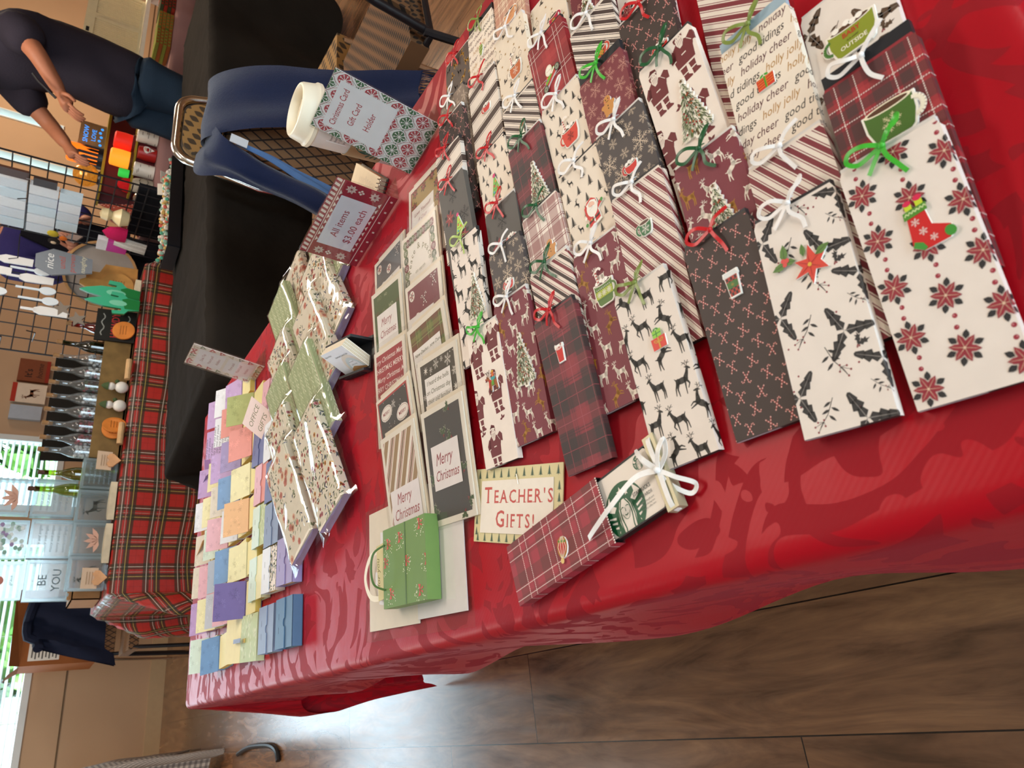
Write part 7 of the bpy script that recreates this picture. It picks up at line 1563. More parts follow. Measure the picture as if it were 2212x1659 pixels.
pack('brown packet hanging at the top of the wire grid', 2.58, 3.46, 1.50, .06, .16, '#4a2a1c', name='packet'); pack('darker brown packet hanging below the top one on the grid', 2.57, 3.47, 1.32, .06, .10, '#33201a', name='packet')
def duck(p): p.ball((-.012, -.03, -.05), .028, '#c9b23a', 10, 7, (.4, 1, 1)); p.ball((-.02, .03, -.06), .03, '#2a2420', 10, 7, (.4, 1, 1)); p.ball((-.028, .03, -.058), .015, '#e3c9a8', 8, 6, (.4, 1, 1)); p.ball((-.016, -.01, -.10), .02, '#d9702a', 8, 6, (.4, 1, 1))
simple('badge_pouch', 'yellow and black pouch with an orange flap hanging on the grid', 'pouch', duck, FABRIC, loc=(2.595, 3.95, 1.26))
def orn(p): p.lathe([(0, -.11), (.035, -.10), (.05, -.06), (.03, -.03), (.02, -.02), (.035, 0), (.028, .03), (0, .04)], '#e3cfa0', 16)
simple('cream_ornament', 'cream figure-eight ornament hanging low on the grid', 'ornament', orn, PLASTIC, loc=(2.58, 3.62, .98), smooth=True)
simple('knitted_cap', 'crimson knitted cap hanging low on the grid', 'cap', lambda p: p.lathe([(.055, -.09), (.06, -.05), (.045, 0), (0, .03)], '#c02058', 14, None, .5, 1), FABRIC, loc=(2.58, 3.78, .96), smooth=True)
simple('pink_box', 'magenta and white box hanging low on the grid', 'box', lambda p: (p.box(-.03, .0, -.05, .05, -.13, -.03, '#c83a9a'), p.box(-.03, .0, -.05, .05, -.03, .02, '#e6e2e6')), PAPER, loc=(2.61, 3.92, .98))
def scarf(p):
    for k in range(5): p.tube(curve_pts([(-.01, -.06+k*.02, .02), (-.02, -.05+k*.02, -.06), (-.015, -.03+k*.02, -.14)], 5), .008, ['#cfcac2', '#e3dfd8'][k % 2], 6)
simple('white_mittens', 'white and grey knitted cords hanging beside the crimson cap', 'mittens', scarf, FABRIC, loc=(2.59, 3.86, .90), smooth=True)
simple('black_shirt', 'folded black fabric hanging at the foot of the grid', 'cloth', lambda p: p.box(-.02, .02, -.22, .22, -.26, 0, '#15171c'), FABRIC, loc=(2.73, 3.72, .86))
SPG = 'white spatulas and paddles on the second grid'
for i, (x, z, kind, lab) in enumerate(((2.52, 1.44, 0, 'white rectangular paddle with an oval mark, top of the second grid'), (2.47, 1.34, 1, 'white spoon hanging beside the grey coffin sign'), (2.41, 1.33, 0, 'long white spatula with red lettering beside the coffin sign'), (2.36, 1.30, 1, 'white spoon hanging above the green cacti'), (2.29, 1.28, 1, 'white spoon hanging lower above the green cacti'), (2.22, 1.24, 0, 'white spatula nearest the tan wall side of the grid'), (2.44, 1.53, 0, 'short white paddle at the top of the second grid'), (2.30, 1.52, 1, 'white spoon at the top of the second grid'))):
    def sp_(p):
        M_ = Matrix.Rotation(R(88), 4, 'X')
        if kind == 0: p.prism([(-.022, -.10), (.022, -.10), (.026, .03), (.012, .06), (-.012, .06), (-.026, .03)], 0, .008, '#e9e6e2', M=M_); p.prism([(-.006, .05), (.006, .05), (.006, .12), (-.006, .12)], 0, .008, '#e9e6e2', M=M_)
        else: p.prism([(.024*math.cos(a), -.05+.04*math.sin(a)) for a in [6.283*k/16 for k in range(16)]], 0, .01, '#dfe6ea', M=M_); p.prism([(-.005, -.015), (.005, -.015), (.005, .10), (-.005, .10)], 0, .008, '#dfe6ea', M=M_)
    simple('spatula', lab, 'spatula', sp_, PLASTIC, loc=(x, 4.175-.012*(i % 3), z-.06), group=SPG)
for i, (x, z, lab) in enumerate(((2.25, 1.11, 'upper grey star ornament hanging by the cacti'), (2.20, 1.03, 'lower grey star ornament hanging by the red bottle'))): 
    def st2(p): p.prism([((.05 if k % 2 == 0 else .022)*math.cos(math.pi*k/5+1.57), (.05 if k % 2 == 0 else .022)*math.sin(math.pi*k/5+1.57)) for k in range(10)], 0, .01, '#8a7d70', M=Matrix.Rotation(R(88), 4, 'X')); p.tube([(0, -.004, .05), (0, 0, .12)], .0015, '#8a7d70', 4)
    simple('star_ornament', lab, 'ornament', st2, MATTE, loc=(x, 4.15, z))
# ---- candle table
MAUVE = material('mauve_cloth', .9, .15, '#8f6a66', bump=.15, bscale=300, mottle=.08, mscale=6)
t = thing('folding_table', 'table under the mauve cloth where the candles stand', 'table', (4.15, 4.32, 0), R(-4)); p = PM(); p.box(-1.02, 1.02, -.31, .31, .70, .728, '#cfc7b8'); p.build('tabletop', PLASTIC, t)
for a in (-.85, .85):
    for b in (-.24, .24): p = PM(); p.tube([(a, b, .70), (a, b, 0)], .014, '#888888'); p.build('leg', BLACKM, t)
o = cloth_mesh('tablecloth', 2.1, .66, .45, .45, .5, .5, MAUVE, 3.08, 4.06, .735, step=.05, wave=.012, bul=.1, top_noise=.001, rot=R(-4), waves=(6, 0)); tag(o, 'dusty mauve tablecloth under the candles beyond the bending person', 'tablecloth')
def riser(p):
    p.box(-.24, .40, -.02, .14, 0, .27, '#5a1c20'); p.box(-.25, .42, -.03, .15, .27, .285, '#a38a2c'); p.box(-.25, .42, -.16, -.02, 0, .11, '#5a1c20'); p.box(-.26, .43, -.17, -.02, .11, .122, '#a38a2c')
simple('display_riser', 'two-step dark red display riser with gold edges on the candle table', 'display riser', riser, MATTE, loc=(3.48, 4.31, .738), rz=R(-4))
ZT1, ZT0, ZTT = .738+.286, .738+.123, .738
def lantern(label, x, y, z, r_, h, col, glowc, s, name='candle_lantern', sil=None):
    t = thing(name, label, 'lantern', (x, y, z)); p = PM(); p.lathe([(0, 0), (r_, 0), (r_*1.05, h*.5), (r_, h*.95), (r_*.8, h), (0, h)], glowc, 16); p.build('glowing_jar', glow('glow_'+label[:12].replace(' ', '_'), glowc, s), t, True)
    p = PM(); p.lathe([(0, -.001), (r_*1.12, -.001), (r_*1.12, h*.12), (r_*1.06, h*.14)], col, 16)
    if sil:
        for k in range(16): a = k*.3927; q = Vector((math.cos(a)*r_*1.08, math.sin(a)*r_*1.08, 0)); hh = h*(.35+.3*((k*7) % 3)/2); p.box(-r_*.14, r_*.14, -.002, .002, 0, hh, col, Matrix.Translation(q) @ Matrix.Rotation(a+1.57, 4, 'Z')); p.poly([q+Vector((-math.sin(a)*r_*.18, math.cos(a)*r_*.18, hh)), q+Vector((math.sin(a)*r_*.18, -math.cos(a)*r_*.18, hh)), q+Vector((0, 0, hh+h*.16))], col)
    p.build('holder', BLACKM if sil else MATTE, t); return t
lantern('orange glowing jar with black castle silhouettes on top of the riser', 3.53, 4.36, ZT1, .062, .20, '#1a1412', '#ff7a1c', 1.0, sil=True)
lantern('red glowing candle jar on the lower step of the riser', 3.60, 4.205, ZT0, .055, .12, '#5a1a14', '#d8281a', .55)
lantern('amber glowing candle jar on the lower step of the riser', 3.46, 4.21, ZT0, .055, .13, '#6a3a1c', '#ff9a2a', .9)
lantern('black lantern with a small green light on the lower step', 3.345, 4.205, ZT0, .028, .07, '#15130f', '#37c84a', .5)
t = thing('mercury_ball_lamp', 'crackled gold glass ball lamp on top of the riser', 'lamp', (3.365, 4.35, ZT1)); p = PM(); p.ball((0, 0, .075), .075, '#c98a3a', 22, 14); p.build('glass_ball', material('mercury_glass', .2, .6, '#c98f45', metal=.6, mottle=.9, mscale=60, emit='#e08a2a', estr=.45), t, True); p = PM(); p.lathe([(0, 0), (.045, 0), (.04, .012), (0, .012)], '#3a2a1c', 16); p.build('base', BLACKM, t)
def led(p):
    p.box(-.09, .09, 0, .012, 0, .13, '#a8845a'); q = Pat()
    q.text('PEACE', 0, .085, .032, '#5ab4ff', 0, 0, 0, 'c'); q.text('JOY', 0, .045, .032, '#5ab4ff', 0, 0, 0, 'c'); [q.ell(x, .022+.006*(k % 2), .008, .008, '#8ad4ff', 0, 8) for k, x in enumerate((-.06, -.03, 0, .03, .06))]
    p.decal(q, lambda u, v, h: (u, -.001-h, v))
t = thing('light_up_sign', 'tan light-up plaque with blue glowing letters beside the castle jar', 'sign', (3.70, 4.35, ZT1), R(-10)); p = PM(); p.box(-.09, .09, 0, .012, 0, .15, '#a8845a'); p.build('plaque', WOOD, t)
p = PM(); q = Pat(); q.text('SNOW', 0, .10, .040, '#3a9aff', 0, 0, .01, 'c'); q.text('LOVE', 0, .055, .036, '#3a9aff', 0, 0, .01, 'c'); [q.ell(x, .025+.008*(k % 2), .009, .009, '#7ad0ff', 0, 8) for k, x in enumerate((-.06, -.03, 0, .03, .06))]; p.decal(q, lambda u, v, h: (u, -.001-h, v)); p.build('glowing_letters', glow('blue_led', '#3a9aff', 1.1), t)
def candle(label, x, c0, c1, h, r_=.045, bark=True):
    t = thing('candle', label, 'candle', (x, 4.135-(x-3.08)*.07, ZTT), group='candles on the mauve cloth'); p = PM(); p.lathe([(0, 0), (r_, 0), (r_, h), (r_*.9, h+.003), (r_*.3, h-.006), (0, h-.006)], c0, 18); rn = random.Random(int(x*99))
    if bark:
        for k in range(16): a = rn.uniform(0, 6.28); z = rn.uniform(.01, h-.01); q = Vector((math.cos(a)*(r_+.0004), math.sin(a)*(r_+.0004), z)); tt = Vector((-math.sin(a), math.cos(a), 0)); p.poly([q-tt*.012, q+tt*.012+Vector((0, 0, .002)), q+tt*.008+Vector((0, 0, .005)), q-tt*.01+Vector((0, 0, .004))], c1)
    p.build('wax', PLASTIC, t, True, .6); p = PM(); p.tube([(0, 0, h-.006), (.002, 0, h+.012)], .0015, '#3a2a1c', 5); p.build('wick', MATTE, t)
candle('white birch-bark candle nearest the bending person', 3.60, '#ddd5c8', '#6a5f55', .12); candle('plain white candle farther from the bending person', 3.335, '#e6ddd0', '#8a7a6a', .115); candle('short white candle at the dark jar', 3.70, '#d9d2c6', '#6a5f55', .09)
t = thing('candle_jar', 'red jar with a white bearded face between two white candles', 'jar', (3.47, 4.11, ZTT)); p = PM(); p.lathe([(0, 0), (.045, 0), (.048, .06), (.04, .105), (0, .105)], '#a0201c', 18); q = Pat(); q.ell(0, .06, .028, .02, '#efe6da', 0); q.poly([(-.028, .06), (.028, .06), (0, .015)], '#efe6da', 1); q.ell(0, .068, .014, .008, '#d9a892', 2); p.decal(q, lambda u, v, h: (u, -math.sqrt(max(0, .048**2-u*u))-.002-h, v)); p.build('jar', PLASTIC, t, True, .6)
t = thing('etched_jar', 'cloudy glass jar with a dark ring design at the end of the mauve cloth', 'jar', (3.205, 4.115, ZTT)); p = PM(); p.lathe([(0, 0), (.05, 0), (.055, .05), (.045, .10), (.035, .115), (0, .115)], '#a89c8a', 18); q = Pat(); [q.ell(.028*math.cos(k*.524), .055+.024*math.sin(k*.524), .006, .004, '#4a4238', 0, 7) for k in range(12)]; p.decal(q, lambda u, v, h: (u, -math.sqrt(max(0, .055**2-u*u))-.002-h, v)); p.build('jar', PLASTIC, t, True, .6)
simple('silver_ball', 'shiny silver glass ball at the end of the candle row', 'ornament', lambda p: p.ball((0, 0, .05), .05, '#c9c2b8', 20, 12), material('silver_glass', .08, .6, '#c9c4ba', metal=.9), loc=(3.115, 4.125, ZTT), smooth=True)
for i, (x, y, z, h, c_, lab) in enumerate(((3.12, 4.29, ZTT, .26, '#a04a38', 'copper red cone tree at the end of the riser'), (3.13, 4.45, ZTT, .18, '#8a3a30', 'shorter dark red cone tree beside the grid'))):
    t = thing('cone_tree', lab, 'cone tree', (x, y, z)); p = PM(); p.lathe([(0, .01), (.065, .01), (.004, h), (0, h)], c_, 16)
    for k in range(60): a = k*2.4; f = k/60; q = Vector((math.cos(a)*.066*(1-f), math.sin(a)*.066*(1-f), .01+f*h*.98)); p.ball(q, .006, '#c98a78', 5, 3)
    p.build('cone', FABRIC, t, True, .8); p = PM(); p.lathe([(0, 0), (.03, 0), (.03, .012), (0, .012)], '#4a3a2c', 10); p.build('foot', WOOD, t)
simple('red_cap', 'small bright red felt hat on the riser end', 'hat', lambda p: p.lathe([(.05, 0), (.045, .03), (.02, .06), (0, .07)], '#c01c20', 14), FABRIC, loc=(3.275, 4.23, ZT0), smooth=True)
# white louvred panels and folded quilts at the far right
WL = material('white_louvre_paint', .5, .35, '#d9c9a0', mottle=.05)
for i, (x, lab) in enumerate(((4.99, 'white louvred panel standing at the end of the candle table'), (4.67, 'white louvred panel standing beside the bending person'))):
    t = thing('louvred_panel', lab, 'panel', (x, 4.40, .90), R(-4)); p = PM(); [p.box(a, b, -.012, .012, c_, d, '#ffffff') for a, b, c_, d in ((-.15, -.125, 0, .36), (.125, .15, 0, .36), (-.125, .125, .30, .36), (-.125, .125, 0, .02))]; p.build('panel_frame', WL, t)
    p = PM(); [p.box(-.125+k*.0165, -.125+k*.0165+.010, -.006, .006, .02, .30, '#ffffff') for k in range(15)]; p.build('slats', WL, t); p = PM(); p.box(-.02, .02, -.014, -.012, .325, .345, '#a08a4a'); p.build('handle_plate', BLACKM, t)
simple('shelf', 'white shelf board under the louvred panels', 'shelf', lambda p: (p.box(-.42, .40, -.08, .08, .135, .16, '#e3dac4'), p.box(-.40, -.37, -.07, .07, 0, .135, '#e3dac4'), p.box(.35, .38, -.07, .07, 0, .135, '#e3dac4')), MATTE, loc=(4.85, 4.38, .738), rz=R(-4))
for i, (x, c0, c1, lab) in enumerate(((4.95, '#6a1f18', '#8a3a24', 'dark red folded quilt at the far end of the mauve table'), (4.78, '#8a2a1c', '#3a3a22', 'red and dark folded quilt next to the dark red one'), (4.58, '#9a5a24', '#6a6a2c', 'amber patterned folded quilt beside the louvred panel'), (4.42, '#8a4a20', '#7a7a30', 'brown and olive folded quilt nearest the bending person'))):
    def quilt(p):
        for k in range(4): p.box(-.075, .075, -.12, .06, k*.024, k*.024+.022, [c0, c1][k % 2]); [p.box(-.07+j*.03, -.055+j*.03, -.1215, -.12, k*.024+.004, k*.024+.018, [c1, c0][k % 2]) for j in range(5)]
    simple('folded_quilt', lab, 'quilt', quilt, FABRIC, loc=(x, 4.13-(x-4)*.05, ZTT), group='folded quilts on the mauve table')
def rack(p):
    for a, b in (((-.25, 0, 0), (-.25, 0, .95)), ((.25, 0, 0), (.25, 0, .95)), ((-.25, 0, .95), (.25, 0, .95)), ((-.25, 0, .6), (.25, 0, .6)), ((-.25, .2, 0), (-.25, 0, .9)), ((.25, .2, 0), (.25, 0, .9)), ((-.3, -.05, .78), (.3, .05, .82))): p.tube([a, b], .014, '#16161a', 7)
simple('black_rack', 'black metal tube rack at the top left beyond the mauve cloth', 'rack', rack, BLACKM, loc=(4.75, 3.60, 0), rz=R(10), smooth=True)
# ---- wall plaques
for x, z, w_, h, c0, lab, kind in ((2.93, 1.10, .20, .22, '#7a4228', 'brown wooden plaque with dark lettering on the tan wall', 0), (2.72, 1.10, .17, .24, '#d8c6b2', 'white picture of a brown animal on the tan wall', 1), (2.55, 1.11, .12, .22, '#a8b0bc', 'plain grey-white plaque on the tan wall next to the animal picture', 2)):
    t = thing('wall_plaque', lab, 'plaque', (x, 6.575, z)); p = PM(); p.box(-w_/2, w_/2, -.02, .02, 0, h, c0); q = Pat()
    if kind == 0: q.text("It's", -.03, h*.55, .07, '#2a1a14', 0, 0, .01, 'c'); q.text('home', .0, h*.22, .06, '#3a2018', 0, .2, 0, 'c'); q.rect(-w_/2, w_/2, 0, h*.12, '#8a2a1c', 0)
    if kind == 1: q.put(deer('#7a4a30', 1), 0, h*.42, .12, 0, 0); q.rect(-w_/2, w_/2, h*.86, h, '#a8301f', 0)
    p.decal(q, lambda u, v, hh: (u, -.021-hh*4, v), (-w_/2, w_/2, 0, h)); p.build('board', MATTE, t)
# ---- cardboard box on a chair with a dark jacket, by the window
t = thing('cardboard_box', 'large brown cardboard box with a white shipping label by the window', 'box', (.77, 6.18, .56), R(3)); KR = material('box_cardboard', .8, .2, '#96592f', mottle=.12, mscale=5)
p = PM(); p.box(-.25, .25, -.17, .17, 0, .44, '#96592f'); p.build('carton', KR, t)
p = PM(); p.poly([(-.25, -.17, .44), (.25, -.17, .44), (.25, -.20, .52), (-.25, -.22, .50)], '#a3673a'); p.poly([(-.25, -.17, .44), (-.25, .17, .44), (-.30, .17, .52), (-.30, -.17, .50)], '#a3673a'); p.build('flap', KR, t)
p = PM(); p.box(-.22, -.10, -.1715, -.170, .22, .40, '#e6e0d6'); q = Pat(); [q.rect(-.21+(k % 2)*.01, -.12, .235+k*.02, .243+k*.02, '#5a5550') for k in range(8)]; p.decal(q, lambda u, v, h: (u, -.172-h*3, v)); p.build('shipping_label', PAPER, t)
t = thing('metal_chair', 'chair with bright metal legs under the cardboard box', 'chair', (.77, 6.10, 0), R(180)); p = PM(); p.box(-.21, .21, -.24, .2, .49, .545, '#2a2220'); p.build('seat', FABRIC, t)
for sx_ in (-1, 1):
    for sy_ in (-.22, .18): p = PM(); p.tube([(sx_*.2, sy_, .5), (sx_*.22, sy_*1.15, 0)], .011, '#b9b2a8', 8); p.build('leg', BLACKM if sy_ > 0 else CHROME, t, True)
p = PM(); p.tube([(-.2, .18, .52), (-.2, .2, .47), (.2, .2, .47), (.2, .18, .52)], .011, '#b9b2a8', 8); p.build('front_rail', CHROME, t, True)
def jacket(p):
    rows = []
    for i in range(15):
        f = i/14; z = .98-.42*f; row = []
        for j in range(13):
            g = j/12; x = .58+.30*g+.04*f*(g-.5); y = 5.45+.06*math.sin(g*3.14)-.10*f+.02*math.sin(g*14+f*5); row.append((x-.12*f*(1-g), y, z+.02*math.sin(g*3.14)-(.05 if g < .2 else 0)))
        rows.append(row)
    p.grid(rows, '#151a2c'); rows2 = [[(q[0], q[1]+.06, q[2]) for q in r_] for r_ in rows]; p.grid(rows2, '#151a2c')
    p.tube([rows[0][k] for k in range(13)], .03, '#151a2c', 8)
chair('dark chair at the window end of the tartan table, covered by a jacket', (.72, 5.56, 0), 180, FAB_D, BLACKM)['group'] = 'chairs by the window'
simple('jacket', 'dark navy jacket hung over the chair behind the tartan table', 'jacket', jacket, material('navy_jacket', .85, .2, '#141a2e', bump=.2, bscale=60), smooth=True)
# ---- gingham table at the lower left
gm = bpy.data.materials.new('gingham_cloth'); gm.use_nodes = True; nt = gm.node_tree; bs = nt.nodes['Principled BSDF']; L_ = nt.links.new; bs.inputs['Roughness'].default_value = .85
fl = nd('ShaderNodeAttribute', attribute_name='Flat'); sx = nd('ShaderNodeSeparateXYZ'); L_(fl.outputs['Vector'], sx.inputs[0]); REP = .030; cc = '#d8ccbe'
for ax in (0, 1): cc = layer(cc, band(sx.outputs[ax], .0, .48), '#4a3f42', .55)
L_(cc, bs.inputs['Base Color'])
t = thing('folding_table', 'table under the small checked cloth at the bottom left', 'table', (-.62, 5.05, 0)); p = PM(); p.box(-.46, .46, -.38, .38, .70, .728, '#cfc7b8'); p.build('tabletop', PLASTIC, t)
for a in (-.38, .38):
    for b in (-.3, .3): p = PM(); p.tube([(a, b, .70), (a, b, 0)], .014, '#888888'); p.build('leg', BLACKM, t)
o = cloth_mesh('tablecloth', .98, .80, .6, .66, .70, .6, gm, -1.12, 4.66, .735, step=.035, wave=.02, bul=.03, top_noise=.001, waves=(9, 2)); tag(o, 'small brown and white checked tablecloth at the bottom left of the photo', 'tablecloth')
def bow2(p):
    for k in range(3): p.tube([(0, .03*k, 0), (0, .03*k, .16)], .010, '#c86a7a', 8); [p.tube([(0, .03*k, .02+j*.05), (0, .03*k, .045+j*.05)], .0105, '#8a1420', 8) for j in range(3)]
simple('striped_sticks', 'pink and dark red striped sticks on the checked table', 'decoration', bow2, PLASTIC, loc=(-.16, 4.70, .738), smooth=True)
simple('blue_tin', 'small blue and black tin beside the striped sticks', 'tin', lambda p: (p.lathe([(0, 0), (.03, 0), (.03, .05), (0, .05)], '#3a5a7a', 14), p.lathe([(.031, .05), (.031, .075), (0, .075)], '#1a1a1e', 14)), PLASTIC, loc=(-.17, 4.88, .738), smooth=True)
simple('white_napkin', 'crumpled white napkin at the corner of the checked table', 'napkin', lambda p: p.ball((0, 0, .02), .04, '#dfe6ee', 9, 6, (1, .7, .5)), FABRIC, loc=(-.20, 4.68, .738), smooth=True)
simple('orange_block', 'small orange block on the checked table by the blue tin', 'block', lambda p: p.box(-.02, .02, -.015, .015, 0, .03, '#b0602a'), WOOD, loc=(-.26, 4.74, .738))
simple('chair_foot_rail', 'curved black chair rail at the bottom edge of the photo', 'chair rail', lambda p: p.tube(curve_pts([(-.16, 3.62, .012), (-.115, 3.66, .012), (-.095, 3.8, .012), (-.10, 4.1, .012), (-.13, 4.3, .012)], 6), .012, '#101012', 8), BLACKM, smooth=True)
# ---- people
def skin_mesh(nodes, edges, sub=2):
    me = bpy.data.meshes.new('s'); me.from_pydata([n[0] for n in nodes], edges, []); o = link('s', me); o.modifiers.new('k', 'SKIN'); s = o.modifiers.new('d', 'SUBSURF'); s.levels = sub; s.render_levels = sub
    for i, n in enumerate(nodes): sv = me.skin_vertices[0].data[i]; sv.radius = n[1] if isinstance(n[1], tuple) else (n[1], n[1]); sv.use_root = (i == 0)
    bpy.context.view_layer.update(); ev = o.evaluated_get(bpy.context.evaluated_depsgraph_get()); r_ = bpy.data.meshes.new_from_object(ev); bpy.data.objects.remove(o); bpy.data.meshes.remove(me); return r_
def skin_obj(name, nodes, edges, mat, parent, sub=2, wob=0, freq=12):
    me = skin_mesh(nodes, edges, sub)
    if wob:                                                          # cloth: relax the corners where limbs branch
        bm = bmesh.new(); bm.from_mesh(me)
        for _ in range(3): bmesh.ops.smooth_vert(bm, verts=bm.verts, factor=.5, use_axis_x=True, use_axis_y=True, use_axis_z=True)
        for v in bm.verts: v.co += v.normal*.022
        bm.normal_update(); bm.to_mesh(me); bm.free()
    if wob:
        for v in me.vertices: v.co += v.normal*wob*_nz.noise(Vector((v.co.x*freq, v.co.y*freq, v.co.z*freq*.45)))
    me.materials.clear(); me.materials.append(mat); me.polygons.foreach_set('use_smooth', [True]*len(me.polygons)); return link(name, me, parent)
def hand(wrist, d, palm, side, parent, hold=.5):
    """palm with four fingers and a thumb; d = direction of the hand, palm = palm normal, side = towards the thumb"""
    d, n, s = Vector(d).normalized(), Vector(palm).normalized(), Vector(side).normalized(); w_ = Vector(wrist); N = [(w_, .024), (w_+d*.04, .034), (w_+d*.085, .034)]; E_ = [(0, 1), (1, 2)]
    for k, (o_, l) in enumerate(((-.027, .060), (-.009, .074), (.009, .080), (.027, .072))):
        b = len(N); q = w_+d*.088+s*o_; c1 = (d*math.cos(hold*.6)+n*math.sin(hold*.6)); c2 = (d*math.cos(hold*1.5)+n*math.sin(hold*1.5)); c3 = (d*math.cos(hold*2.3)+n*math.sin(hold*2.3))
        N += [(q, .0095), (q+c1*l*.42, .009), (q+c1*l*.42+c2*l*.33, .0082), (q+c1*l*.42+c2*l*.33+c3*l*.25, .007)]; E_ += [(2, b), (b, b+1), (b+1, b+2), (b+2, b+3)]
    b = len(N); q = w_+d*.035+s*.030; N += [(q, .012), (q+s*.022+d*.025+n*.012, .0105), (q+s*.020+d*.055+n*.028, .0085)]; E_ += [(1, b), (b, b+1), (b+1, b+2)]
    return N, E_
def person(label, base, nodes, trou, shirt, arms, shirt_c, trou_c, skin_c, hair_c, head, face, hands, extra=None):
    t = thing('person', label, 'person', base); sk = material('skin_'+skin_c.strip('#'), .55, .35, skin_c, mottle=.08, mscale=25)
    N = [(Vector(a), r_) for a, r_ in nodes[0]]; E_ = list(nodes[1])
    for (widx, w0, d, pn, sd_, hold) in hands:
        hn, he = hand(w0, d, pn, sd_, t, hold); o_ = len(N); N += hn; E_ += [(a+o_, b+o_) for a, b in he]; E_.append((widx, o_))
    body = skin_obj('body', N, E_, sk, t, 2)
    skin_obj('shirt', shirt[0], shirt[1], material('shirt_'+shirt_c.strip('#'), .9, .15, shirt_c, bump=.2, bscale=120, mottle=.1, mscale=9), t, 2, .010, 11)
    skin_obj('trousers', trou[0], trou[1], material('trousers_'+trou_c.strip('#'), .9, .15, trou_c, bump=.2, bscale=200, mottle=.15, mscale=8), t, 2, .012, 12)
    # head, face and hair
    hx, fx = Vector(head), Vector(face).normalized(); up = Vector((0, 0, 1)); up = (up-fx*up.dot(fx)).normalized(); sd_ = fx.cross(up); Mh = Matrix((sd_, fx, up)).transposed().to_4x4(); Mh.translation = hx
    p = PM()
    def tb(c_, r_, sc, col, n=12, m=9):
        q = PM(); q.ball(c_, r_, col, n, m, sc); o_ = len(p.v); p.v += [tuple(Mh @ Vector(v)) for v in q.v]; p.f += [tuple(i+o_ for i in f) for f in q.f]; p.c += q.c
    tb((0, .0, 0), .10, (.78, .98, 1.18), skin_c, 18, 14); tb((0, .098, -.012), .016, (.8, 1.2, 1.3), skin_c)
    for s in (-1, 1): tb((s*.078, .0, -.005), .022, (.35, .8, 1.2), skin_c); tb((s*.031, .084, .012), .011, (1.2, .6, .8), '#efe6dc'); tb((s*.031, .092, .012), .0055, (1, .6, 1), '#2a1a12'); tb((s*.031, .088, .03), .016, (1.2, .4, .25), hair_c)
    tb((0, .086, -.052), .020, (1.2, .5, .3), '#a0584a'); p.build('head', material('face_'+skin_c.strip('#'), .5, .35), t, True, 3)
    p = PM(); tb((0, -.018, .025), .108, (.84, 1.0, 1.08), hair_c, 18, 14); p.build('hair', material('hair', .8, .3, bump=.5, bscale=90), t, True, 3)
    if extra: extra(t)
    return t
Vv = Vector
# the bending person in a dark T-shirt and jeans
px_, py_ = 3.70, 3.72
def P1(x, y, z): return Vv((x-px_, y-py_, z))
core = [(P1(3.70, 3.72, .93), .12), (P1(3.74, 3.72, 1.10), .115), (P1(3.76, 3.72, 1.28), .125), (P1(3.72, 3.72, 1.43), .12), (P1(3.62, 3.72, 1.53), .06), (P1(3.55, 3.72, 1.60), .055),
 (P1(3.66, 3.52, 1.42), .062), (P1(3.47, 3.47, 1.30), .045), (P1(3.36, 3.53, 1.20), .036), (P1(3.66, 3.92, 1.42), .062), (P1(3.50, 3.98, 1.22), .045), (P1(3.36, 3.92, 1.14), .036),
 (P1(3.69, 3.63, .88), .09), (P1(3.66, 3.62, .50), .065), (P1(3.72, 3.62, .08), .045), (P1(3.60, 3.61, .035), .035), (P1(3.69, 3.81, .88), .09), (P1(3.62, 3.82, .50), .065), (P1(3.66, 3.82, .08), .045), (P1(3.54, 3.82, .035), .035)]
ed = [(0, 1), (1, 2), (2, 3), (3, 4), (4, 5), (3, 6), (6, 7), (7, 8), (3, 9), (9, 10), (10, 11), (0, 12), (12, 13), (13, 14), (14, 15), (0, 16), (16, 17), (17, 18), (18, 19)]
sh = ([(P1(3.70, 3.72, .76), .195), (P1(3.72, 3.72, .98), .180), (P1(3.75, 3.72, 1.12), .178), (P1(3.765, 3.72, 1.28), .178), (P1(3.725, 3.72, 1.43), .150), (P1(3.64, 3.72, 1.53), .085), (P1(3.67, 3.53, 1.42), .088), (P1(3.53, 3.475, 1.335), .068), (P1(3.67, 3.91, 1.42), .088), (P1(3.55, 3.96, 1.29), .068)], [(0, 1), (1, 2), (2, 3), (3, 4), (4, 5), (4, 6), (6, 7), (4, 8), (8, 9)])
tr = ([(P1(3.71, 3.72, .98), .165), (P1(3.70, 3.64, .86), .125), (P1(3.66, 3.62, .50), .086), (P1(3.72, 3.62, .12), .068), (P1(3.70, 3.80, .86), .125), (P1(3.62, 3.82, .50), .086), (P1(3.66, 3.82, .12), .068)], [(0, 1), (1, 2), (2, 3), (0, 4), (4, 5), (5, 6)])
def tool(t):
    p = PM(); p.tube([P1(3.27, 3.50, 1.20), P1(3.33, 3.49, 1.28), P1(3.36, 3.48, 1.31)], .006, '#1a1a1e', 6); o = p.build('pen', BLACKM); o.location = (px_, py_, 0); tag(o, 'thin black pen in the bending person\'s hand', 'pen')
person('person in a dark T-shirt and blue jeans bending over the candle table', (px_, py_, 0), (core, ed), tr, sh, None, '#2f2a33', '#22303f', '#a86a4c', '#1f1814', P1(3.47, 3.72, 1.70), (-.9, 0, -.45),
 [(8, P1(3.345, 3.535, 1.19), (-.8, .1, -.55), (.3, .2, -.9), (.1, -1, .1), .5), (11, P1(3.345, 3.915, 1.13), (-.8, -.2, -.5), (.3, 0, -.9), (.1, 1, .1), .5)], tool)
for o_ in list(bpy.data.objects):
    if o_.name in ('person', 'pen'): o_.scale = (1.08, 1.08, 1.08); o_.location = (3.60, py_, 0)
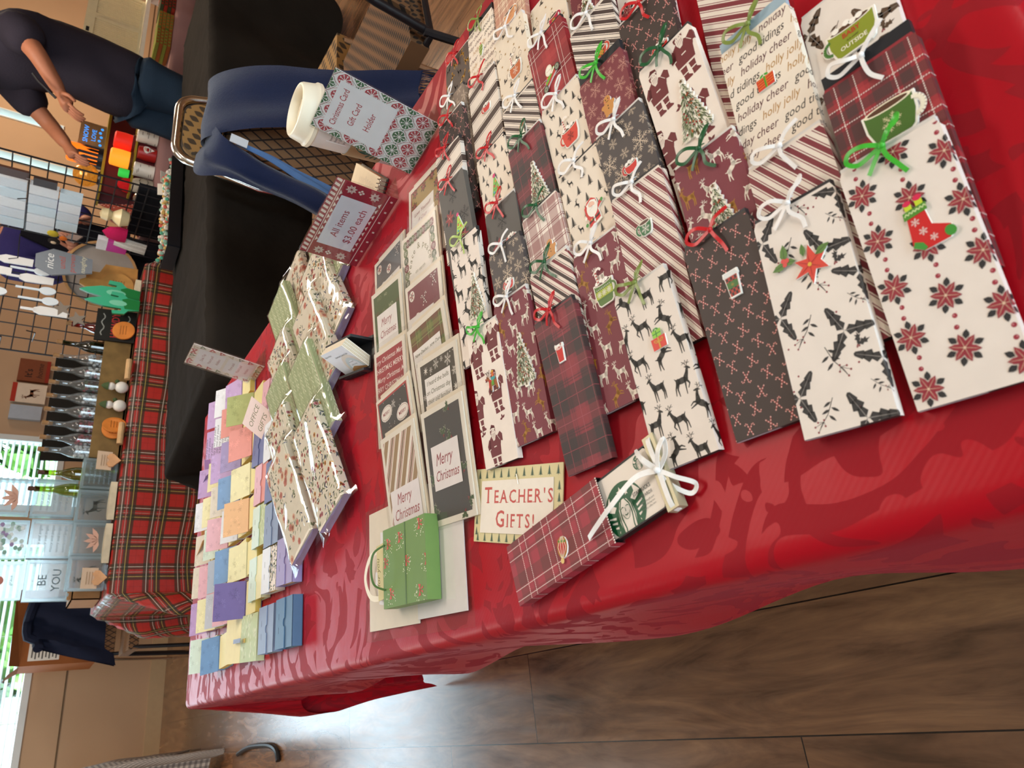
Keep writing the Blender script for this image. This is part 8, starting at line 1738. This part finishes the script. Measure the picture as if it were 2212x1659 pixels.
# the standing person behind the grid
qx, qy = 2.93, 4.62
def P2(x, y, z): return Vv((x-qx, y-qy, z))
core = [(P2(2.93, 4.62, .95), .12), (P2(2.93, 4.62, 1.10), .115), (P2(2.93, 4.62, 1.28), .125), (P2(2.93, 4.62, 1.40), .12), (P2(2.92, 4.60, 1.50), .055), (P2(2.91, 4.58, 1.57), .052),
 (P2(2.73, 4.60, 1.38), .06), (P2(2.68, 4.50, 1.16), .045), (P2(2.80, 4.40, 1.09), .034), (P2(3.13, 4.60, 1.38), .06), (P2(3.19, 4.54, 1.14), .045), (P2(3.06, 4.42, 1.05), .034),
 (P2(2.84, 4.62, .88), .09), (P2(2.84, 4.60, .5), .065), (P2(2.84, 4.63, .08), .045), (P2(2.83, 4.52, .035), .035), (P2(3.02, 4.62, .88), .09), (P2(3.02, 4.60, .5), .065), (P2(3.02, 4.63, .08), .045), (P2(3.03, 4.52, .035), .035)]
sh = ([(P2(2.93, 4.62, .86), .165), (P2(2.93, 4.62, 1.08), .155), (P2(2.93, 4.62, 1.27), .155), (P2(2.93, 4.62, 1.39), .135), (P2(2.92, 4.605, 1.47), .07), (P2(2.73, 4.60, 1.38), .085), (P2(2.68, 4.505, 1.17), .066), (P2(2.77, 4.42, 1.105), .050), (P2(3.13, 4.60, 1.38), .085), (P2(3.19, 4.54, 1.15), .066), (P2(3.09, 4.44, 1.07), .050)], [(0, 1), (1, 2), (2, 3), (3, 4), (3, 5), (5, 6), (6, 7), (3, 8), (8, 9), (9, 10)])
tr = ([(P2(2.93, 4.62, .92), .14), (P2(2.85, 4.62, .84), .11), (P2(2.84, 4.60, .5), .084), (P2(2.84, 4.63, .12), .068), (P2(3.01, 4.62, .84), .11), (P2(3.02, 4.60, .5), .084), (P2(3.02, 4.63, .12), .068)], [(0, 1), (1, 2), (2, 3), (0, 4), (4, 5), (5, 6)])
def phone(t):
    M_ = Matrix.Translation((2.845, 4.30, 1.135)) @ Matrix.Rotation(R(35), 4, 'Y') @ Matrix.Rotation(R(65), 4, 'X'); p = PM(); p.box(-.036, .036, -.07, .07, -.004, .004, '#8a7a74', M_); o = p.build('phone', PLASTIC); tag(o, 'grey-brown phone in the hand of the person in purple', 'phone')
    p = PM(); p.prism([(-.13, .0), (.10, .0), (.12, .40), (.06, .58), (-.08, .58), (-.14, .40)], .0, .02, '#14131a', M=Matrix.Translation((.02, -.165, .80)) @ Matrix.Rotation(R(90), 4, 'X')); p.build('black_vest', FABRIC, t)
person('standing person in a purple-blue top holding a phone behind the wire grid', (qx, qy, 0), (core, ed), tr, sh, None, '#312b5c', '#14141a', '#b98068', '#2a1c16', P2(2.90, 4.56, 1.68), (-.1, -.8, -.6),
 [(8, P2(2.805, 4.395, 1.09), (.3, -.9, .35), (.5, .5, .7), (-.4, 0, 1), .9), (11, P2(3.055, 4.415, 1.05), (-.4, -.8, .1), (-.3, .4, .9), (-.6, 0, .8), .5)], phone)
